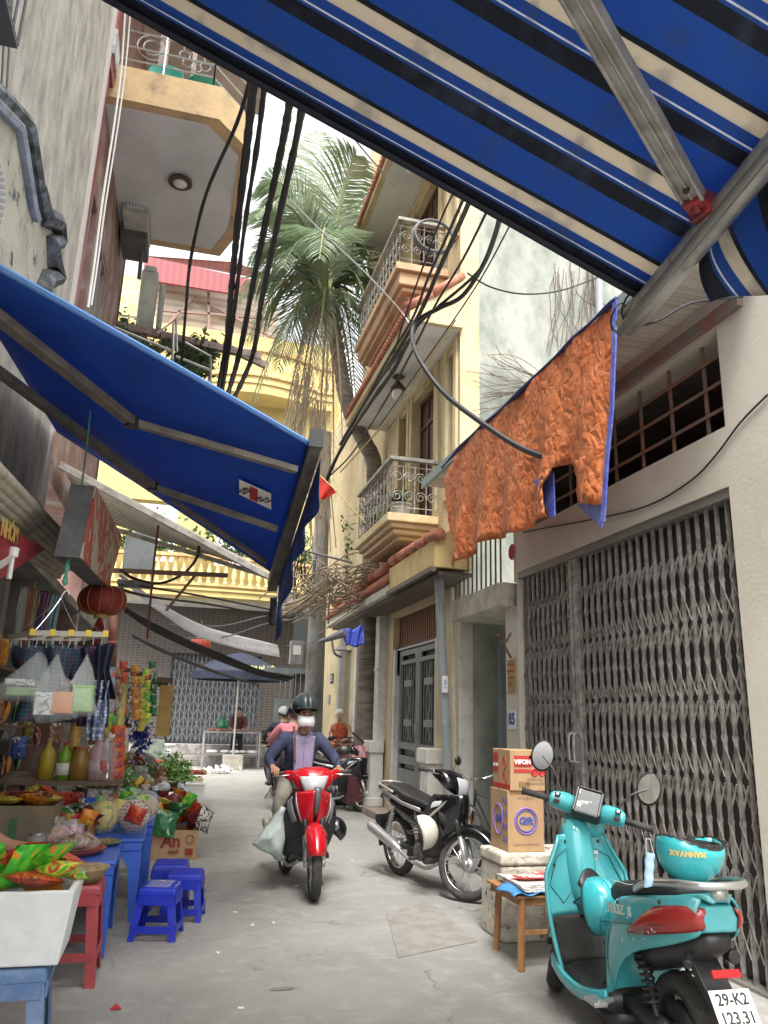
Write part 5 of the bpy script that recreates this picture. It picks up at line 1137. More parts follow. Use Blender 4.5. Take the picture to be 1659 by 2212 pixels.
    g=MB();g.tube([(-.10,.05,.30),(.10,.05,.30)],.09,14);g.loft([sec(.18,.34,.06,.05),sec(.08,.32,.085,.08),sec(-.12,.30,.09,.08),sec(-.2,.33,.06,.06)]);g.lathe([(.001,0),(.07,0),(.08,-.02),(.08,-.04)],(.14,-.02,.31),16,'X');g.tube([(0,.1,.3),(0,.26,.34)],.05,10);B('engine',M('cast engine',(.22,.22,.22),.45,.7,c2=(.12,.12,.12),s=10) if 'cast engine' not in bpy.data.materials else bpy.data.materials['cast engine'],g,smooth=True)
    g=MB();g.tube(smoothpts([(.05,.2,.24),(.11,.05,.18),(.15,-.2,.24),(.16,-.35,.30)],4),.016,8);g.tube([(.16,-.30,.29),(.165,-.45,.33),(.175,-.85,.44),(.175,-.90,.455)],[.025,.045,.055,.03],14);B('exhaust',silver,g,smooth=True)
    g=MB();g.tube([(-.22,.0,.27),(.22,.0,.27)],.011,6)
    for s in(-1,1): g.tube([(s*.15,0,.27),(s*.24,0,.27)],.017,8)
    B('footrest',rubber,g)
    g=MB();g.tube([(-.12,-.05,.25),(-.24,.03,.01)],.009,6);B('side_stand',blackp,g)
    return t
def helmet(name,lab,c,mt,M_=None,r=.13,vis=True,text_=None,par=None,flip=False,rz=0,tilt=0):
    c=V(c);R_=Matrix.Translation(c)@Matrix.Rotation(rz,4,'Z')@Matrix.Rotation(PI+tilt if flip else tilt,4,'X')
    g=MB();n=20
    def hf(u,v):
        a=2*PI*u;b=v*PI*.56;k=1+.04*math.cos(a)
        return R_@V((r*.92*math.sin(b)*math.sin(a),r*1.12*math.sin(b)*math.cos(a),r*math.cos(b)*(1.0)-(.02*math.cos(2*a)*v if v>.8 else 0)))
    g.grid(hf,n,9)
    if par is None:
        o=thing(name,lab,'helmet',c+V((0,0,-.05)));sh=g.build('shell',mt,o,smooth=True,sol=.012);kw=dict(world=True)
    else:
        o=par;sh=g.build(name,mt,par,world=False,smooth=True,sol=.012);kw=dict(world=False);o=sh
    g=MB();g.tube([hf(i/24,1) for i in range(24)],.007,5,closed=True);g.build('rim_band',blackp,o,**kw)
    g=MB()
    if not flip:
        for s in(-1,1): g.tube([hf(.25*s,.98),R_@V((s*r*.6,r*.2,-r*.95)),R_@V((0,r*.35,-r*1.12))],.006,4)
    else:
        for a_ in(.30,.42): g.tube([hf(a_,.98)+V((0,0,.01)),hf(a_,.8).lerp(hf(.36,.62),.3)+(hf(a_,.8)-c)*.06,hf(.36,.55)+(hf(.36,.55)-c)*.07],.007,4)
        g.box(hf(.36,.5)+(hf(.36,.5)-c)*.09,(.02,.02,.04))
    g.build('chin_strap',blackp,o,**kw)
    if vis:
        g=MB();g.grid(lambda u,v:R_@V(((u-.5)*2*r*.75,r*1.05*math.sqrt(max(0,1-((u-.5)*1.4)**2))+.055*v*math.cos((u-.5)*2.5),-.02-.02*v)),10,4);g.build('peak',blackp,o,smooth=True,sol=.005,**kw)
    g=MB();g.grid(lambda u,v:R_@V((r*.84*math.sin(v*PI*.55)*math.sin(2*PI*u),r*1.02*math.sin(v*PI*.55)*math.cos(2*PI*u),r*.9*math.cos(v*PI*.55)-.01)),16,8);g.build('lining',rubber,o,smooth=True,**kw)
    return o
# --- people ---
def skinmesh(name,mt,par,joints,edges,rads,root=0,sub=2,world=False,parent=None):
    me=bpy.data.meshes.new(name);me.from_pydata([tuple(j) for j in joints],edges,[]);me.update()
    o=bpy.data.objects.new(name,me);C.objects.link(o);me.materials.append(mt)
    k=o.modifiers.new('skin','SKIN');k.use_smooth_shade=True;k.branch_smoothing=.4
    if not me.skin_vertices: 
        me.attributes
    bpy.context.view_layer.objects.active=o
    sv=me.skin_vertices[0].data if me.skin_vertices else None
    for i,r_ in enumerate(rads):
        sv[i].radius=(r_,r_) if not isinstance(r_,tuple) else r_;sv[i].use_root=(i==root)
    q=o.modifiers.new('sub','SUBSURF');q.levels=sub;q.render_levels=sub
    o.parent=par;WM[o.name]=WM[par.name];return o
def person(lab,loc,rz,J,top,bottom,skn,hairm=None,shoes=None,shirt=None,mask=None,helm=None,grp=None,sleeve=3,legs_to=3,glasses=False,scale=1,name='person',hairlen=0,fat=1):
    """J: dict of joints in local coordinates (facing +Y): pelvis, chest, neck, head, and per side L/R: sh, el, wr, hip, kn, an, toe"""
    t=thing(name,lab,'person',loc,rz,grp,0,scale);j={k:V(v) for k,v in J.items()}
    P_=[];E_=[];R_=[];ix={}
    def add(k,p,r,frm=None):
        ix[k]=len(P_);P_.append(V(p));R_.append(r)
        if frm: E_.append((ix[frm],ix[k]))
    add('pelvis',j['pelvis'],(.13,.105));add('waist',j['pelvis'].lerp(j['chest'],.5),(.115,.095),'pelvis');add('chest',j['chest'],(.135,.105),'waist')
    up=(j['head']-j['chest']).normalized()
    add('nb',j['neck'],.06,'chest');hd=j['head'];add('nk',j['neck'].lerp(hd,.45),.052,'nb');add('jaw',hd+V((0,.015,-.07)),(.060,.066),'nk');add('hd',hd+V((0,0,.005)),(.074,.088),'jaw');add('crown',hd+V((0,-.015,.075)),(.06,.07),'hd')
    for s in'LR':
        add(s+'sh',j[s+'sh'],.047,'chest');add(s+'el',j[s+'el'],.040,s+'sh');add(s+'wr',j[s+'wr'],.026,s+'el')
        d=(j[s+'ha']-j[s+'wr']).normalized();q=j[s+'wr']+d*.06;add(s+'pa',q,(.036,.02),s+'wr')
        sx=1 if s=='R' else -1
        w=j.get(s+'hw',V((1,0,0)))
        c=j.get(s+'curl',V((0,0,-1)))
        for f_ in range(4):
            o=q+w*(.021-.014*f_)*1.3+d*.028;L=(.075,.082,.077,.06)[f_]
            add(f'{s}f{f_}',o,.010,s+'pa');add(f'{s}g{f_}',o+(d*.7+c*.45).normalized()*L*.5,.0088,f'{s}f{f_}');add(f'{s}h{f_}',P_[-1]+(d*.15+c).normalized()*L*.45,.0075,f'{s}g{f_}')
        o=j[s+'wr']+d*.03+w*.03;add(s+'t0',o,.012,s+'pa');add(s+'t1',o+(w*.5+d*.7+c*.4).normalized()*.045,.0095,s+'t0')
        add(s+'hip',j[s+'hip'],.082,'pelvis');add(s+'kn',j[s+'kn'],.056,s+'hip');add(s+'an',j[s+'an'],.034,s+'kn');add(s+'to',j[s+'to'],.032,s+'an')
    b=skinmesh('body',skn,t,P_,E_,R_,0,2)
    # face on the head
    g=MB()
    for s in(-1,1): g.sph(hd+V((s*.032,.078,.012)),(.015,.010,.008),8,6)
    g.build('eyes',M('eye white',(.55,.53,.5),.3) if 'eye white' not in bpy.data.materials else bpy.data.materials['eye white'],t,world=False,smooth=True)
    g=MB()
    for s in(-1,1): g.sph(hd+V((s*.032,.087,.012)),(.008,.005,.008),8,6);g.tube([hd+V((s*.015,.088,.031)),hd+V((s*.032,.09,.036)),hd+V((s*.05,.078,.031))],.0042,5)
    g.build('brows_and_pupils',hair,t,world=False)
    g=MB();g.loft([[hd+V((x,y,z)) for x,y in((-.008*k,.080),(0,.088+.014*k),(.008*k,.080))] for z,k in((.02,.5),(.0,.9),(-.018,1.4),(-.028,.9))]);
    for s in(-1,1): g.sph(hd+V((s*.080,-.005,-.002)),(.010,.018,.028),8,6)
    g.build('nose_and_ears',skn,t,world=False,smooth=True)
    if not mask:
        g=MB();g.tube([hd+V((-.022,.076,-.047)),hd+V((0,.086,-.05)),hd+V((.022,.076,-.047))],.005,5);g.build('mouth',M('lips',(.35,.13,.1),.6) if 'lips' not in bpy.data.materials else bpy.data.materials['lips'],t,world=False)
    else:
        g=MB()
        def mf(u,v):
            a=(u-.5)*PI*(.95-.5*max(0,v-.45)-.25*max(0,.3-v));rr_=.083+.018*math.sin(PI*v)*math.cos(a);return hd+V((math.sin(a)*rr_*1.0,math.cos(a)*(rr_+.012)-.0,-.005-.085*v+.012*abs(math.sin(a))*(1-2*v)))
        g.grid(mf,12,8);mk=g.build('face_mask',mask,t,world=False,smooth=True,sol=.004)
        g=MB()
        for s in(-1,1): g.tube([hd+V((s*.083,.01,-.02)),hd+V((s*.088,-.02,.0)),hd+V((s*.083,.01,-.06))],.002,4)
        g.build('ear_loop',paperw,mk,world=False)
    if hairm:
        g=MB();g.grid(lambda u,v:hd+V((.088*math.sin(v*PI*.56)*math.sin(2*PI*u),-.018+.104*math.sin(v*PI*.56)*math.cos(2*PI*u)*(1 if math.cos(2*PI*u)<0 else (1-.3*v)),.012+.098*math.cos(v*PI*.56)-(hairlen*v*(1-math.cos(2*PI*u))/2))),18,8);g.build('hair',hairm,t,world=False,smooth=True,sol=.012)
    # clothes
    def sub_(names,mt,nm,gr,root=0,cut=None):
        pi=[P_[ix[k]].copy() for k in names];rr_=[]
        for k in names:
            r_=R_[ix[k]]*(1.4 if k[1:]=='sh' and gr>1.3 else 1) if not isinstance(R_[ix[k]],tuple) else R_[ix[k]];r_=r_ if isinstance(r_,tuple) else (r_,r_);rr_.append((r_[0]*gr,r_[1]*gr))
        ei=[(names.index(a),names.index(b_)) for a in names for b_ in names if (ix[a],ix[b_]) in set(E_)]
        return skinmesh(nm,mt,t,pi,ei,rr_,root,2)
    if top:
        if sleeve==3: names=['pelvis','waist','chest','nb','Lsh','Lel','Lwr','Rsh','Rel','Rwr']
        else: names=['pelvis','waist','chest','nb','Lsh','Rsh']
        sv=P_[ix['nb']].copy();P_[ix['nb']]=P_[ix['chest']].lerp(sv,.72);svr=R_[ix['nb']];R_[ix['nb']]=.062
        sub_(names,top,'jacket' if sleeve==3 else 'blouse',1.36*fat);P_[ix['nb']]=sv;R_[ix['nb']]=svr
    if bottom:
        names=['pelvis','Lhip','Lkn','Lan','Rhip','Rkn','Ran'];sub_(names,bottom,'trousers',1.25)
    for s in'LR':
        a=j[s+'an'];b_=j[s+'to'];g=MB();d=(b_-a);d.z=0;d.normalize();g.m=FR(a.lerp(b_,.4)+V((0,0,-.03)),d.cross(V((0,0,1))),d);
        g.loft([[V((x*.5,y,z)) for x,z in((-.07,-.03),(.07,-.03),(.06,.03*k),(-.06,.03*k))] for y,k in((-.10,1.2),(-.02,1.3),(.07,.9),(.15,.4))]);g.build('shoe',shoes or blackp,t,world=False,smooth=True)
    if shirt:
        c=j['chest'];g=MB();f=lambda u,v:c+V(((u-.5)*.17*(1+.3*(1-v)),.134+.012*math.cos((u-.5)*3),.10-.36*v));
        g.grid(f,8,10);sh=g.build('shirt',shirt,t,world=False,smooth=True,sol=.006)
        g=MB()
        for s in(-1,1): g.prism([c+V((s*.01,.15,.06)),c+V((s*.03,.15,.03)),c+V((s*.09,.12,.12)),c+V((s*.055,.08,.155)),c+V((s*.04,.11,.13))],(0,.008,0))
        g.build('collar',shirt,sh,world=False)
        g=MB();g.tube([c+V((0,.152,.05-.3*k/8)) for k in range(9)],.003,4);g.build('placket',M('placket shade',(.27,.2,.36),.8),sh,world=False)
    return t
# ---------- red motorbike with rider ----------
RB=(1.23,7.66,0);RZ=PI+.055
rbk=underbone('motorbike','red and black motorbike ridden toward the camera by a man in a mask',RB,RZ,redpaint,blackp,steer=rad(-9),nose='v',seatm=blackp,mir=(1,0),lean=-.03)
J=dict(pelvis=(0,-.28,.90),chest=(0,-.14,1.22),neck=(0,-.07,1.37),head=(0.0,.0,1.50),
 Lsh=(-.165,-.11,1.30),Rsh=(.165,-.11,1.30),Lel=(-.33,-.06,1.10),Rel=(.33,-.06,1.10),Lwr=(-.315,.135,1.035),Rwr=(.315,.135,1.035),Lha=(-.31,.24,1.03),Rha=(.31,.24,1.03),
 Lhw=(1,0,0),Rhw=(-1,0,0),Lhip=(-.10,-.24,.86),Rhip=(.10,-.24,.86),Lkn=(-.21,.13,.70),Rkn=(.23,.13,.70),Lan=(-.20,-.02,.33),Ran=(.20,-.02,.33),Lto=(-.21,.12,.29),Rto=(.21,.12,.29))
rd=person('man in navy jacket, lilac shirt and white mask riding the red motorbike',RB,RZ,J,denim,khaki,skin,None,shoes=blackp,shirt=lilac,mask=maskw,fat=1.0)
hp=V((0,-.035,1.584));
helmet('helmet','',hp,M('dark green helmet',(.03,.045,.045),.3),None,.134,True,par=rd,tilt=.16)
g=MB();g.tube([(.10,-.04,1.40),(.095,.0,1.30),(.085,.0,1.10),(.05,-.06,.98)],.022,6,flat=.5);g.build('bag_strap',M('brown strap',(.20,.12,.09),.7),rd,world=False)
# carrier bag hung on the bike, seen on the left of the picture
bp=thing('carrier_bag','pale green plastic carrier bag hanging at the side of the red motorbike','bag',W(600,1790,Y=7.5))
g=MB();bgp=[W(x,y,Y=7.42) for x,y in[(608,1738),(618,1745),(610,1852),(590,1850),(556,1832),(548,1818),(580,1778)]]
cc=sum(bgp,V((0,0,0)))/len(bgp);rr=random.Random(2)
secs=[]
for k,(s,dy) in enumerate([(.15,-.10),(.35,-.095),(.55,-.085),(.75,-.07),(.9,-.045),(1.0,0),(.9,.045),(.55,.085),(.15,.10)]):
    q=smoothpts(bgp+[bgp[0]],5)[:-1];secs.append([cc+(p-cc)*s*(1+rr.uniform(-.04,.04))+V((0,dy,0)) for p in q])
secs=[[p+V((.02*NZ.noise(p*14),.05*NZ.noise(p*9+V((4,0,0))),.02*NZ.noise(p*17))) for p in q] for q in secs];g.loft(secs);g.build('bag',bagw,bp,smooth=True)
g=MB();g.tube([W(612,1742,Y=7.42),W(628,1715,Y=7.4)],.006,4);g.build('bag_handle',bagw,bp)
cap=thing('hanging_cap','round dark helmet hanging on the far side of the red motorbike','helmet',W(720,1790,Y=7.6))
helmet('helmet','',W(724,1790,Y=7.7),blackg,r=.1,vis=True,rz=1,tilt=.6)
bpy.data.objects.remove(cap)
hh=[o for o in C.objects if o.name.startswith('helmet') and o.type=='EMPTY'][-1];hh['label']='round black helmet hanging on the kerb side of the red motorbike'
# ---------- parked black and silver motorbike ----------
KB=(2.47,7.46,0);
kb=underbone('motorbike','black and silver motorbike parked by the grey door with a wire wheel turned left',KB,PI+.25,blackg,blackp,steer=rad(34),nose='n',accent=silver,mir=(1,0),lean=.05)
hk=W(915,1797,Y=7.0)
helmet('helmet','cream and green helmet hanging on the side of the parked black motorbike',hk+V((0,0,0)),M('cream helmet',(.62,.60,.50),.35,c2=(.56,.54,.44),s=5),r=.125,vis=True,rz=1.2,tilt=1.3)
# ---------- bicycle behind the cartons ----------
by=thing('bicycle','old dark bicycle leaning by the blue door behind the cardboard cartons','bicycle',(3.15,7.6,0),.1)
wl=wheel(by,(0,.52,.33),.33,.035);wheel(by,(0,-.52,.33),.33,.035)
g=MB()
for a,b in[((0,.52,.33),(0,.38,.80)),((0,.36,.72),(0,-.12,.30)),((0,.37,.78),(0,-.25,.72)),((0,-.12,.30),(0,-.27,.82)),((0,-.12,.30),(0,-.52,.33)),((0,-.25,.70),(0,-.52,.33))]: g.tube([a,b],.014,6)
g.build('bicycle_frame',blackp,by,world=False)
g=MB();g.tube(smoothpts([(-.27,.20,.93),(-.22,.32,.97),(-.08,.38,.92),(.08,.38,.92),(.22,.32,.97),(.27,.20,.93)],4),.011,6);g.tube([(0,.38,.8),(0,.38,.92)],.012);g.build('handlebar',chrome,by,world=False)
g=MB();g.loft([sec(-.38,.86,.09,.03),sec(-.28,.87,.07,.03),sec(-.12,.87,.02,.02)]);g.build('saddle',blackp,by,world=False,smooth=True)
g=MB();g.tube([(-.1,-.12,.22),(0,-.12,.3),(.1,-.12,.38)],.01);g.lathe([(.08,0),(.09,.004),(.08,.008)],(.03,-.12,.3),16,'X');g.build('pedals',silver,by,world=False)
g=MB();g.m=None;g.tube(smoothpts([(.02,.48,.60),(.05,.60,.50),(.04,.52,.35),(.06,.42,.45)],6),.014,6);ol_=g.build('orange_lock',M('orange lock',(.75,.12,.03),.5),by,world=False)

# ---------- turquoise scooter ----------
SC=(2.32,3.96,0);SR=-.05
sc=thing('scooter','bright turquoise electric scooter parked in the right foreground','scooter',SC,SR,None,-.015,.965)
Bc=lambda nm,mt,mb,par=sc,**k: mb.build(nm,mt,par,world=False,**k)
r=.235;fa_=V((0,.66,r));ra=V((0,-.62,r));Ms=steerM((0,.46,.7),rad(26),rad(-33));Ms=Ms@Matrix.Diagonal((1.07,1,1,1))
wheel(sc,fa_,r,.10,Ms,spoke=False,rimm=blackp);wheel(sc,ra,r,.11,spoke=False,rimm=blackp)
g=MB();g.m=Ms;fender(g,fa_,r+.035,rad(5),rad(160),.075,drop=.7);Bc('front_fender',turq,g,smooth=True,sol=.005)
for s in(-1,1):
    g=MB();g.m=Ms;g.tube([(s*.08,.66,.24),(s*.06,.50,.58)],.02,8);Bc('fork_leg',blackp,g)
# leg shield back: surface seen by the rider
def LSs(u,z,o=0):
    k=(z-.26)/(.90-.26);w=.235+.03*math.sin(PI*min(1,k*1.1))-.09*max(0,k-.72)*3.2-.02*(1-k)
    return V((u*w,.30+.12*k+o-.05*(1-abs(u)**2.0)*0-.055*(abs(u)**3),z))
g=MB();g.grid(lambda a,b:LSs(-1+2*a,.50+.42*b),20,14);Bc('leg_shield',turq,g,smooth=True,sol=.02)
g=MB();g.grid(lambda a,b:LSs((-1+2*a)*1.0,.26+.24*b),18,8);Bc('lower_inner_panel',blackp,g,smooth=True,sol=.02)
g=MB()
for s in(-1,1): g.tube([LSs(s,.22+.70*k/14,-.008) for k in range(15)],.012,6)
Bc('shield_edge',turq,g,smooth=True)
# centre spine with steering neck
g=MB()
g.loft([[V((x*w_,y+yy,z)) for x,yy in((-1,.05),(-.8,-.0),(-.45,-.035),(.45,-.035),(.8,0),(1,.05))] for z,w_,y in((.50,.05,.33),(.62,.085,.335),(.78,.10,.365),(.92,.10,.40),(1.0,.07,.42))],closed_ring=False);Bc('steering_neck',turq,g,smooth=True,sol=.01)
g=MB();g.tube([(-.01,.27,.66),(-.01,.30,.66)],.001);g.box((0,.283,.66),(.075,.03,.07));Bc('luggage_hook',blackp,g,bev=.006)
for s in(-1,1):
    q=[(s*.35,.86),(s*.82,.80),(s*.90,.66),(s*.55,.56),(s*.30,.62)]
    g=MB();g.tube([LSs(u,z,-.012) for u,z in q],.0025,4,closed=True);Bc('glovebox_line',blackp,g)
for i,(u,z) in enumerate([(-.82,.76),(.72,.88),(-.55,.88),(-.9,.46),(-.86,.30)]):
    g=MB();p=LSs(u,z,-.016);g.lathe([(.001,0),(.010,0),(.010,.008),(.001,.008)],p,8,'Y');Bc('screw',blackp,g)
p=LSs(.42,.80,-.016);g=MB();g.prism([p+V((x*.03,0,z*.03)) for x,z in((-.8,1),(.8,1),(.8,-.4),(0,-1.2),(-.8,-.4))],(0,-.004,0));bd=Bc('badge',M('badge grey',(.5,.5,.5),.5),g)
g=MB();text(g,'302',.028,FR(p+V((0,-.006,0)),(1,0,0),(0,0,1)),.001);Bc('badge_text',blackp,g,bd)
# floor board
g=MB();g.loft([sec(.36,.24,.16,.05,p=5),sec(.25,.22,.19,.045,p=5),sec(.0,.215,.20,.04,p=5),sec(-.18,.22,.19,.045,p=5),sec(-.25,.24,.17,.06,p=5)]);Bc('floor_board',blackp,g,smooth=True)
for s in(-1,1):
    g=MB();q=[V((s*.215,.34,.28)),V((s*.225,.20,.235)),V((s*.225,0,.22)),V((s*.22,-.18,.25)),V((s*.19,-.25,.27))]
    q=smoothpts(q,5);g.loft([[p+V((0,0,.03)),p+V((s*.016,0,.02)),p+V((s*.016,0,-.03)),p+V((-s*.01,0,-.05))] for p in q]);Bc('floor_side_skirt',turq,g,smooth=True)
g=MB();g.loft([sec(.30,.14,.10,.05),sec(0,.13,.15,.06),sec(-.25,.15,.16,.08)]);Bc('battery_case',blackp,g,smooth=True)
# rear body
for s in(-1,1):
    g=MB();secs=[]
    for y,zt,zb,x in[(-.20,.56,.24,.17),(-.26,.68,.30,.195),(-.36,.735,.44,.215),(-.50,.77,.53,.22),(-.66,.80,.585,.21),(-.82,.835,.64,.175),(-.94,.85,.70,.12)]:
        row=[]
        for k in range(9):
            t_=k/8;z=zb+(zt-zb)*t_;row.append(V((s*(x-.055*(t_**3)-.04*(1-t_)**2.2),y,z)))
        secs.append(row)
    g.loft(secs,closed_ring=False);sp_=Bc('side_panel',turq,g,smooth=True,sol=.01,sub=1)
    if s<0:
        g=MB();text(g,'FELIZ',.055,FR(V((-.222,-.44,.70)),(0,-1,.12),(0,.12,1)),.001,.002,1.3);text(g,'S',.06,FR(V((-.222,-.575,.715)),(0,-1,.12),(0,.12,1)),.001,.002,1.2);Bc('model_lettering',M('pale lettering',(.55,.6,.55),.4),g,sp_)
        g=MB();rr=random.Random(4)
        for i in range(14): y=-.52-rr.random()*.18;z=.60+rr.random()*.09;g.bar((-.2185,y,z),(-.2185,y+rr.uniform(-.03,.03),z+.03),.003,.002)
        Bc('scuff',M('scuff',(.08,.2,.2),.7),g,sp_)
    # tail lamp wrapping the side
    g=MB();secs=[]
    for y,zt,zb,x in[(-.55,.645,.62,.222),(-.66,.745,.64,.220),(-.78,.79,.675,.198),(-.90,.805,.705,.150),(-.965,.81,.73,.085)]:
        secs.append([V((s*(x-.02),y,zb)),V((s*(x+.004),y,zb+.3*(zt-zb))),V((s*(x+.002),y,zb+.7*(zt-zb))),V((s*(x-.03),y,zt))])
    g.loft(secs,closed_ring=False);Bc('tail_lamp',redlens,g,smooth=True,sol=.01,sub=1)
g=MB();g.loft([[V((x*w_,y,z)) for x,z in((-1,z0),(-.6,z0+.008),(.6,z0+.008),(1,z0))] for y,w_,z0 in((-.40,.14,.735),(-.7,.14,.80),(-.93,.08,.85),(-.97,.04,.83))],closed_ring=False);Bc('tail_top',turq,g,smooth=True,sol=.01)
g=MB();g.loft([[V((-.17,-.20,.24)),V((-.16,-.21,.56)),V((.16,-.21,.56)),V((.17,-.20,.24))],[V((-.16,-.24,.24)),V((-.15,-.25,.60)),V((.15,-.25,.60)),V((.16,-.24,.24))]]);Bc('under_seat_panel',turq,g)
for s in(-1,1):
    g=MB();g.tube([V((s*(.222-.004*abs(k-5)),-.24-.06*k,.60+.012*k)) for k in range(11)],.0022,4);Bc('panel_seam',blackp,g)
    g=MB();g.tube([V((s*.212,-.215-.004*k,.30+.03*k)) for k in range(12)],.002,4);Bc('panel_seam',blackp,g)
    for y,z in((-.30,.52),(-.46,.735),(-.78,.80)):
        g=MB();g.lathe([(.001,0),(.009,0),(.009,.006),(.001,.006)],(s*(.222 if y>-.7 else .185)-(.006 if s>0 else 0),y,z),8,'X');Bc('screw',blackp,g)
# saddle
g=MB();g.loft([sec(-.10,.68,.05,.03,p=3),sec(-.15,.715,.10,.05,p=3),sec(-.25,.745,.135,.05,p=3),sec(-.42,.765,.15,.045,p=3),sec(-.52,.80,.155,.05,p=3),sec(-.68,.83,.145,.05,p=3),sec(-.82,.84,.10,.035,p=3)]);st=Bc('seat',M('black vinyl',(.025,.025,.027),.5,b=.3,bs=60),g,smooth=True,sub=1)
g=MB();g.tube(smoothpts([(-.115,-.2,.782),(-.14,-.34,.80),(-.135,-.46,.81),(-.06,-.50,.84),(.06,-.50,.84),(.135,-.46,.81)],5),.002,4);Bc('seat_stitching',paperw,g,st)
g=MB()
q=smoothpts([(-.15,-.52,.80),(-.175,-.66,.855),(-.165,-.86,.895),(-.09,-.99,.905),(.09,-.99,.905),(.165,-.86,.895),(.175,-.66,.855),(.15,-.52,.80)],6)
g.tube(q,.017,8);g.box((0,-.93,.87),(.06,.10,.05));Bc('grab_rail',M('satin alloy rail',(.62,.62,.6),.28,.9),g,smooth=True)
g=MB();g.loft([[V((x,-.88,z)) for x,z in((-.12,.69),(-.125,.76),(-.09,.835),(.09,.835),(.125,.76),(.12,.69))],[V((x,-.955,z)) for x,z in((-.07,.715),(-.085,.76),(-.06,.815),(.06,.815),(.085,.76),(.07,.715))]]);Bc('tail_cap',turq,g,smooth=False,bev=.01)
# hanging undertray, fender, plate
g=MB();g.loft([sec(-.40,.50,.12,.09),sec(-.60,.56,.13,.08),sec(-.82,.63,.11,.06),sec(-.93,.67,.06,.04)]);Bc('undertray',blackp,g,smooth=True)
g=MB();g.bar((0,-.72,.64),(0,-1.00,.36),.13,.035);g.tube([(-.10,-.84,.60),(-.14,-.90,.58)],.02);g.lathe([(.001,0),(.03,0),(.03,.05),(.001,.06)],(.09,-.90,.60),10,'Y');rf=Bc('rear_mudguard',blackp,g,bev=.006)
g=MB();g.box((0,-.955,.555),(.13,.018,.03),rx=-.5);Bc('reflector',M('red reflector',(.45,.01,.015),.3),g,rf)
PM=Matrix.Translation(V((0,-1.0,.44)))@Matrix.Rotation(-.55,4,'X')
g=MB();g.m=PM;g.box((0,0,0),(.19,.004,.14));pl=Bc('number_plate',paperw,g,rf and sc,bev=.0015)
g=MB();g.m=PM;text(g,'29-K2',.062,FR((0,-.003,.032),(1,0,0),(0,0,1)),.0008,.0012,.95);text(g,'123.31',.062,FR((0,-.003,-.035),(1,0,0),(0,0,1)),.0008,.0012,.95);Bc('plate_text',blackp,g,pl)
for s in(-1,1):
    g=MB();a=V((s*.12,-.58,.28));b=V((s*.10,-.42,.56));g.tube([a,b],.012,6);g.tube([a.lerp(b,.15+.75*k/90)+V((.03*math.cos(k*.62),.03*math.sin(k*.62),0)) for k in range(91)],.007,4);Bc('shock_absorber',blackp,g)
g=MB();g.bar((-.09,-.05,.24),(-.09,-.62,.24),.04,.07);g.bar((.09,-.05,.24),(.09,-.62,.24),.04,.07);g.lathe([(.001,-.05),(.11,-.05),(.12,0),(.11,.05),(.001,.05)],ra,20,'X');Bc('swing_arm',blackp,g,smooth=True)
g=MB();g.tube([(-.18,-.28,.26),(-.27,-.30,.25)],.015);g.box((-.26,-.26,.25),(.07,.12,.02));Bc('pillion_peg',silver,g,bev=.004)
# bar covers, dial, grips, mirrors
def handle_side(s):
    g=MB();g.m=Ms;secs=[]
    for x,y,z,hy,hz in((.055,.40,1.06,.055,.055),(.11,.375,1.075,.06,.06),(.17,.345,1.075,.05,.055),(.215,.325,1.07,.04,.045)):
        secs.append([V((s*x,y+hy*math.cos(a),z+hz*math.sin(a))) for a in[2*PI*k/12 for k in range(12)]])
    g.loft(secs);h=Bc('handlebar_cover',turq,g,smooth=True,sub=1)
    g=MB();g.m=Ms;g.tube([(s*.20,.33,1.07),(s*.35,.275,1.07)],.019,12);g.lathe([(.001,0),(.024,0),(.024,.012),(.001,.012)],(s*.352-(0.006),.274,1.07),12,'X');Bc('grip',rubber,g,h,smooth=True)
    g=MB();g.m=Ms;g.tube(smoothpts([(s*.19,.39,1.065),(s*.26,.385,1.06),(s*.35,.34,1.055)],4),.007,6);Bc('brake_lever',blackp,g,h)
    g=MB();g.m=Ms
    for dx,dz in((.0,.028),(.0,-.012)): g.box((s*.165+dx,.288,1.08+dz),(.032,.018,.022))
    Bc('switches',blackp,g,h,bev=.003)
    g=MB();g.m=Ms;g.box((s*.165,.282,1.082+.03),(.016,.01,.012));Bc('switch_rocker',paperw,g,h)
handle_side(-1);handle_side(1)
g=MB();g.m=Ms;F_=FR((0,.36,1.105),(1,0,0),(0,.55,.83));g.m=Ms@F_
g.box((0,0,-.03),(.155,.185,.075));hc=Bc('dial_housing',blackp,g,bev=.018)
g=MB();g.m=Ms@F_;g.box((0,0,.010),(.115,.145,.006));Bc('dial_screen',M('dial glass painted glare',(.015,.017,.017),.45,c2=(.42,.44,.43),s=16,lo=.56,hi=.58),g,hc)  # pale patches paint a leafy sky reflection into the glass colour
g=MB();g.m=Ms@F_;
for x0,x1,y0,y1 in((-.065,.065,.078,.088),(-.065,.065,-.088,-.078),(-.075,-.062,-.08,.08),(.062,.075,-.08,.08)): g.bx(x0,x1,y0,y1,-.02,.022)
Bc('dial_rim',blackp,g,hc,bev=.004)
g=MB();g.m=Ms;g.loft([sec(.40,1.0,.11,.07),sec(.46,.98,.12,.09),sec(.53,.95,.09,.08),sec(.56,.94,.04,.04)]);Bc('headlamp_cowl',turq,g,smooth=True,sub=1)
g=MB();g.m=Ms;g.loft([sec(.52,.95,.07,.05),sec(.57,.94,.04,.03)]);Bc('headlamp',lens,g,smooth=True)
mirror(sc,(-.16,.36,1.13),(-.30,.40,1.30),Ms,.068,.098,(.12,-1,.15));mirror(sc,(.16,.36,1.13),(.30,.40,1.28),Ms,.068,.098,(-.15,-1,.15))
g=MB();rr=random.Random(8)
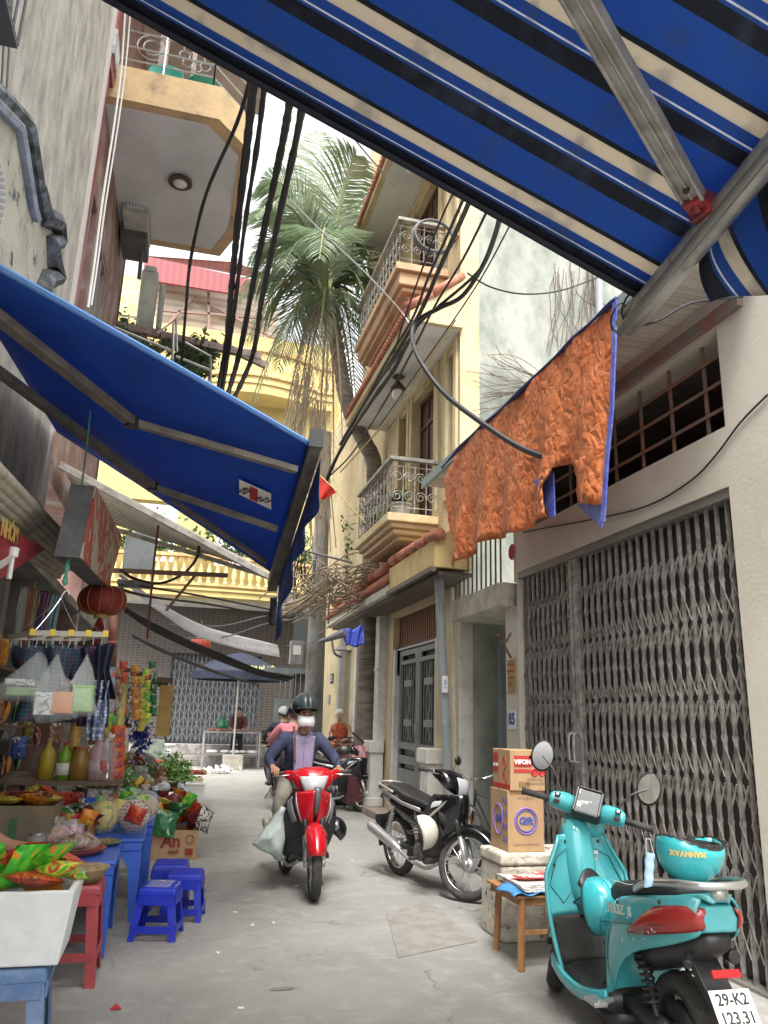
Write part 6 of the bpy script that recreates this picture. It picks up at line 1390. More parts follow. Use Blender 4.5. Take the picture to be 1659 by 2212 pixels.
for k in range(26):
    y=-.3-.5*rr.random();z=.52+.2*rr.random()+.12*(-y-.3);x=-.2225+.01*max(0,(-y-.62)*6);g.bar((x,y,z),(x,y+rr.uniform(-.02,.02),z+rr.uniform(-.012,.012)),.0025,.0015)
Bc('light_scratch',M('scratch pale',(.30,.52,.52),.6),g)
# things hung on the scooter
hmt=M('turquoise helmet',(.05,.46,.50),.25,coat=.5)
o=helmet('helmet','turquoise open helmet lying upside down on the scooter rack',WM[sc.name]@V((.04,-.70,1.01)),hmt,r=.145,flip=True,rz=SR+1.9,tilt=.08)
g=MB();text(g,'MANHAX',.05,FR(WM[sc.name]@V((-.10,-.80,.985)),(-1*-.94,-.34,0),(0,0,-1)),.001,.002);
for k,dd in enumerate([(0,0)]):pass
hc_=WM[sc.name]@V((.04,-.68,.985));dvec=(CO-hc_);dvec.z=0;dvec.normalize();rt=dvec.cross(V((0,0,1)));
g=MB()
for k,ch in enumerate('XAVHNAM'):
    a=(k-3)*.12;dr2=(Matrix.Rotation(a,3,'Z')@dvec);pos=hc_+V((dr2.x*.180,dr2.y*.180,.02));text(g,ch,.028,FR(pos,dr2.cross(V((0,0,1))),(0,0,-1)),.0015,.002)
g.v=[p for p in g.v];g.build('helmet_lettering',M('gold lettering',(.65,.5,.15),.5),o)
o=helmet('helmet','turquoise helmet hanging from the hook in front of the scooter seat',WM[sc.name]@V((-.05,.07,.60)),hmt,r=.122,rz=SR+.3,tilt=1.35,vis=True)
g=MB();hw=WM[sc.name];g.tube([hw@V((0,.27,.67)),hw@V((-.03,.2,.62)),hw@V((-.05,-.02,.62)),hw@V((-.05,-.04,.45))],.008,5);g.build('hanging_strap',blackp,o)
mk=thing('face_mask','light blue disposable face mask hanging from the right scooter grip','face mask',W(1402,1870,Y=2.95))
def mg(u,v):
    p=W(1392+26*v*.9+8*u-6*u,1848+60*v,Y=2.98);return p
pq=[W(x,y,Y=3.12) for x,y in[(1394,1840),(1414,1844),(1411,1912),(1391,1918)]]
g=MB();g.grid(lambda u,v:pq[0].lerp(pq[1],u).lerp(pq[3].lerp(pq[2],u),v)+V((0,-.012*math.sin(PI*u)-.003*math.sin(v*18),0)),6,14);g.build('mask_cloth',maskb,mk,smooth=True,sol=.002)
g=MB();g.tube([W(1396,1842,Y=3.12),W(1395,1812,Y=3.1),W(1404,1812,Y=3.1),W(1412,1845,Y=3.12)],.0022,4);g.build('ear_loop',paperw,mk)
# ---------- boxes, dirty foam crate, wooden stool ----------
fo=thing('foam_crate','large dirty cracked foam crate standing under the two cartons','crate',(2.66,5.78,0))
g=MB();g.bx(2.37,3.02,5.58,5.98,0,.50);g.build('crate_body',foamd,fo,bev=.02);g=MB();g.bx(2.36,3.03,5.57,5.99,.503,.585);g.build('lid',foamd,fo,bev=.018)
def carton(lab,x0,x1,y0,y1,z0,z1,fn):
    t=thing('carton',lab,'cardboard box',((x0+x1)/2,(y0+y1)/2,z0));g=MB();g.bx(x0,x1,y0,y1,z0,z1);g.build('carton_body',card,t,bev=.004)
    g=MB();g.bx(x0-.001,x1+.001,(y0+y1)/2-.025,(y0+y1)/2+.025,z1,z1+.002);g.build('tape',M('brown tape',(.35,.24,.12),.3),t);fn(t,x0,x1,y0,y1,z0,z1);return t
def pr1(t,x0,x1,y0,y1,z0,z1):
    F=lambda x,z:FR((x,y0-.002,z),(1,0,0),(0,0,1));G=lambda y,z:FR((x0-.002,y,z),(0,-1,0),(0,0,1))
    for nm,mt,items in(('violet_ring',violink,1),):
        g=MB()
        for c,r_ in((F((x0+x1)/2,(z0+z1)/2),.09),): g.tube([c@V((r_*math.cos(a),r_*math.sin(a),0)) for a in[i*PI/12 for i in range(24)]],.006,4,closed=True)
        g.build(nm,mt,t);g=MB();c=G((y0+y1)/2,(z0+z1)/2);g.tube([c@V((.085*math.cos(a),.105*math.sin(a),0)) for a in[i*PI/12 for i in range(24)]],.006,4,closed=True);g.build(nm,mt,t)
    g=MB()
    c=F((x0+x1)/2,(z0+z1)/2);g.tube([c@V((.074*math.cos(a),.074*math.sin(a),0)) for a in[i*PI/12 for i in range(24)]],.005,4,closed=True);text(g,'Gift',.072,c@Matrix.Translation(V((0,0,.001))),.001,.003)
    c=G((y0+y1)/2,(z0+z1)/2);text(g,'Gift',.07,c@Matrix.Translation(V((0,0,.001))),.001,.003)
    for k in range(4): text(g,'||| |||',.045,G(y0+.05,z1-.07-.09*k),.001)
    g.build('blue_print',blueink,t)
    g=MB();text(g,'MADE IN VIETNAM',.024,F((x0+x1)/2,z0+.05),.001);text(g,'www.gift.vn',.028,F((x0+x1)/2,z1-.05),.001);g.build('small_print',greyink,t)
def pr2(t,x0,x1,y0,y1,z0,z1):
    F=lambda x,z:FR((x,y0-.002,z),(1,0,0),(0,0,1));G=lambda y,z:FR((x0-.002,y,z),(0,-1,0),(0,0,1))
    g=MB();g.m=None
    for c,w_,h_ in((F(x0+.10,z1-.08),.14,.08),(F(x0+.10,z0+.14),.14,.025),(G(y0+.27,z1-.10),.09,.14)):
        g.add([c@V((a*w_/2,b*h_/2,z_)) for z_ in(0,.001) for a,b in((-1,-1),(1,-1),(1,1),(-1,1))],[(0,1,2,3),(4,5,6,7)])
    text(g,'BÒ',.10,F(x1-.06,z1-.075),.001,.004);text(g,'VỊ BÒ',.03,F(x0+.10,z0+.18),.001)
    for q in(0,1):
        c=F(x0+.195+.06*q,z0+.13);g.tube([c@V((.024*math.cos(a),.024*math.sin(a),0)) for a in[i*PI/8 for i in range(16)]],.006,4,closed=True);g.lathe([(.001,0),(.018,0),(.018,.002)],c@V((0,0,0)),8,'Y')
    for q in(0,1): c=G(y0+.10,z1-.10-.11*q);g.tube([c@V((.03*math.cos(a),.045*math.sin(a),0)) for a in[i*PI/8 for i in range(16)]],.005,4,closed=True)
    g.bx(x0-.003,x0-.001,y0,y1,z0+.01,z0+.04);g.build('red_print',redink,t)
    g=MB();text(g,'VIFON',.045,F(x0+.10,z1-.085)@Matrix.Translation(V((0,0,.002))),.001,.002);text(g,'VIFON',.03,G(y0+.27,z1-.12)@Matrix.Translation(V((0,0,.002))),.001,.001);g.build('white_print',paperw,t)
    g=MB();
    for k in range(3): text(g,'|||||||',.05,F(x0+.11,z0+.045),.001)
    text(g,'30 GOI x 65 g',.022,F(x1-.08,z0+.08),.001);text(g,'VIETNAM FOOD',.022,F(x1-.08,z0+.05),.001);g.build('small_print',greyink,t)
carton('taller cardboard carton printed with a violet ringed emblem, under the smaller red printed carton',2.44,2.73,5.62,5.95,.586,1.01,pr1)
carton('smaller cardboard carton with red noodle printing on top of the pile',2.455,2.735,5.60,5.93,1.012,1.30,pr2)
ws=thing('wooden_stool','low wooden chair frame used as a table beside the scooter','stool',(2.5,5.2,0))
cs=[(2.27,5.45),(2.24,4.98),(2.72,5.0),(2.74,5.47)]
for x,y in cs:
    g=MB();cx,cy=2.5,5.22;g.bar((x,y,0),(x+(cx-x)*.08,y+(cy-y)*.08,.42),.038,.038);g.build('leg',woodl,ws,bev=.004)
g=MB();g.bx(2.24,2.75,4.99,5.03,.37,.415);g.bx(2.24,2.28,5.03,5.45,.37,.415);g.bx(2.72,2.76,5.03,5.45,.37,.415);g.bx(2.24,2.75,5.43,5.47,.37,.415);g.build('apron',woodl,ws,bev=.003)
g=MB();g.bx(2.25,2.74,5.0,5.02,.20,.225);g.build('stretcher',woodl,ws)
g=MB();g.bx(2.22,2.77,4.97,5.5,.416,.432);g.build('seat',woodl,ws,bev=.004)
g=MB();g.grid(lambda u,v:V((2.19+.22*u,4.96+.3*v,.445+.012*math.sin(u*9+v*5)-.05*max(0,.25-u))),8,8);T(g,'blue_cloth',M('blue plastic sheet',(.06,.25,.55),.4,b=.5),'crumpled blue plastic sheet on the corner of the wooden chair','cloth',smooth=True,sol=.006)
np_=thing('newspaper','folded newspapers with red masthead lying on the wooden chair','newspaper',(2.5,5.2,.44))
for k in range(4):
    g=MB();g.grid(lambda u,v:V((2.28+.40*u,4.97+.03*k+.40*v,.455+.007*k+.012*math.sin(u*5+k)*v)),8,5);g.build('sheet',M('newsprint'+str(k),(.60,.59,.56),.8,c2=(.33,.32,.31),s=26,lo=.5,hi=.56) if k<3 else M('newsprint',(.62,.6,.57),.8,c2=(.45,.1,.1),s=6,lo=.52,hi=.54),np_,sol=.004)
g=MB();g.bx(2.32,2.6,5.17,5.29,.494,.497);g.build('red_masthead',redink,np_)
g=MB();text(g,'TIỀN',.1,FR((2.46,5.23,.498),(1,0,0),(0,1,0)),.001,.003);g.build('masthead_text',paperw,np_)
g=MB();g.box((2.78,5.35,.53),(.16,.2,.19),rz=.1);T(g,'small_carton',card,'small brown carton leaning behind the newspapers on the chair','cardboard box',bev=.004)
# ================= LEFT SHOPS =================
sp=thing('grocery_stall','open fronted grocery stall with dim interior along the left wall','shop',(-2,9,0))
g=MB();g.bx(-2.7,-2.6,3.2,15,0,2.75);g.bx(-2.6,-1.4,3.2,3.3,0,2.75);g.bx(-2.6,-1.4,14.9,15,0,3.6);g.bx(-2.7,-1.36,3.2,15,2.75,2.85);g.bx(-1.6,-1.37,11.1,15,2.85,3.6);g.bx(-2.6,-1.5,8.4,8.5,0,2.75)
g.build('interior_wall',M('grubby stall wall',(.27,.26,.235),.9,c2=(.19,.18,.16),s=3,c3=(.34,.32,.28),s3=5,lo3=.55,hi3=.7),sp)
gpm=M('dirty grey post',(.2,.19,.17),.8,c2=(.3,.28,.25),s=6)
for q_ in((-1.55,-1.38,11.12,11.2),(-1.5,-1.38,6.6,6.75)): g=MB();g.bx(*q_,0,2.74);g.build('post',gpm,sp)
g=MB()
for z in(.45,.92,1.35,1.8): g.bx(-1.95,-1.28,4.2,8.3,z-.02,z)
g.build('shelf',M('old shelf board',(.16,.12,.085),.8),sp)
# fascia and signs
cf=thing('rolled_canopy','grubby cream rolled canopy housing above the shop at the left edge','canopy',W(80,1080,X=-1.0))
pa=[W(x,y,X=-.95) for x,y in[(-40,940),(0,980),(168,1185)]]
g=MB();A,B=W(-60,960,X=-.95),W(168,1192,X=-.95)
for k in range(7): g.tube([W(-60-9*k,955+22*k,X=-.95-.03*k),W(168-7*k,1190+9*k,X=-.95-.03*k)],.030,8)
g.build('slatted_roll',M('grubby cream metal',(.42,.38,.31),.7,c2=(.3,.26,.2),s=8),cf,smooth=True)
def sign(lab,q,X,depth,face,side,nm='shop_sign'):
    t=thing(nm,lab,'sign',W(*q[0],X=X));P4=[W(x,y,X=X) for x,y in q];g=MB();g.prism([p-V((.012,0,0)) for p in P4],(-depth,0,0));g.build('sign_box',side,t)
    g=MB();g.prism(P4,(-.01,0,0));f=g.build('sign_face',face,t);return t,P4
rsn=M('faded red sign',(.34,.03,.04),.6,c2=(.26,.025,.03),s=3)
t,P4=sign('dark red sign panel with a pale lamp picture and yellow letters at the left edge',[(-60,1092),(98,1186),(0,1252),(-60,1290)],-.93,.04,rsn,dark2)
g=MB();c=W(22,1150,X=-.915);text(g,'NHÓM',.13,FR(c,W(60,1170,X=-.915)-W(0,1132,X=-.915),(0,0,1)),.001,.002);g.build('lettering',M('gold ink',(.6,.42,.1),.6),t)
g=MB();c=W(28,1195,X=-.915);g.tube([c,c+V((0,0,-.14))],.014,6);g.lathe([(.001,0),(.028,0),(.028,-.05),(.001,-.05)],c+V((0,0,.03)),10)
for k in range(4): g.bar(W(-20+6*k,1240-8*k,X=-.915),W(24+6*k,1212-8*k,X=-.915),.008,.004)
g.build('lamp_picture',paperw,t)
t=thing('light_box','boxy red and cream poster light box jutting from the left wall above the lantern','sign',W(220,1160,Y=6.9))
q=[W(x,y,Y=6.9) for x,y in[(176,1062),(264,1146),(250,1262),(176,1208)]]
q0=[W(x,y,Y=6.3) for x,y in[(85,1048),(184,1050)]]
g=MB();ql=[W(x,y,X=-.62) for x,y in[(204,1050),(262,1162),(232,1268),(172,1205)]]
g.prism(ql,(-.14,0,0));bx=g.build('box',M('grey box side',(.10,.10,.10),.7,c2=(.15,.15,.145),s=4),t)
g=MB();g.prism([p+V((.01,0,0)) for p in ql],(-.008,0,0));g.build('poster',Mprint('red poster',[(.45,.38,.28),(.38,.05,.04),(.42,.07,.05),(.5,.42,.32),(.36,.05,.04)],5,.5),bx)
g=MB();g.bx(-1.4,-.95,5.0,6.6,2.72,2.76);g.build('under_panel',M('grey panel',(.22,.22,.21),.8),t)
p=W(300,1200,X=-.95);p=V((-1.1,11.0,4.0));p=W(302,1195,Y=11.5);g=MB();g.box(p,(.42,.3,.55));T(g,'wall_cabinet',M('pale grey cabinet',(.34,.37,.37),.6,c2=(.28,.3,.3),s=4),'pale grey metal cabinet under the ribbed awning on the left','cabinet',bev=.02)
p=W(293,1262,Y=9.5);g=MB();g.box(p,(.4,.3,.05));g.tube([p+V((-.15,0,0)),p+V((-.15,0,-.9))],.02);T(g,'dish_shelf',M('dull shelf',(.2,.2,.19),.7),'small grey shelf on a bracket left of the alley wires','shelf')
# lanterns
def red_lantern(p,r,lab,mt,tas=True):
    t=thing('paper_lantern',lab,'lantern',p,group=None);p=V(p);g=MB();n=32;k=14;vs=[];
    prof=[(r*.28+r*.72*math.sin(PI*i/k)**.75,r*.62*math.cos(PI*i/k)) for i in range(k+1)];g.lathe(prof,p,n);g.build('silk_body',mt,t,smooth=True)
    g=MB()
    for j in range(12): a=2*PI*j/12;g.tube([p+V(((q[0]+.004)*math.cos(a),(q[0]+.004)*math.sin(a),q[1])) for q in prof],.0035,4)
    g.build('ribs',M('gold rib',(.45,.22,.06),.5) if 'gold rib' not in bpy.data.materials else bpy.data.materials['gold rib'],t)
    g=MB();g.lathe([(r*.27,0),(r*.27,.03)],p+V((0,0,r*.62)),12);g.lathe([(r*.27,0),(r*.27,.03)],p-V((0,0,r*.62+.03)),12);g.tube([p+V((0,0,r*.62)),p+V((0,0,r+.25))],.004,4);g.build('gold_cap',ywire,t)
    if tas:
        g=MB()
        for j in range(14): a=j*2.4;g.tube([p-V((0,0,r*.62)),p+V((.035*math.cos(a),.035*math.sin(a),-r*.62-.1)),p+V((.04*math.cos(a),.04*math.sin(a),-r*.62-.33))],.006,4)
        g.build('tassel',mt,t)
    return t
lanm=M('lantern silk',(.20,.02,.015),.6,c2=(.26,.035,.02),s=4)
red_lantern(W(221,1297,Y=6.6),.185,'large dark red silk lantern with gold ribs and tassel hanging over the stall',lanm)
red_lantern(W(432,1392,Y=14),.18,'small bright red lantern hanging far down the alley above the umbrella',M('bright lantern',(.5,.07,.05),.6),False)
# posts and hanging things
g=MB();g.tube([W(247,1300,Y=8),W(241,1440,Y=8)],.045,10);pl_=thing('red_post','red brown pipe post with taped pale labels beside the lantern','post',W(241,1690,Y=8));g.build('pipe',M('red brown paint',(.25,.09,.06),.6,c2=(.32,.15,.1),s=8),pl_,smooth=True)
g=MB();g.tube([W(241,1440,Y=8),W(236,1560,Y=8)],.04,10);g.tube([W(244,1385,Y=7.99),W(243.5,1392,Y=7.99)],.05,10);g.build('taped_label',Mprint('taped labels',[(.5,.5,.5),(.2,.3,.4),(.45,.1,.08),(.6,.6,.6)],10,.6),pl_,smooth=True)
g=MB();g.tube([W(268,1460,Y=9),W(252,1605,Y=8.6)],[.055,.05],8);T(g,'yellow_pole',M('yellow wrapped pole',(.5,.42,.1),.6,c2=(.3,.27,.15),s=6),'leaning yellow wrapped pole between the stall and the lattice shutter','pole',smooth=True)
g=MB();g.bar(W(235,1462,Y=8.8),W(370,1470,Y=10),.06,.06);g.bar(W(262,1450,Y=9),W(360,1478,Y=10),.04,.1);T(g,'hanging_rail',M('rotten beam',(.16,.12,.08),.9,c2=(.08,.07,.05),s=9),'rough wooden rail from which bags hang beyond the red post','rail')
g=MB();p=W(356,1535,Y=9.8);a,b=W(362,1480,Y=9.8),W(350,1590,Y=9.8);g.bar(a,b,.16,.02,up=(0,1,0));T(g,'cardboard_strip',M('tan strip',(.50,.33,.10),.7,c2=(.4,.25,.08),s=7),'long tan cardboard strip hanging in front of the lattice shutter','cardboard')
g=MB();g.box(W(320,1505,Y=12),(.02,.3,.02));
def hang(pp,w,lab,mt,name,cat,Y,depth=.06,nu=10,sd=0,sol=.006,wob=1):
    A=[W(x,y,Y=Y) for x,y in pp];g=MB();rr=random.Random(sd);ph=rr.random()*6
    W_=w
    def f(u,v):
        k=v*(len(A)-1);i=min(int(k),len(A)-2);p=A[i].lerp(A[i+1],k-i);return p+V(((u-.5)*W_*(1+.15*math.sin(v*7+ph)),depth*math.sin(u*14+v*2+ph)*wob,0))
    g.grid(f,nu,12);return T(g,name,mt,lab,cat,smooth=True,sol=sol)
plaid=Mbrick('dark plaid cloth',(.02,.03,.09),(.16,.03,.05),(.03,.12,.16),22,.5,.5,'XZ',.9,.08,.1,0)
plaid2=Mbrick('red plaid cloth',(.14,.025,.04),(.06,.02,.05),(.02,.02,.06),30,.5,.5,'XZ',.9,.12,.1,0)
chk=Mbrick('blue white checks',(.55,.57,.6),(.03,.05,.15),(.1,.14,.3),26,.5,.5,'XZ',.9,.06,.1,.5)
hang([(90,1395),(95,1470),(100,1560)],.30,'dark blue and green plaid shirt hanging behind the plastic bags',plaid,'plaid_shirt','shirt',5.0,sd=1)
hang([(170,1395),(180,1480),(185,1560)],.22,'dark striped shirt hanging beside the plaid one',plaid,'striped_shirt','shirt',5.1,sd=2)
hang([(205,1400),(212,1480),(200,1570)],.15,'red plaid cloth hanging right of the plastic bags',plaid2,'red_plaid_cloth','cloth',4.95,sd=3)
hang([(228,1390),(222,1450),(232,1510)],.09,'dark navy garment hanging at the right end of the peg hanger',navy,'navy_garment','garment',4.9,sd=4)
hang([(222,1470),(212,1540),(205,1600)],.09,'checked blue and white cloth tail hanging below the navy garment',chk,'checked_cloth','cloth',4.9,sd=5)
for k,(x,c_,l) in enumerate([(38,(.45,.45,.42),'whitish'),(52,(.30,.12,.08),'rust coloured'),(64,(.35,.25,.12),'tan'),(76,(.07,.05,.16),'violet'),(88,(.28,.06,.07),'dark red'),(97,(.12,.25,.32),'teal'),(106,(.22,.3,.34),'pale blue')]):
    hang([(x+18,1268+3*k),(x+8,1330),(x-3,1395)],.055,l+' ribbon in the row hanging above the peg hanger',M('ribbon '+l,c_,.8,c2=tuple(q*.5 for q in c_),s=20,st=(1,1,.2)),'ribbon','ribbon',5.6,.02,5,k)
# peg hanger
pg=thing('peg_hanger','rectangular yellow ended peg hanger with metal clips hung on green rope','hanger',W(130,1370,Y=4.6))
hx=[W(22,1362,Y=4.75),W(68,1387,Y=4.45),W(228,1374,Y=4.45),W(180,1357,Y=4.75)];zc=1.89
hx=[V((p.x,p.y,zc+(p.x+.6)*.03)) for p in hx]
g=MB()
for i in(0,1,2,3): g.bar(hx[i],hx[(i+1)%4],.016,.028)
for k in(.25,.5,.75): g.bar(hx[0].lerp(hx[3],k),hx[1].lerp(hx[2],k),.008,.012)
g.build('frame',M('aged plastic frame',(.36,.34,.28),.6),pg)
ycm=M('yellow clip',(.6,.42,.05),.5)
for k in(0,.27,.52,.76,1): g=MB();g.box(hx[1].lerp(hx[2],k)+V((0,0,.004)),(.028,.022,.034));g.build('yellow_clip',ycm,pg)
top=W(132,1292,Y=4.6);g=MB()
for i in range(4): g.tube(sag(hx[i],top,.01,4),.002,4)
g.tube(smoothpts([top,top+V((.01,0,.03)),top+V((.03,0,.045)),top+V((.04,0,.02))],4),.004,5);g.build('chain',chrome,pg)
g=MB();rr=random.Random(1)
for k in range(18): p=hx[k%2*0+ (0 if k%2 else 1)].lerp(hx[3 if k%2 else 2],(k//2+.5)/9);g.tube([p,p-V((rr.uniform(-.01,.01),0,.055))],.0035,4)
g.build('pegs',silver,pg)
# carrier bags hanging from the pegs
def clearbag(lab,outline,Y,contents,mt=film2,th=.10,grp=None):
    t=thing('plastic_bag',lab,'plastic bag',W(*outline[0],Y=Y),group=grp);P_=[W(x,y,Y=Y) for x,y in outline];c=sum(P_,V((0,0,0)))/len(P_);c.z-=.03;rr=random.Random(7)
    g=MB();secs=[]
    for s,dy in((.3,-th),(.8,-th*.72),(.97,-th*.3),(1,0),(.97,th*.3),(.8,th*.72),(.3,th)):
        q=smoothpts(P_+[P_[0]],3)[:-1];secs.append([c+(p-c)*s*(1+rr.uniform(-.02,.02))+V((0,dy*(1 if p.z<c.z+.05 else .4),0)) for p in q])
    secs=[[p+V((.012*NZ.noise(p*18),.035*NZ.noise(p*12+V((4,0,0))),.010*NZ.noise(p*22))) for p in q] for q in secs]
    g.loft(secs);g.build('film',mt,t,smooth=True)
    for k,(nm,x0,x1,y0,y1,m_) in enumerate(contents):
        g=MB();a=W(x0,y0,Y=Y);b=W(x1,y1,Y=Y);g.bx(a.x,b.x,Y-th*.55,Y+th*.5,b.z,a.z);g.build(nm,m_,t,bev=.006)
    return t
tis1=M('tissue orange',(.62,.25,.10),.6);tis2=M('tissue green',(.25,.42,.16),.6);tis3=Mprint('grey white pack',[(.6,.6,.6),(.3,.32,.3),(.7,.7,.7),(.4,.5,.35)],25,.6)
clearbag('clear carrier bag with orange, green and white packs hanging from the peg hanger',[(125,1412),(140,1455),(152,1470),(172,1462),(190,1412),(205,1470),(208,1520),(204,1545),(160,1552),(90,1562),(68,1545),(72,1490),(98,1450)],4.55,[('white_pack',80,115,1495,1545,tis3),('orange_pack',116,160,1494,1542,tis1),('green_pack',161,198,1480,1538,tis2)])
clearbag('clear carrier bag with flat green and white packs at the left of the peg hanger',[(82,1405),(105,1440),(100,1500),(70,1515),(30,1514),(0,1512),(-10,1490),(20,1458)],4.75,[('green_pack',18,80,1484,1504,tis2),('printed_pack',15,78,1466,1483,tis3)])
for k,(o,Y,lab) in enumerate([([(238,1480),(252,1500),(258,1530),(225,1535),(222,1515)],7.6,'small cloudy bag hanging beside the red post'),([(285,1470),(300,1500),(302,1530),(270,1540),(264,1500)],9.5,'cloudy bag hanging from the rough rail'),([(325,1475),(345,1520),(335,1600),(305,1605),(300,1530)],10.5,'long bunch of clear bags hanging from the rough rail end')]):
    clearbag(lab,o,Y,[],film2,.09)
g=MB();leafcloud(g,lambda rr:W(rr.gauss(305,9),rr.gauss(1590,16),Y=10),220,.045,11);T(g,'blue_bag_bunch',M('blue bag film',(.05,.08,.35),.4),'bunch of crumpled blue plastic bags below the rough rail','plastic bag')
# generic goods
def packet(p,w,h,mt,rx,rz,lab,grp=None,ry=0,t_=.035):
    g=MB();Mx=Matrix.Translation(V(p))@Matrix.Rotation(rz,4,'Z')@Matrix.Rotation(rx,4,'X')@Matrix.Rotation(ry,4,'Y')
    for s in(-1,1):
        g.grid(lambda u,v:Mx@V(((u-.5)*w*(1-.10*math.sin(PI*v)),s*t_*math.sin(PI*u)**.6*math.sin(PI*v)**.5*(1+.12*math.sin(u*17+v*9)),(v-.5)*h)),8,8)
    return T(g,'snack_packet',mt,lab,'snack packet',grp,smooth=True)
PC={'green':Mprint('green packet',[(.05,.35,.03),(.1,.5,.04),(.65,.25,.03),(.6,.6,.1)],14),'yellow green':Mprint('yellow green packet',[(.15,.55,.04),(.7,.7,.08),(.6,.1,.05),(.25,.6,.05)],14),
'orange':Mprint('orange packet',[(.65,.2,.02),(.7,.35,.04),(.5,.05,.02),(.7,.5,.1)],14),'red':Mprint('red packet',[(.45,.04,.02),(.6,.1,.03),(.25,.02,.02),(.65,.35,.1)],14),
'maroon':Mprint('maroon packet',[(.09,.012,.015),(.16,.02,.02),(.06,.01,.01),(.5,.42,.05)],12),'dark green':Mprint('dark green packet',[(.02,.12,.04),(.03,.22,.06),(.6,.6,.55),(.4,.06,.03)],12),
'yellow':Mprint('yellow packet',[(.55,.42,.05),(.62,.5,.1),(.3,.2,.05),(.6,.55,.4)],12),'striped':Mprint('dark striped packet',[(.03,.02,.02),(.5,.48,.45),(.05,.03,.03),(.45,.4,.38)],30),'brown':Mprint('brown packet',[(.22,.08,.04),(.4,.2,.1),(.12,.05,.03),(.5,.4,.3)],16)}
rr=random.Random(21)
# foam box in front
def taper(par,nm,mt,x0,x1,y0,y1,z0,z1,k,th=.03):
    g=MB();o=lambda a,z:[V((x0-a,y0-a,z)),V((x1+a,y0-a,z)),V((x1+a,y1+a,z)),V((x0-a,y1+a,z))];g.loft([o(0,z0),o(k,z1),o(k-th,z1),o(-th,z0+.03)]);return g.build(nm,mt,par,bev=.008)
wf_=thing('foam_box','white foam box full of bright snack packets standing on a faded blue stool in front','box',(-.68,4.05,.46))
taper(wf_,'box_wall',foam,-1.02,-.375,3.83,4.20,.462,.755,.035)
cols=['green','yellow green','orange','red','green','yellow green','yellow','orange','green','red']
for k,c_ in enumerate(['green','yellow green','green','orange','yellow green','red','green','orange','yellow','red','green','yellow green','orange','green','red','yellow green']):
    x=-.92+.034*k;y=3.90+.24*((k*37)%10)/10;packet((x,y,.765+.035*((k*7)%4)),.17,.22,PC[c_],.8+.5*math.sin(k),rr.uniform(-1,1),f'{c_} snack packet in the white foam box at the front',f'snack packets in the foam box',ry=rr.uniform(-.4,.4),t_=.03)
packet((-.47,3.97,.80),.2,.24,PC['yellow green'],1.2,.6,'large yellow green packet on top of the foam box heap near its corner',None,t_=.04)
packet((-.52,3.90,.785),.2,.24,PC['red'],1.35,-.5,'red and brown packet resting on the corner edge of the foam box',None,t_=.03)
packet((-.84,3.93,.80),.22,.24,M('translucent green bag',(.3,.5,.3),.3,c2=(.5,.62,.5),s=9),1.2,.2,'cloudy green bag on top of the heap at the left edge of the foam box',None,t_=.05)
# stools
def stool(lab,loc,rz,w,h,mt,sc_=.03,grp=None,d=None,top='plain',brace=.25,stack=0,wd=.05,tw=None):
    t=thing('plastic_stool',lab,'stool',loc,rz,grp);d=d or w;a,b=w/2,d/2;tw=tw or .045
    g=MB();g.loft([[V((x*(a+s_),y*(b+s_),z)) for x,y in((-1,-1),(1,-1),(1,1),(-1,1))] for s_,z in((-.012,h),(0,h-.01),(.004,h-.05))],caps=True);
    g.build('seat',mt,t,world=False,bev=.008)
    if top!='plain':
        g=MB()
        for i in range(5): g.box((0,-b*.8+b*.4*i,h+.002),(w*.86,.014,.006))
        g.build('seat_slats',mt,t,world=False)
    for sx in(-1,1):
        for sy in(-1,1):
            g=MB();A=V((sx*(a-.004),sy*(b-.004),h-.05));B=V((sx*(a+sc_),sy*(b+sc_),0))
            secs=[]
            for p in(A,B):
                i_=wd if p is A else wd*.85;secs.append([p,p-V((sx*i_,0,0)),p-V((sx*i_,sy*.008,0)),p-V((sx*.008,sy*.008,0)),p-V((sx*.008,sy*i_,0)),p-V((0,sy*i_,0))])
            g.loft(secs);g.build('leg',mt,t,world=False)
    if brace:
        for z,hh in((brace*h,.022),)+(((h-.075,.03),) ):
            g=MB();kk=sc_*(1-z/h)
            for s in(-1,1):
                g.bx(-a-kk+.02,a+kk-.02,s*(b+kk)-.006,s*(b+kk)+.004,z-hh,z+hh);g.bx(s*(a+kk)-.006,s*(a+kk)+.004,-b-kk+.02,b+kk-.02,z-hh,z+hh)
            g.build('brace' if z<h*.5 else 'apron',mt,t,world=False)
    return t
stool('faded dusty blue stool under the white foam box at the bottom left',(-.60,3.98,0),.05,.36,.455,bluef,.035,wd=.07)
stool('stool of stacked faded blue plastic left of the one under the foam box',(-1.02,3.98,0),.05,.33,.455,bluef,.035,wd=.07)
stool('faded red plastic stool between the foam box and the blue table',(-.50,5.29,0),-.0,.36,.52,redst,.03,wd=.065,brace=.3,tw=.08)
stool('low bright blue stool with taped seat, nearest of the three blue ones',(.02,6.12,0),-.20,.25,.325,bluep,.035,top='s',wd=.05,brace=.22)
stool('low bright blue stool to the right behind the nearest one',(.20,6.60,0),-.15,.25,.325,bluep,.03,top='s',brace=.22)
stool('low bright blue stool farthest back beside the blue table',(.09,6.98,0),-.05,.27,.33,bluep,.03,top='s',brace=.22)
g=MB();g.box((.02,6.12,.334),(.16,.22,.004),rz=-.2);g.box((.135,6.10,.30),(.004,.15,.08),rz=-.2);T(g,'clear_tape',film,'strip of shiny clear tape across the nearest low blue stool','tape')
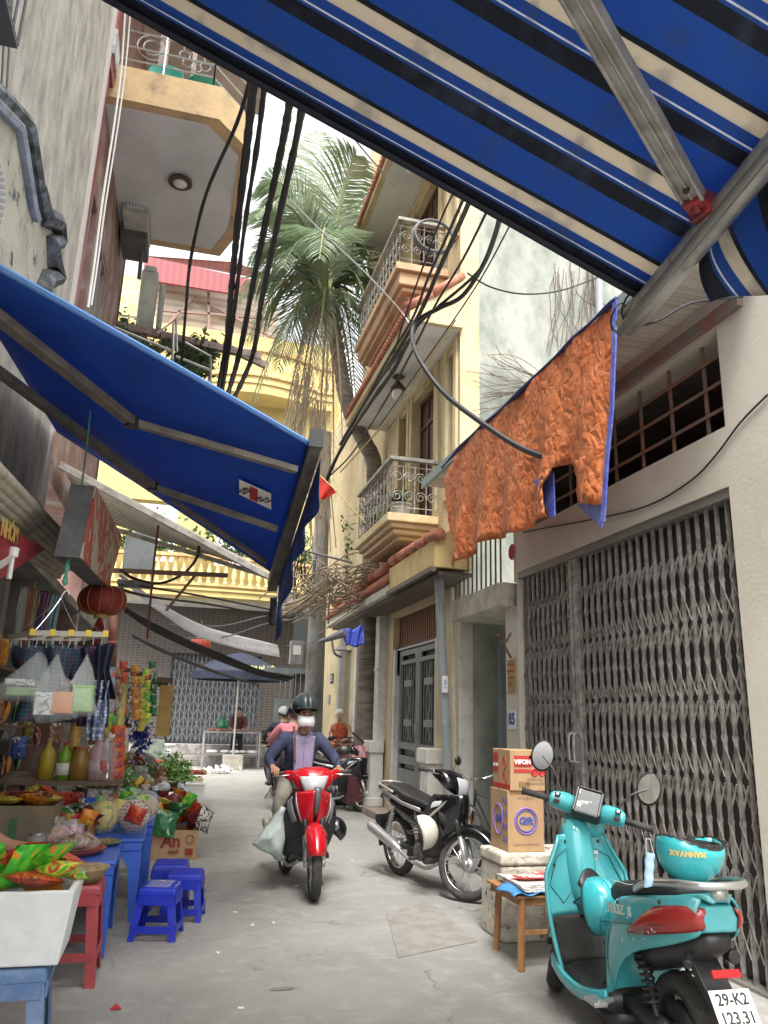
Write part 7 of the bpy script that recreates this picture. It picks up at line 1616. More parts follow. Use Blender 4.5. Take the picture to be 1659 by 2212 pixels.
def table(lab,x0,x1,y0,y1,h):
    t=thing('plastic_table',lab,'table',((x0+x1)/2,(y0+y1)/2,0));g=MB();g.bx(x0,x1,y0,y1,h-.025,h);g.bx(x0+.012,x1-.012,y0+.012,y1-.012,h-.09,h-.025);g.build('tabletop',bluet,t,bev=.01)
    for x in(x0,x1):
        for y in(y0,y1):
            g=MB();sx=1 if x==x0 else -1;sy=1 if y==y0 else -1;secs=[]
            for z,wd in((h-.09,.16),(h-.2,.09),(0,.045)): secs.append([V((x+sx*.012,y+sy*.012,z)),V((x+sx*(.012+wd),y+sy*.012,z)),V((x+sx*(.012+wd),y+sy*.022,z)),V((x+sx*.022,y+sy*.022,z)),V((x+sx*.022,y+sy*(.012+wd),z)),V((x+sx*.012,y+sy*(.012+wd),z))])
            g.loft(secs);g.build('leg',bluet,t)
    return t
table('blue plastic table with the red tray, nearest the camera',-1.15,-.275,5.62,6.40,.565)
table('second blue plastic table carrying the bagged cakes',-1.0,-.13,6.48,7.22,.575)
table('third blue plastic table behind the bagged cakes',-1.0,-.08,7.3,8.0,.575)
# bowl on the red stool
p=W(190,1905,Z=.525);g=MB();g.lathe([(.001,0),(.07,0),(.13,.075),(.135,.085),(.12,.08),(.07,.012),(.001,.01)],(-.42,5.22,.523),24);T(g,'woven_bowl',M('straw bowl',(.36,.28,.15),.8,c2=(.25,.19,.1),s=30,b=.6),'shallow straw bowl of clear wrappers on the faded red stool','bowl',smooth=True)
# tray and goods on table one
tb1=thing('tray','round red brown tray holding bagged snacks on the nearest blue table','tray',(-.60,5.95,.568))
g=MB();g.lathe([(.001,0),(.20,0),(.235,.03),(.24,.035),(.2,.012),(.001,.01)],(-.60,5.95,.567),28);g.build('dish',M('red brown tray',(.36,.07,.05),.4),tb1,smooth=True)
def bag(lab,c,r,mt,name='snack_bag',cat='bag',knot=True,mat2=None):
    t=thing(name,lab,cat,c);c=V(c);g=MB();rr=random.Random(int(c.x*991+c.y*77)&1023)
    vs=[];nu,nv=18,12
    ph=[rr.uniform(0,6) for _ in range(4)]
    g.grid(lambda u,v:c+V((r[0]*math.sin(PI*min(v*.5+.5,1) if v>2 else PI*v)*math.cos(2*PI*u)*(1+.09*math.sin(5*u*2*PI/2+ph[0])+.07*math.sin(v*9+ph[1])),r[1]*math.sin(PI*v)*math.sin(2*PI*u)*(1+.08*math.sin(v*11+ph[2])),r[2]*(1-math.cos(PI*v))+.012*math.sin(u*25))),nu,nv)
    g.build('contents' if mat2 is None else 'film',mt,t,smooth=True)
    if mat2:
        g=MB();g.grid(lambda u,v:c+V((r[0]*.86*math.sin(PI*v)*math.cos(2*PI*u),r[1]*.86*math.sin(PI*v)*math.sin(2*PI*u),.01+r[2]*.88*(1-math.cos(PI*v)))),14,10);g.build('contents',mat2,t,smooth=True)
    if knot:
        g=MB()
        for k in range(7): a=k*.9;g.add([c+V((0,0,2*r[2]-.01)),c+V((.05*math.cos(a),.05*math.sin(a),2*r[2]+.06)),c+V((.05*math.cos(a+.7),.05*math.sin(a+.7),2*r[2]+.05))],[(0,1,2)])
        g.build('gathered_neck',film,t,sol=.001)
    return t
PK=PC
cakes=Mbrick('wrapped cakes',(.30,.12,.08),(.45,.32,.24),(.6,.55,.5),15,.5,.4,'XZ',.3,.06,.4)
bag('clear bag of fried snacks heaped on the red tray',(-.56,5.93,.585),(.15,.11,.055),film2,mat2=PK['brown'])
bag('clear bag of pink biscuits at the back of the red tray',(-.70,6.05,.585),(.10,.08,.07),film2,mat2=M('pink biscuits',(.5,.2,.15),.8,c2=(.6,.4,.3),s=16))
bag('tall bag of yellow noodles on the second blue table',(-.46,6.78,.578),(.125,.09,.13),film,mat2=PK['yellow'])
bag('bag of wrapped brown cakes on the second blue table corner',(-.24,6.80,.578),(.145,.10,.135),film,mat2=cakes)
bag('white bag of snacks behind the noodle bag',(-.42,7.5,.578),(.17,.12,.13),film2,mat2=PK['brown'])
bag('clear bag of pale crackers on the third table',(-.18,7.55,.578),(.14,.11,.12),film2,mat2=M('pale crackers',(.55,.48,.36),.8,c2=(.4,.3,.2),s=15))
bag('loose bag of purple sweets at the back of the stall tables',(-.72,7.55,.578),(.15,.12,.15),film2,mat2=Mprint('sweet mix',[(.5,.45,.5),(.3,.1,.3),(.6,.6,.6),(.5,.1,.15)],25))
def jar(lab,p,r,h,body,lid,lbl=None,name='plastic_jar'):
    t=thing(name,lab,'jar',p);g=MB();g.lathe([(.001,0),(r,0),(r*1.02,h*.1),(r*1.02,h*.75),(r*.8,h*.88),(r*.8,h*.9)],p,18);g.build('jar_body',body,t,smooth=True)
    g=MB();g.lathe([(r*.85,0),(r*.85,h*.14),(.001,h*.14)],V(p)+V((0,0,h*.88)),18);g.build('lid',lid,t)
    if lbl: g=MB();g.lathe([(r*1.03,h*.2),(r*1.035,h*.62)],p,18);g.build('label',lbl,t,smooth=True)
    return t
pinkl=Mprint('pink label',[(.62,.45,.45),(.65,.15,.22),(.7,.6,.6),(.6,.1,.2)],14,.5)
jar('clear jar with pink label and red lid standing behind the red tray',(-.66,6.42,.568),.10,.19,M('clear jar',(.6,.55,.55),.1,a=.7),redp,pinkl)
jar('clear jar of candy with blue lid at the back of the tables',(-.62,7.1,.578),.075,.22,M('candy jar',(.4,.42,.5),.15,c2=(.6,.6,.65),s=20),M('blue lid',(.03,.12,.5),.4))
jar('short jar with orange lid beside the noodle bag',(-.56,6.62,.578),.06,.13,PK['brown'],M('orange lid',(.6,.2,.03),.4))
jar('small clear jar with knob lid on the nearest table',(-.80,5.85,.568),.055,.14,film2,silver)
pn=thing('plate','green plate of peanuts at the edge of the second blue table','plate',(-.42,6.30,.57))
g=MB();g.lathe([(.001,0),(.07,0),(.12,.022),(.115,.026),(.065,.01),(.001,.008)],(-.40,6.28,.568),20);g.build('dish',M('green dish',(.08,.2,.08),.4),pn,smooth=True)
g=MB();
for k in range(60): g.sph((-.40+rr.gauss(0,.035),6.28+rr.gauss(0,.035),.588+rr.random()*.012),(.009,.007,.006),6,4)
g.build('peanuts',M('peanuts',(.36,.22,.1),.7),pn)
# shelf row of bottles and bags, above the tables
def bottle(lab,px,Y,h,r,body,cap,neck=.3,lbl=None,zb=None):
    p=W(px,1680,Y=Y);p.z=zb if zb else .922;t=thing('bottle',lab,'bottle',p);g=MB();g.lathe([(.001,0),(r,0),(r,h*.55),(r*.92,h*.68),(r*neck,h*.86),(r*neck,h*.93)],p,14);g.build('bottle_body',body,t,smooth=True)
    g=MB();g.lathe([(r*neck*1.15,0),(r*neck*1.15,h*.07),(.001,h*.07)],p+V((0,0,h*.93)),12);g.build('cap',cap,t)
    if lbl: g=MB();g.lathe([(r*1.02,h*.12),(r*1.02,h*.45)],p,14);g.build('label',lbl,t,smooth=True)
    return t
YY=7.4
g=MB();g.bx(-1.28,-.38,7.2,7.6,.89,.92)
for x in(-1.2,-.45): g.bx(x-.02,x+.02,7.25,7.3,.58,.89);g.bx(x-.02,x+.02,7.5,7.55,.58,.89)
T(g,'display_rack',M('old board',(.18,.13,.09),.8),'narrow display rack carrying the row of bottles behind the blue tables','rack')
bottle('yellow bottle in a yellow bag at the left of the bottle row',96,YY,.33,.065,M('yellow bottle',(.55,.40,.03),.4,c2=(.4,.3,.05),s=9),ywire)
bottle('lime green bottle second in the bottle row',134,YY,.30,.06,M('green bottle',(.18,.38,.03),.3),redp,lbl=paperw)
bottle('amber jar like bottle in the middle of the bottle row',168,YY,.27,.085,M('amber bottle',(.30,.17,.04),.35),M('brown cap',(.3,.12,.04),.5),.7)
bottle('big pale pink detergent bottle with red stripe in the row',207,YY,.36,.085,M('pink bottle',(.52,.36,.36),.4),M('blue cap',(.05,.12,.5),.4),.3,lbl=Mprint('red stripe label',[(.55,.42,.42),(.5,.05,.08),(.6,.5,.5)],6))
bottle('translucent bottle in white bag at the right end of the row',230,YY-.05,.38,.07,film2,paperw,.4)
bottle('orange yellow tall jar behind the lime green bottle',150,7.56,.48,.055,M('orange jar',(.45,.22,.05),.4,c2=(.5,.35,.1),s=18),M('wood cap',(.35,.15,.05),.6),.8)
for k in range(5):
    p=W(256-.6*k,1582+22*k,Y=7.6);packet(p,.13,.12,Mprint('orange blue strip'+str(k),[(.62,.12,.03),(.6,.1,.03),(.05,.1,.45),(.6,.6,.6)],16),0,.3,['topmost','second','middle','fourth','lowest'][k]+' orange and blue packet in the vertical strip by the red post',None,t_=.03)
g=MB();g.bar(W(242,1600,Y=7.7),W(238,1700,Y=7.7),.08,.04);T(g,'blue_bucket_edge',M('blue drum',(.03,.12,.42),.5),'blue plastic drum edge showing beside the bottle row','drum')
for k,(x,y) in enumerate([(215,1575),(228,1560),(222,1590),(205,1595)]):
    packet(W(x,y,Y=7.8),.14,.15,PC[['yellow','yellow green','yellow','brown'][k]],.2*k,.5*k,['yellow','yellow green','pale yellow','brown'][k]+' packet in the small heap above the pink bottle',None)
# carton of snacks at left
def ocarton(lab,x0,x1,y0,y1,z0,z1,mt=card,name='open_carton'):
    t=thing(name,lab,'cardboard box',((x0+x1)/2,(y0+y1)/2,z0));g=MB();
    o=lambda a,z:[V((x0+a,y0+a,z)),V((x1-a,y0+a,z)),V((x1-a,y1-a,z)),V((x0+a,y1-a,z))];g.loft([o(0,z0),o(-.012,z1),o(-.006,z1),o(.006,z0+.01)]);g.build('carton_walls',mt,t);return t
t=ocarton('brown carton heaped with snack packets at the left edge behind the tray',-1.28,-.74,6.0,6.4,.57,.86,M('dim carton',(.22,.17,.11),.85,c2=(.17,.14,.09),s=5))
g=MB();
for x in(-1.2,-1.13,-1.0): g.prism([(x,5.985,.62),(x+.045,5.985,.62),(x+.045,5.985,.78),(x,5.985,.78)],(0,.004,0))
g.build('green_print',M('green ink',(.05,.14,.06),.8),t)
kk=['yellow','red','orange','brown','yellow','maroon','red','yellow','orange','brown','yellow','red']
for k in range(12): packet((-1.22+.042*k,6.08+.2*((k*5)%4)/4,.89+.035*((k*3)%3)),.17,.20,PC[kk[k]],1.2+.3*math.sin(2*k),rr.uniform(-1.2,1.2),f'{kk[k]} packet in the heap on the brown carton at the left edge','snack packets on the left carton',t_=.03)
for k in range(8): packet((-1.15+.05*k,6.75+.1*(k%3),.70+.08*(k%3)),.16,.19,PC[kk[(k*5)%12]],1.0,k,f'{kk[(k*5)%12]} packet lying behind the brown carton on the left','snack packets behind the left carton',t_=.03)
# interior shelf stock
cc_=[(.35,.05,.04),(.08,.1,.3),(.4,.3,.06),(.1,.25,.12),(.4,.4,.38),(.3,.12,.05),(.25,.08,.2)]
for k in range(34):
    z=[.45,.92,1.35,1.8][k%4];y=4.3+(k//4)*.46+.1*(k%3);h=rr.uniform(.14,.30);c_=cc_[k%7];nm=['red','blue','yellow','green','white','brown','purple'][k%7]
    mt=bpy.data.materials.get('stock '+nm) or M('stock '+nm,c_,.6,c2=tuple(q*.6 for q in c_),s=12)
    t=thing('stock_box' if k%2 else 'stock_jar',f'{nm} '+('box' if k%2 else 'jar')+' of goods on the dim stall shelves','goods',(-1.6,y,z),group='goods on the dim stall shelves');g=MB()
    if k%2: g.bx(-1.75,-1.5,y-.1,y+.1,z+.002,z+h);g.build('box_body',mt,t,bev=.004)
    else: g.lathe([(.001,0),(.07,0),(.07,h*.7),(.04,h*.85),(.04,h),(.001,h)],(-1.55,y,z+.002),12);g.build('jar_body',mt,t,smooth=True)
# carton AN with chips
t=ocarton('open cardboard carton printed in dark red lettering, overflowing with crisp packets',-.12,.36,9.0,9.42,0,.30)
g=MB();text(g,'An',.17,FR((.09,8.985,.19),(1,0,0),(0,0,1)),.001,.006);text(g,'snack',.05,FR((.12,8.985,.09),(1,0,0),(0,0,1)),.001,.002);g.tube([(.28+.04*math.cos(a),8.985,.21+.04*math.sin(a)) for a in[i*PI/8 for i in range(16)]],.004,4,closed=True);g.bx(.24,.32,8.98,8.99,.06,.12);g.build('lettering',M('maroon ink',(.22,.03,.02),.8),t)
kk2=['dark green','orange','maroon','striped','red','green','maroon','orange','dark green','red','maroon','striped','yellow','green','maroon','orange']
for k,c_ in enumerate(kk2):
    x=-.10+.46*((k*7)%16)/16;z=.36+.018*k*(1-abs(x-.12)*1.6);packet((x,9.05+.28*((k*5)%8)/8,min(z,.66)),.20,.24,PC[c_],.5+.5*math.sin(k*1.7),rr.uniform(-.9,.9),f'{c_} crisp packet piled on the lettered carton','crisp packets on the lettered carton',ry=rr.uniform(-.9,.9),t_=.04)
packet((.02,8.98,.37),.24,.26,PC['dark green'],-.2,.15,'big dark green crisp packet leaning on the front edge of the lettered carton',None,ry=.2,t_=.04)
packet((.42,9.06,.40),.22,.24,PC['striped'],-.1,.8,'black and white striped packet slipping over the right edge of the lettered carton',None,ry=.5,t_=.035)
g=MB();g.lathe([(.001,0),(.05,0),(.055,.2),(.001,.2)],(-.17,8.75,.42),12);T(g,'red_tube',redp,'red plastic tub left of the overflowing carton','tub',smooth=True)
for i,(x,y) in enumerate([(333,1722),(388,1716)]):
    p=W(x,y+10,Y=10);t=thing('water_jug','blue domed water jug '+('behind the bagged cakes' if i==0 else 'behind the crisp packets'),'water jug',p);g=MB();g.lathe([(.001,-.3),(.13,-.3),(.13,0),(.10,.06),(.035,.10),(.035,.14)],p,16);g.build('jug',M('blue water jug',(.02,.16,.42),.12,c2=(.05,.25,.5),s=5),t,smooth=True)
    g=MB();g.lathe([(.04,.13),(.04,.17),(.001,.17)],p,12);g.build('cap',paperw,t)
# vegetables and far boxes
def crate(lab,px,py,Y,w,d,h,mt,name='crate'):
    p=W(px,py,Y=Y);t=thing(name,lab,'crate',(p.x,Y,0));g=MB();g.bx(p.x-w/2,p.x+w/2,Y,Y+d,max(0,p.z-h),p.z);g.bx(p.x-w/2-.01,p.x+w/2+.01,Y-.01,Y+d+.01,p.z-.04,p.z-.001);g.build('crate_body',mt,t,bev=.01);return t,p
t,p=crate('white foam crate with red stained rim by the greens',415,1692,14,.42,.4,.40,M('foam with red rim',(.68,.68,.66),.9,c2=(.6,.58,.55),s=10,c3=(.35,.12,.08),s3=10,lo3=.68,hi3=.76))
g=MB();leafcloud(g,lambda rr:V((p.x+rr.uniform(-.18,.18),14.1+rr.uniform(0,.3),p.z+.03+abs(rr.gauss(0,.025)))),420,.028,3);T(g,'bean_sprouts',M('pale sprouts',(.55,.5,.26),.7,c2=(.62,.6,.42),s=20),'pale yellow sprouts heaped on the white foam crate','vegetables')
q=W(420,1668,Y=14.9);g=MB();g.box(q,(.42,.3,.07));T(g,'red_tray',redp,'flat red plastic tray behind the pale sprouts','tray',bev=.02)
q=W(372,1690,Y=12.6);g=MB();g.lathe([(.001,-.12),(.16,-.12),(.2,0),(.19,.0),(.15,-.1)],q,18);T(g,'dark_basin',M('dark basin',(.05,.02,.02),.5),'dark basin under the bunch of fresh greens','basin')
g=MB();leafcloud(g,lambda rr:q+V((rr.gauss(0,.14),rr.gauss(0,.12),.02+abs(rr.gauss(0,.15)))),900,.045,6);T(g,'leafy_greens',M('fresh greens',(.10,.24,.04),.6,c2=(.2,.36,.08),s=10),'bunch of fresh leafy greens on the dark basin','vegetables')
g=MB();
for k in range(40): a=q+V((rr.gauss(0,.1),-.1+rr.gauss(0,.06),-.02+rr.random()*.08));g.tube([a,a+V((rr.uniform(-.1,.1),-.05,rr.uniform(0,.08)))],.007,4)
T(g,'cut_greens',M('white stems',(.6,.62,.5),.6),'pale stems of the greens lying in front of the bunch','vegetables')
t,p=crate('low wooden crate under the green cloth left of the greens',300,1682,12,.75,.4,.35,M('crate wood',(.3,.2,.13),.8,c2=(.22,.15,.1),s=8))
g=MB();q=W(285,1668,Y=12.1);g.grid(lambda u,v:q+V(((u-.5)*.75,(v-.5)*.4,.02+.03*math.sin(u*9+v*4)+.02*math.sin(v*13))),14,8);T(g,'green_plastic_sheet',M('sea green sheet',(.06,.3,.2),.4,b=.4),'sea green plastic sheet crumpled on the low wooden crate','sheet',smooth=True,sol=.01)
for k,(x,y,r_,c_) in enumerate([(340,1680,.07,'pinkish'),(325,1688,.07,'pale green'),(350,1700,.08,'white'),(312,1655,.07,'red'),(345,1668,.06,'orange')]):
    col={'pinkish':(.5,.25,.2),'pale green':(.4,.5,.3),'white':(.6,.6,.58),'red':(.45,.06,.04),'orange':(.55,.22,.08)}[c_];q=W(x,y,Y=11.9)
    bag(f'{c_} bag of vegetables beside the green plastic sheet',q-V((0,0,.08)),(r_*1.3,r_,r_),M('veg bag '+c_,col,.5,c2=tuple(v*.6 for v in col),s=18))
p=W(288,1665,Y=12.3);t=thing('demijohn','clear plastic demijohn of nuts behind the green plastic sheet','bottle',p);g=MB();g.lathe([(.001,0),(.13,0),(.14,.1),(.13,.22),(.05,.33),(.045,.38)],p,16);g.build('bottle_body',M('nuts in plastic',(.5,.45,.36),.2,c2=(.6,.6,.56),s=14),t,smooth=True)
g=MB();g.lathe([(.05,.37),(.05,.42),(.001,.42)],p,12);g.build('cap',paperw,t)
p=W(358,1640,Y=18);t=thing('paint_bucket','white plastic bucket with lid standing in front of the stone steps','bucket',(p.x,18,0));g=MB();g.lathe([(.001,0),(.15,0),(.17,.3)],(p.x,18,p.z-.02),18);g.build('bucket_body',paperw,t,smooth=True)
g=MB();g.lathe([(.18,.29),(.18,.33),(.001,.33)],(p.x,18,p.z-.02),18);g.build('lid',paperw,t)
g=MB();g.bx(p.x-.45,p.x+.35,17.85,18.3,0,p.z-.025);T(g,'low_bench',M('low bench wood',(.16,.12,.09),.8),'low dark bench under the white bucket','bench')
t,p=crate('small red basin standing left of the white bucket',337,1642,17,.3,.25,.12,redp,'red_basin')
g=MB();q=W(322,1615,Y=17.5);g.bx(q.x-.3,q.x+.3,17.5,17.8,.0,q.z+.15);T(g,'green_rack',M('grey green rack',(.14,.18,.15),.7,c2=(.3,.36,.3),s=7),'grey green rack beside the small red basin','rack')
# ================= FAR STALL =================
YU=23.0
um=thing('umbrella','large dark navy market umbrella over the far meat table','umbrella',W(515,1648,Y=YU))
c=W(520,1410,Y=YU);rx=(W(622,1452,Y=YU)-W(420,1452,Y=YU)).x/2;cz=W(520,1455,Y=YU).z
def uf(u,v):
    a=2*PI*u;k=round(u*8);sc_=1-.045*(1-abs(math.cos(4*a)))*v;r_=rx*v*sc_;return V((c.x+r_*math.cos(a),YU+r_*math.sin(a)*.8,c.z-(c.z-cz)*v**1.5))
g=MB();g.grid(uf,32,8);g.build('canopy',navy,um,smooth=True,sol=.008)
g=MB();g.grid(lambda u,v:uf(u,1)+V((0,0,-.20*v)),32,2);g.build('valance',navy,um,sol=.006)
g=MB();b_=uf(.78,1);g.m=None;text(g,'BIA HÀ NỘI',.13,FR(W(568,1443,Y=YU-1.25),(1,0,0),(0,.25,1)),.002,.003);text(g,'*****',.1,FR(W(574,1452,Y=YU-1.3),(1,0,0),(0,.25,1)),.002);g.build('lettering',M('yellow print',(.62,.6,.25),.6),um)
g=MB();bp_=W(515,1650,Y=YU);g.tube([(c.x,YU,0),(c.x,YU,c.z)],.03,8);g.build('pole',silver,um);g=MB();g.box((c.x,YU,.2),(.55,.5,.4));g.build('base_block',M('pale block',(.36,.33,.28),.8,c2=(.28,.26,.22),s=6),um,bev=.02)
ct=thing('market_table','metal market table with meat and bags in front of the lattice shutter','table',W(500,1645,Y=YU+.5))
a=W(440,1578,Y=YU+.5);b=W(563,1578,Y=YU+.5)
g=MB();g.bx(a.x,b.x,YU+.2,YU+1.0,a.z-.05,a.z);g.build('tabletop',steel,ct)
for x in(a.x+.03,b.x-.03):
    for y in(YU+.24,YU+.96): g=MB();g.tube([(x,y,0),(x,y,a.z-.05)],.025,6);g.build('leg',steel,ct)
g=MB();g.bx(a.x,b.x,YU+.22,YU+.98,.38,.41);g.build('lower_shelf',steel,ct)
g=MB();
for k in range(22): g.sph((a.x+.15+rr.random()*(b.x-a.x-.3),YU+.3+rr.random()*.5,a.z+.03),(.09,.07,.035),7,5)
T(g,'meat_cuts',M('raw meat',(.28,.07,.06),.5,c2=(.42,.25,.22),s=9),'cuts of red meat spread on the far market table','meat')
g=MB();
for k in range(12): g.sph((a.x+.2+rr.random()*1.3,YU+.35+rr.random()*.2,.46),(.12,.09,.05),7,5)
T(g,'white_bags',M('white parcels',(.6,.6,.6),.6),'white parcels on the lower shelf of the far market table','parcels')
for (x,cn,col) in((a.x+2.0,'red',(.5,.05,.05)),(a.x+2.35,'blue',(.04,.1,.45))): bag(f'crumpled {cn} bag on the lower shelf of the far table',(x,YU+.5,.41),(.17,.13,.13),M('bag '+cn,col,.5),knot=False)
p=V((a.x+.55,YU+.8,a.z));g=MB();g.lathe([(.001,0),(.17,0),(.17,.22),(.06,.34),(.05,.4)],p,14);T(g,'green_jug',M('dark green jug',(.03,.16,.08),.3),'dark green jug at the back of the far market table','jug',smooth=True)
g=MB();q=W(500,1640,Y=21);leafcloud(g,lambda rr:V((q.x-.2+rr.gauss(0,.22),21.5+rr.gauss(0,.1),.04+abs(rr.gauss(0,.05)))),90,.09,31);T(g,'white_litter',M('white plastic litter',(.6,.6,.58),.6),'crumpled white plastic sheeting on the ground before the far table','plastic sheet')
dkc=M('dark red shirt',(.10,.025,.03),.8)
STD=dict(pelvis=(0,0,.92),chest=(0,.10,1.24),neck=(0,.16,1.40),head=(0,.22,1.52),Lsh=(-.18,.11,1.33),Rsh=(.18,.11,1.33),Lel=(-.22,.25,1.12),Rel=(.22,.26,1.12),Lwr=(-.12,.46,1.03),Rwr=(.12,.46,1.03),Lha=(-.1,.54,1.0),Rha=(.1,.54,1.0),Lhw=(1,0,0),Rhw=(-1,0,0),Lhip=(-.09,0,.88),Rhip=(.09,0,.88),Lkn=(-.11,.04,.48),Rkn=(.11,.02,.48),Lan=(-.11,0,.08),Ran=(.11,-.02,.08),Lto=(-.12,.14,.04),Rto=(.12,.12,.04))
pv=W(512,1600,Y=YU+1.35);person('person in dark clothes bending over the far meat table',(pv.x,YU+1.5,0),PI,STD,dkc,navy,skin2,hair,scale=1.05)
# ---------- riders and bikes beyond the red motorbike ----------
BY=13.2
bk=underbone('motorbike','dark motorbike ridden away behind the man in the mask',(W(628,1600,Y=BY).x,BY,0),.05,M('dull maroon paint',(.12,.02,.02),.3),blackp,grp=None)
PJ=dict(pelvis=(0,-.25,.88),chest=(0,-.17,1.24),neck=(0,-.13,1.41),head=(0,-.08,1.53),Lsh=(-.19,-.15,1.33),Rsh=(.19,-.15,1.33),Lel=(-.33,.02,1.12),Rel=(.33,.02,1.12),Lwr=(-.30,.2,1.03),Rwr=(.30,.2,1.03),Lha=(-.3,.28,1.02),Rha=(.3,.28,1.02),Lhw=(1,0,0),Rhw=(-1,0,0),Lhip=(-.1,-.22,.85),Rhip=(.1,-.22,.85),Lkn=(-.2,.12,.66),Rkn=(.2,.12,.66),Lan=(-.19,-.02,.32),Ran=(.19,-.02,.32),Lto=(-.2,.12,.28),Rto=(.2,.12,.28))
pk=person('person in pink shirt and black helmet riding away behind the red motorbike',(W(628,1600,Y=BY).x,BY,0),.05,PJ,M('pink shirt',(.62,.22,.25),.8,c2=(.55,.18,.22),s=6),M('dark trousers',(.05,.045,.05),.8),skin2,hair,scale=1.0)
helmet('helmet','',V((0,-.09,1.565)),blackg,None,.128,False,par=pk)
bk2=underbone('motorbike','dark motorbike ridden away, partly hidden by the rider in pink',(W(608,1600,Y=15.2).x,15.2,0),.03,blackg,blackp)
pq_=person('person in black jacket and pale cap on the bike beyond the rider in pink',(W(608,1600,Y=15.2).x,15.2,0),.03,PJ,M('black jacket',(.03,.035,.05),.8),M('grey trousers',(.1,.1,.1),.8),skin2,hair,scale=1.0)
helmet('cap','',V((0,-.09,1.56)),M('pale cap',(.5,.5,.48),.6),None,.115,False,par=pq_)
pb_=underbone('motorbike','black motorbike with tall mirror parked in front of the quoined house',(2.78,13.6,0),PI+.75,blackg,blackp,steer=rad(15),mir=(1,0),nose='n')
pb2=underbone('motorbike','dark red scooter type motorbike parked beside the white column',(3.02,14.4,0),PI+.25,M('dull red paint',(.2,.03,.02),.4,c2=(.1,.05,.04),s=5),blackp,steer=rad(-25),nose='n')
bk3=thing('basket','dark wire basket on the parked bikes in front of the woman','basket',W(742,1600,Y=14.4));g=MB();c=W(742,1605,Y=14.4)
for k in range(4): s_=.16+.012*k;z=c.z-.14+.08*k;g.tube([c+V((-s_,-s_*.7,z-c.z)),c+V((s_,-s_*.7,z-c.z)),c+V((s_,s_*.7,z-c.z)),c+V((-s_,s_*.7,z-c.z))],.006,4,closed=True)
for k in range(12): x=-.19+.035*k;g.tube([c+V((x*.8,-.12,-.14)),c+V((x,-.14,.1))],.004,3)
g.build('wires',blackp,bk3)
# woman in orange
WJ=dict(pelvis=(0,-.1,.78),chest=(0,.02,1.10),neck=(0,.10,1.26),head=(0,.17,1.38),Lsh=(-.16,.04,1.19),Rsh=(.16,.04,1.19),Lel=(-.24,.10,.95),Rel=(.22,.14,.95),Lwr=(-.13,.30,.90),Rwr=(.10,.32,.90),Lha=(-.08,.36,.88),Rha=(.05,.38,.88),Lhw=(1,0,0),Rhw=(-1,0,0),Lhip=(-.09,-.05,.76),Rhip=(.09,-.05,.76),Lkn=(-.12,.32,.72),Rkn=(.12,.32,.72),Lan=(-.12,.34,.33),Ran=(.12,.34,.33),Lto=(-.12,.46,.28),Rto=(.12,.46,.28))
wp=W(748,1600,Y=15.7);orf=Mprint('orange floral cloth',[(.5,.09,.03),(.6,.2,.08),(.35,.05,.03),(.65,.5,.35)],12,.8)
person('person with white hair in sleeveless orange flowered clothes sitting by the yellow house',(wp.x-.12,15.8,.17),PI-.3,WJ,orf,orf,skin3,hairw,sleeve=0)
g=MB();q=V((wp.x-.12,15.8,.0));g.bx(q.x-.25,q.x+.25,q.y-.15,q.y+.35,.0,.84);T(g,'concrete_block',concpatch,'low concrete block the white haired person sits on','block',bev=.02)
t=thing('pink_bag','shiny pink printed bag standing on the maroon crate by the white column','bag',W(777,1640,Y=13.2));c=W(777,1628,Y=13.2);g=MB();g.prism([c+V((-.13,0,-.16)),c+V((.12,0,-.16)),c+V((.15,0,.13)),c+V((-.10,0,.12))],(0,.16,0));g.build('bag_body',Mprint('pink print',[(.6,.2,.25),(.65,.3,.3),(.7,.5,.4),(.55,.12,.2)],8,.3),t,bev=.02)
g=MB();g.tube([c+V((-.14,0,.34)),c+V((.06,-.03,.17))],.02,6);g.build('black_handle',blackp,t)
g=MB();a=W(770,1700,Y=13.25);g.bx(a.x-.16,a.x+.2,13.2,13.5,.14,c.z-.17);T(g,'maroon_crate',M('maroon crate',(.10,.02,.025),.6,c2=(.06,.015,.02),s=10),'tall maroon crate below the pink bag','crate',bev=.01)
bag('white knotted rubbish bag on the ground by the column base',(W(768,1722,Z=.1)+V((0,0,-.05))),(.16,.13,.16),M('pale rubbish film',(.45,.46,.44),.3,c2=(.15,.15,.14),s=14,b=.5),'rubbish_bag','rubbish bag')
g=MB();q=W(745,1735,Z=.03);g.grid(lambda u,v:V((q.x-.3+.6*u,q.y-.15+.4*v,.06+.05*math.sin(u*7+v*3)+.03*math.sin(v*15))),12,8);T(g,'dark_rubbish',M('dark rubbish',(.08,.075,.065),.8,c2=(.2,.19,.17),s=12),'flattened dark rubbish heap in front of the white bag','rubbish',sol=.03)
# person reaching in from the left edge
AJ=dict(pelvis=(0,-.05,.45),chest=(0,.03,.80),neck=(0,.06,.98),head=(0,.10,1.11),Lsh=(-.18,.02,.88),Rsh=(.19,.06,.86),Lel=(-.25,.12,.62),Rel=(.235,.33,.715),Lwr=(-.1,.3,.55),Rwr=(.20,.60,.665),Lha=(-.05,.38,.52),Rha=(.185,.69,.635),Lhw=(1,0,0),Rhw=(0,0,1),Rcurl=(-.3,0,-.9),Lhip=(-.1,0,.42),Rhip=(.1,0,.42),Lkn=(-.15,.4,.42),Rkn=(.13,.4,.42),Lan=(-.15,.42,.08),Ran=(.13,.42,.08),Lto=(-.15,.55,.04),Rto=(.13,.55,.04))
AJ['Rhw']=(-.9,.2,.1);AJ['Rcurl']=(0,.3,-.8)
person('person seated at the left edge reaching a bare arm toward the red tray',(-1.25,5.13,0),-.55,AJ,M('dim shirt',(.2,.16,.18),.8),navy,skin,hair,sleeve=0)

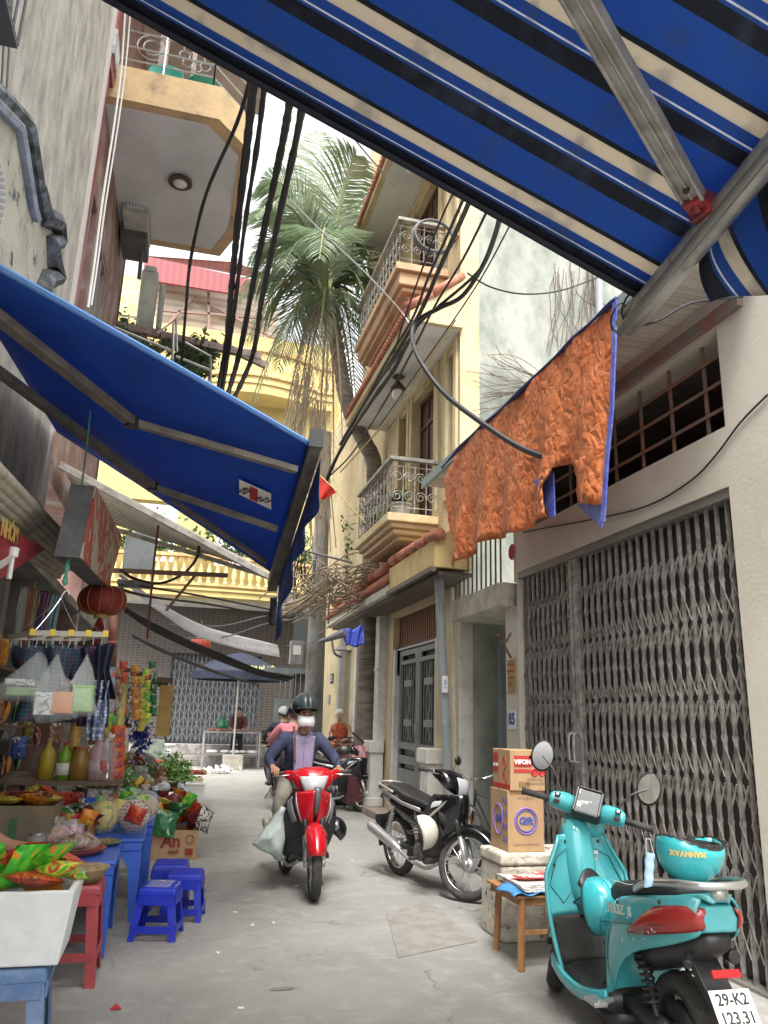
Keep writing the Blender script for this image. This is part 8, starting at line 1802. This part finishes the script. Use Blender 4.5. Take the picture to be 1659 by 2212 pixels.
# more clutter between the tables and the shelves
kc=['white','brown','red','yellow','clear','blue','green']
cm={'white':(.6,.6,.58),'brown':(.28,.14,.07),'red':(.4,.05,.04),'yellow':(.5,.38,.08),'clear':(.45,.46,.44),'blue':(.06,.12,.4),'green':(.1,.3,.08)}
for k in range(22):
    x=-1.12+.2*(k%4)+.05*math.sin(k*3);y=6.55+.34*(k//4)+.07*math.cos(k*5)
    if x>-.62 and y<7.25: x-=.35
    c_=kc[(k*3)%7];h=.12+.09*((k*5)%4)/4;nm='stall_jar' if k%3==0 else 'stall_pack'
    mt=bpy.data.materials.get('clutter '+c_) or Mprint('clutter '+c_,[cm[c_],tuple(q*.6 for q in cm[c_]),(.55,.52,.48),cm[c_]],20,.35)
    if k%3==0:
        t=thing(nm,c_+' jar crowded on the blue tables behind the bagged snacks','jar',(x,y,.58),group='small goods crowded on the blue tables');g=MB();g.lathe([(.001,0),(.06,0),(.06,h*.8),(.045,h*.9),(.045,h),(.001,h)],(x,y,.58),14);g.build('jar_body',mt,t,smooth=True)
        g=MB();g.lathe([(.05,h),(.05,h+.025),(.001,h+.025)],(x,y,.58),12);g.build('lid',redp if k%2 else silver,t)
    else: packet((x,y,.58+h*.6),.16,h*1.4,mt,.25*math.sin(k),k*1.3,c_+' printed pack crowded on the blue tables behind the bagged snacks','small goods crowded on the blue tables',ry=.3*math.cos(k),t_=.035)
for k,(x,y0,y1,Y,c_) in enumerate([(232,1455,1500,8.2,'clear'),(222,1498,1535,7.9,'white'),(258,1488,1515,8.3,'brown'),(214,1550,1580,7.7,'yellow'),(238,1546,1570,7.9,'green'),(120,1560,1610,7.6,'brown'),(80,1570,1612,7.7,'red'),(60,1560,1605,7.8,'yellow'),(40,1590,1640,7.6,'blue'),(20,1560,1600,7.7,'white')]):
    a=W(x,y0,Y=Y);b=W(x,y1,Y=Y);mt=bpy.data.materials['clutter '+c_];packet((a+b)/2,.14,(a-b).length,mt,.1,k*.8,f'{c_} packet hanging in the row above the bottle row, beside the {"red post" if k<5 else "dim shelves"}','packets hanging above the bottle row',t_=.03)
for k in range(7):
    x=-1.2+.12*k;h=.2;c_=kc[(k*2+1)%7];mt=bpy.data.materials['clutter '+c_];g=MB();g.bx(x-.05,x+.05,7.28,7.45,.60,.60+h+.03*(k%3));T(g,'stall_pack',mt,c_+' pack standing under the display rack','goods',group='small goods crowded on the blue tables',bev=.008)

# heaped packets and hanging strips of snacks that fill the stall
rr=random.Random(77);names=list(PC)
def shade_name(c): return c
for k in range(46):
    x=rr.uniform(140,322);y=rr.uniform(1692,1762)+ (8 if x<200 else 0);Y=6.55+1.7*(1762-y)/70+rr.uniform(-.1,.1);p=W(x,y,Y=Y);c_=names[(k*5)%len(names)]
    packet(p,rr.uniform(.10,.15),rr.uniform(.11,.17),PC[c_],rr.uniform(.1,1.2),rr.uniform(-1.5,1.5),f'small {c_} packet in the dense heap on the blue tables','small packets heaped on the blue tables',ry=rr.uniform(-.8,.8),t_=.028)
for k in range(11):
    x=200+13*k;y0=1440+8*((k*3)%5);Y=8.3+.12*k;c_=names[(k*4+1)%len(names)];t=thing('snack_strip',f'{c_} strip of small packets hanging beyond the red post','snack strip',W(x,y0,Y=Y),group='strips of packets hanging beyond the red post')
    for j in range(5):
        g=MB();c=W(x+rr.uniform(-1.5,1.5),y0+24*j,Y=Y);
        for s in(-1,1): g.grid(lambda u,v:c+V(((u-.5)*.085*(1-.1*math.sin(PI*v)),s*.014*math.sin(PI*u)*math.sin(PI*v),(v-.5)*.115)),5,5)
        g.build('packet',PC[c_],t,smooth=True)
for k in range(40):
    z=[.47,.94,1.37,1.82][k%4];y=4.4+(k//4)*.40+.07*(k%3);h=rr.uniform(.13,.24);c_=names[(k*3+2)%len(names)]
    packet((-1.36,y,z+h/2),rr.uniform(.12,.2),h,PC[c_],rr.uniform(-.2,.2),PI/2+rr.uniform(-.4,.4),f'{c_} packet standing on the dim stall shelves','packets on the dim stall shelves',t_=.03)
for k in range(16):
    x=rr.uniform(262,345);y=rr.uniform(1640,1680);Y=9.5+rr.random()*2;c_=kc[k%7];packet(W(x,y,Y=Y),.17,.2,bpy.data.materials['clutter '+c_],rr.uniform(0,1),rr.uniform(-1,1),f'{c_} pack among the goods behind the bagged snacks','goods between the blue tables and the greens',ry=rr.uniform(-.8,.8),t_=.04)
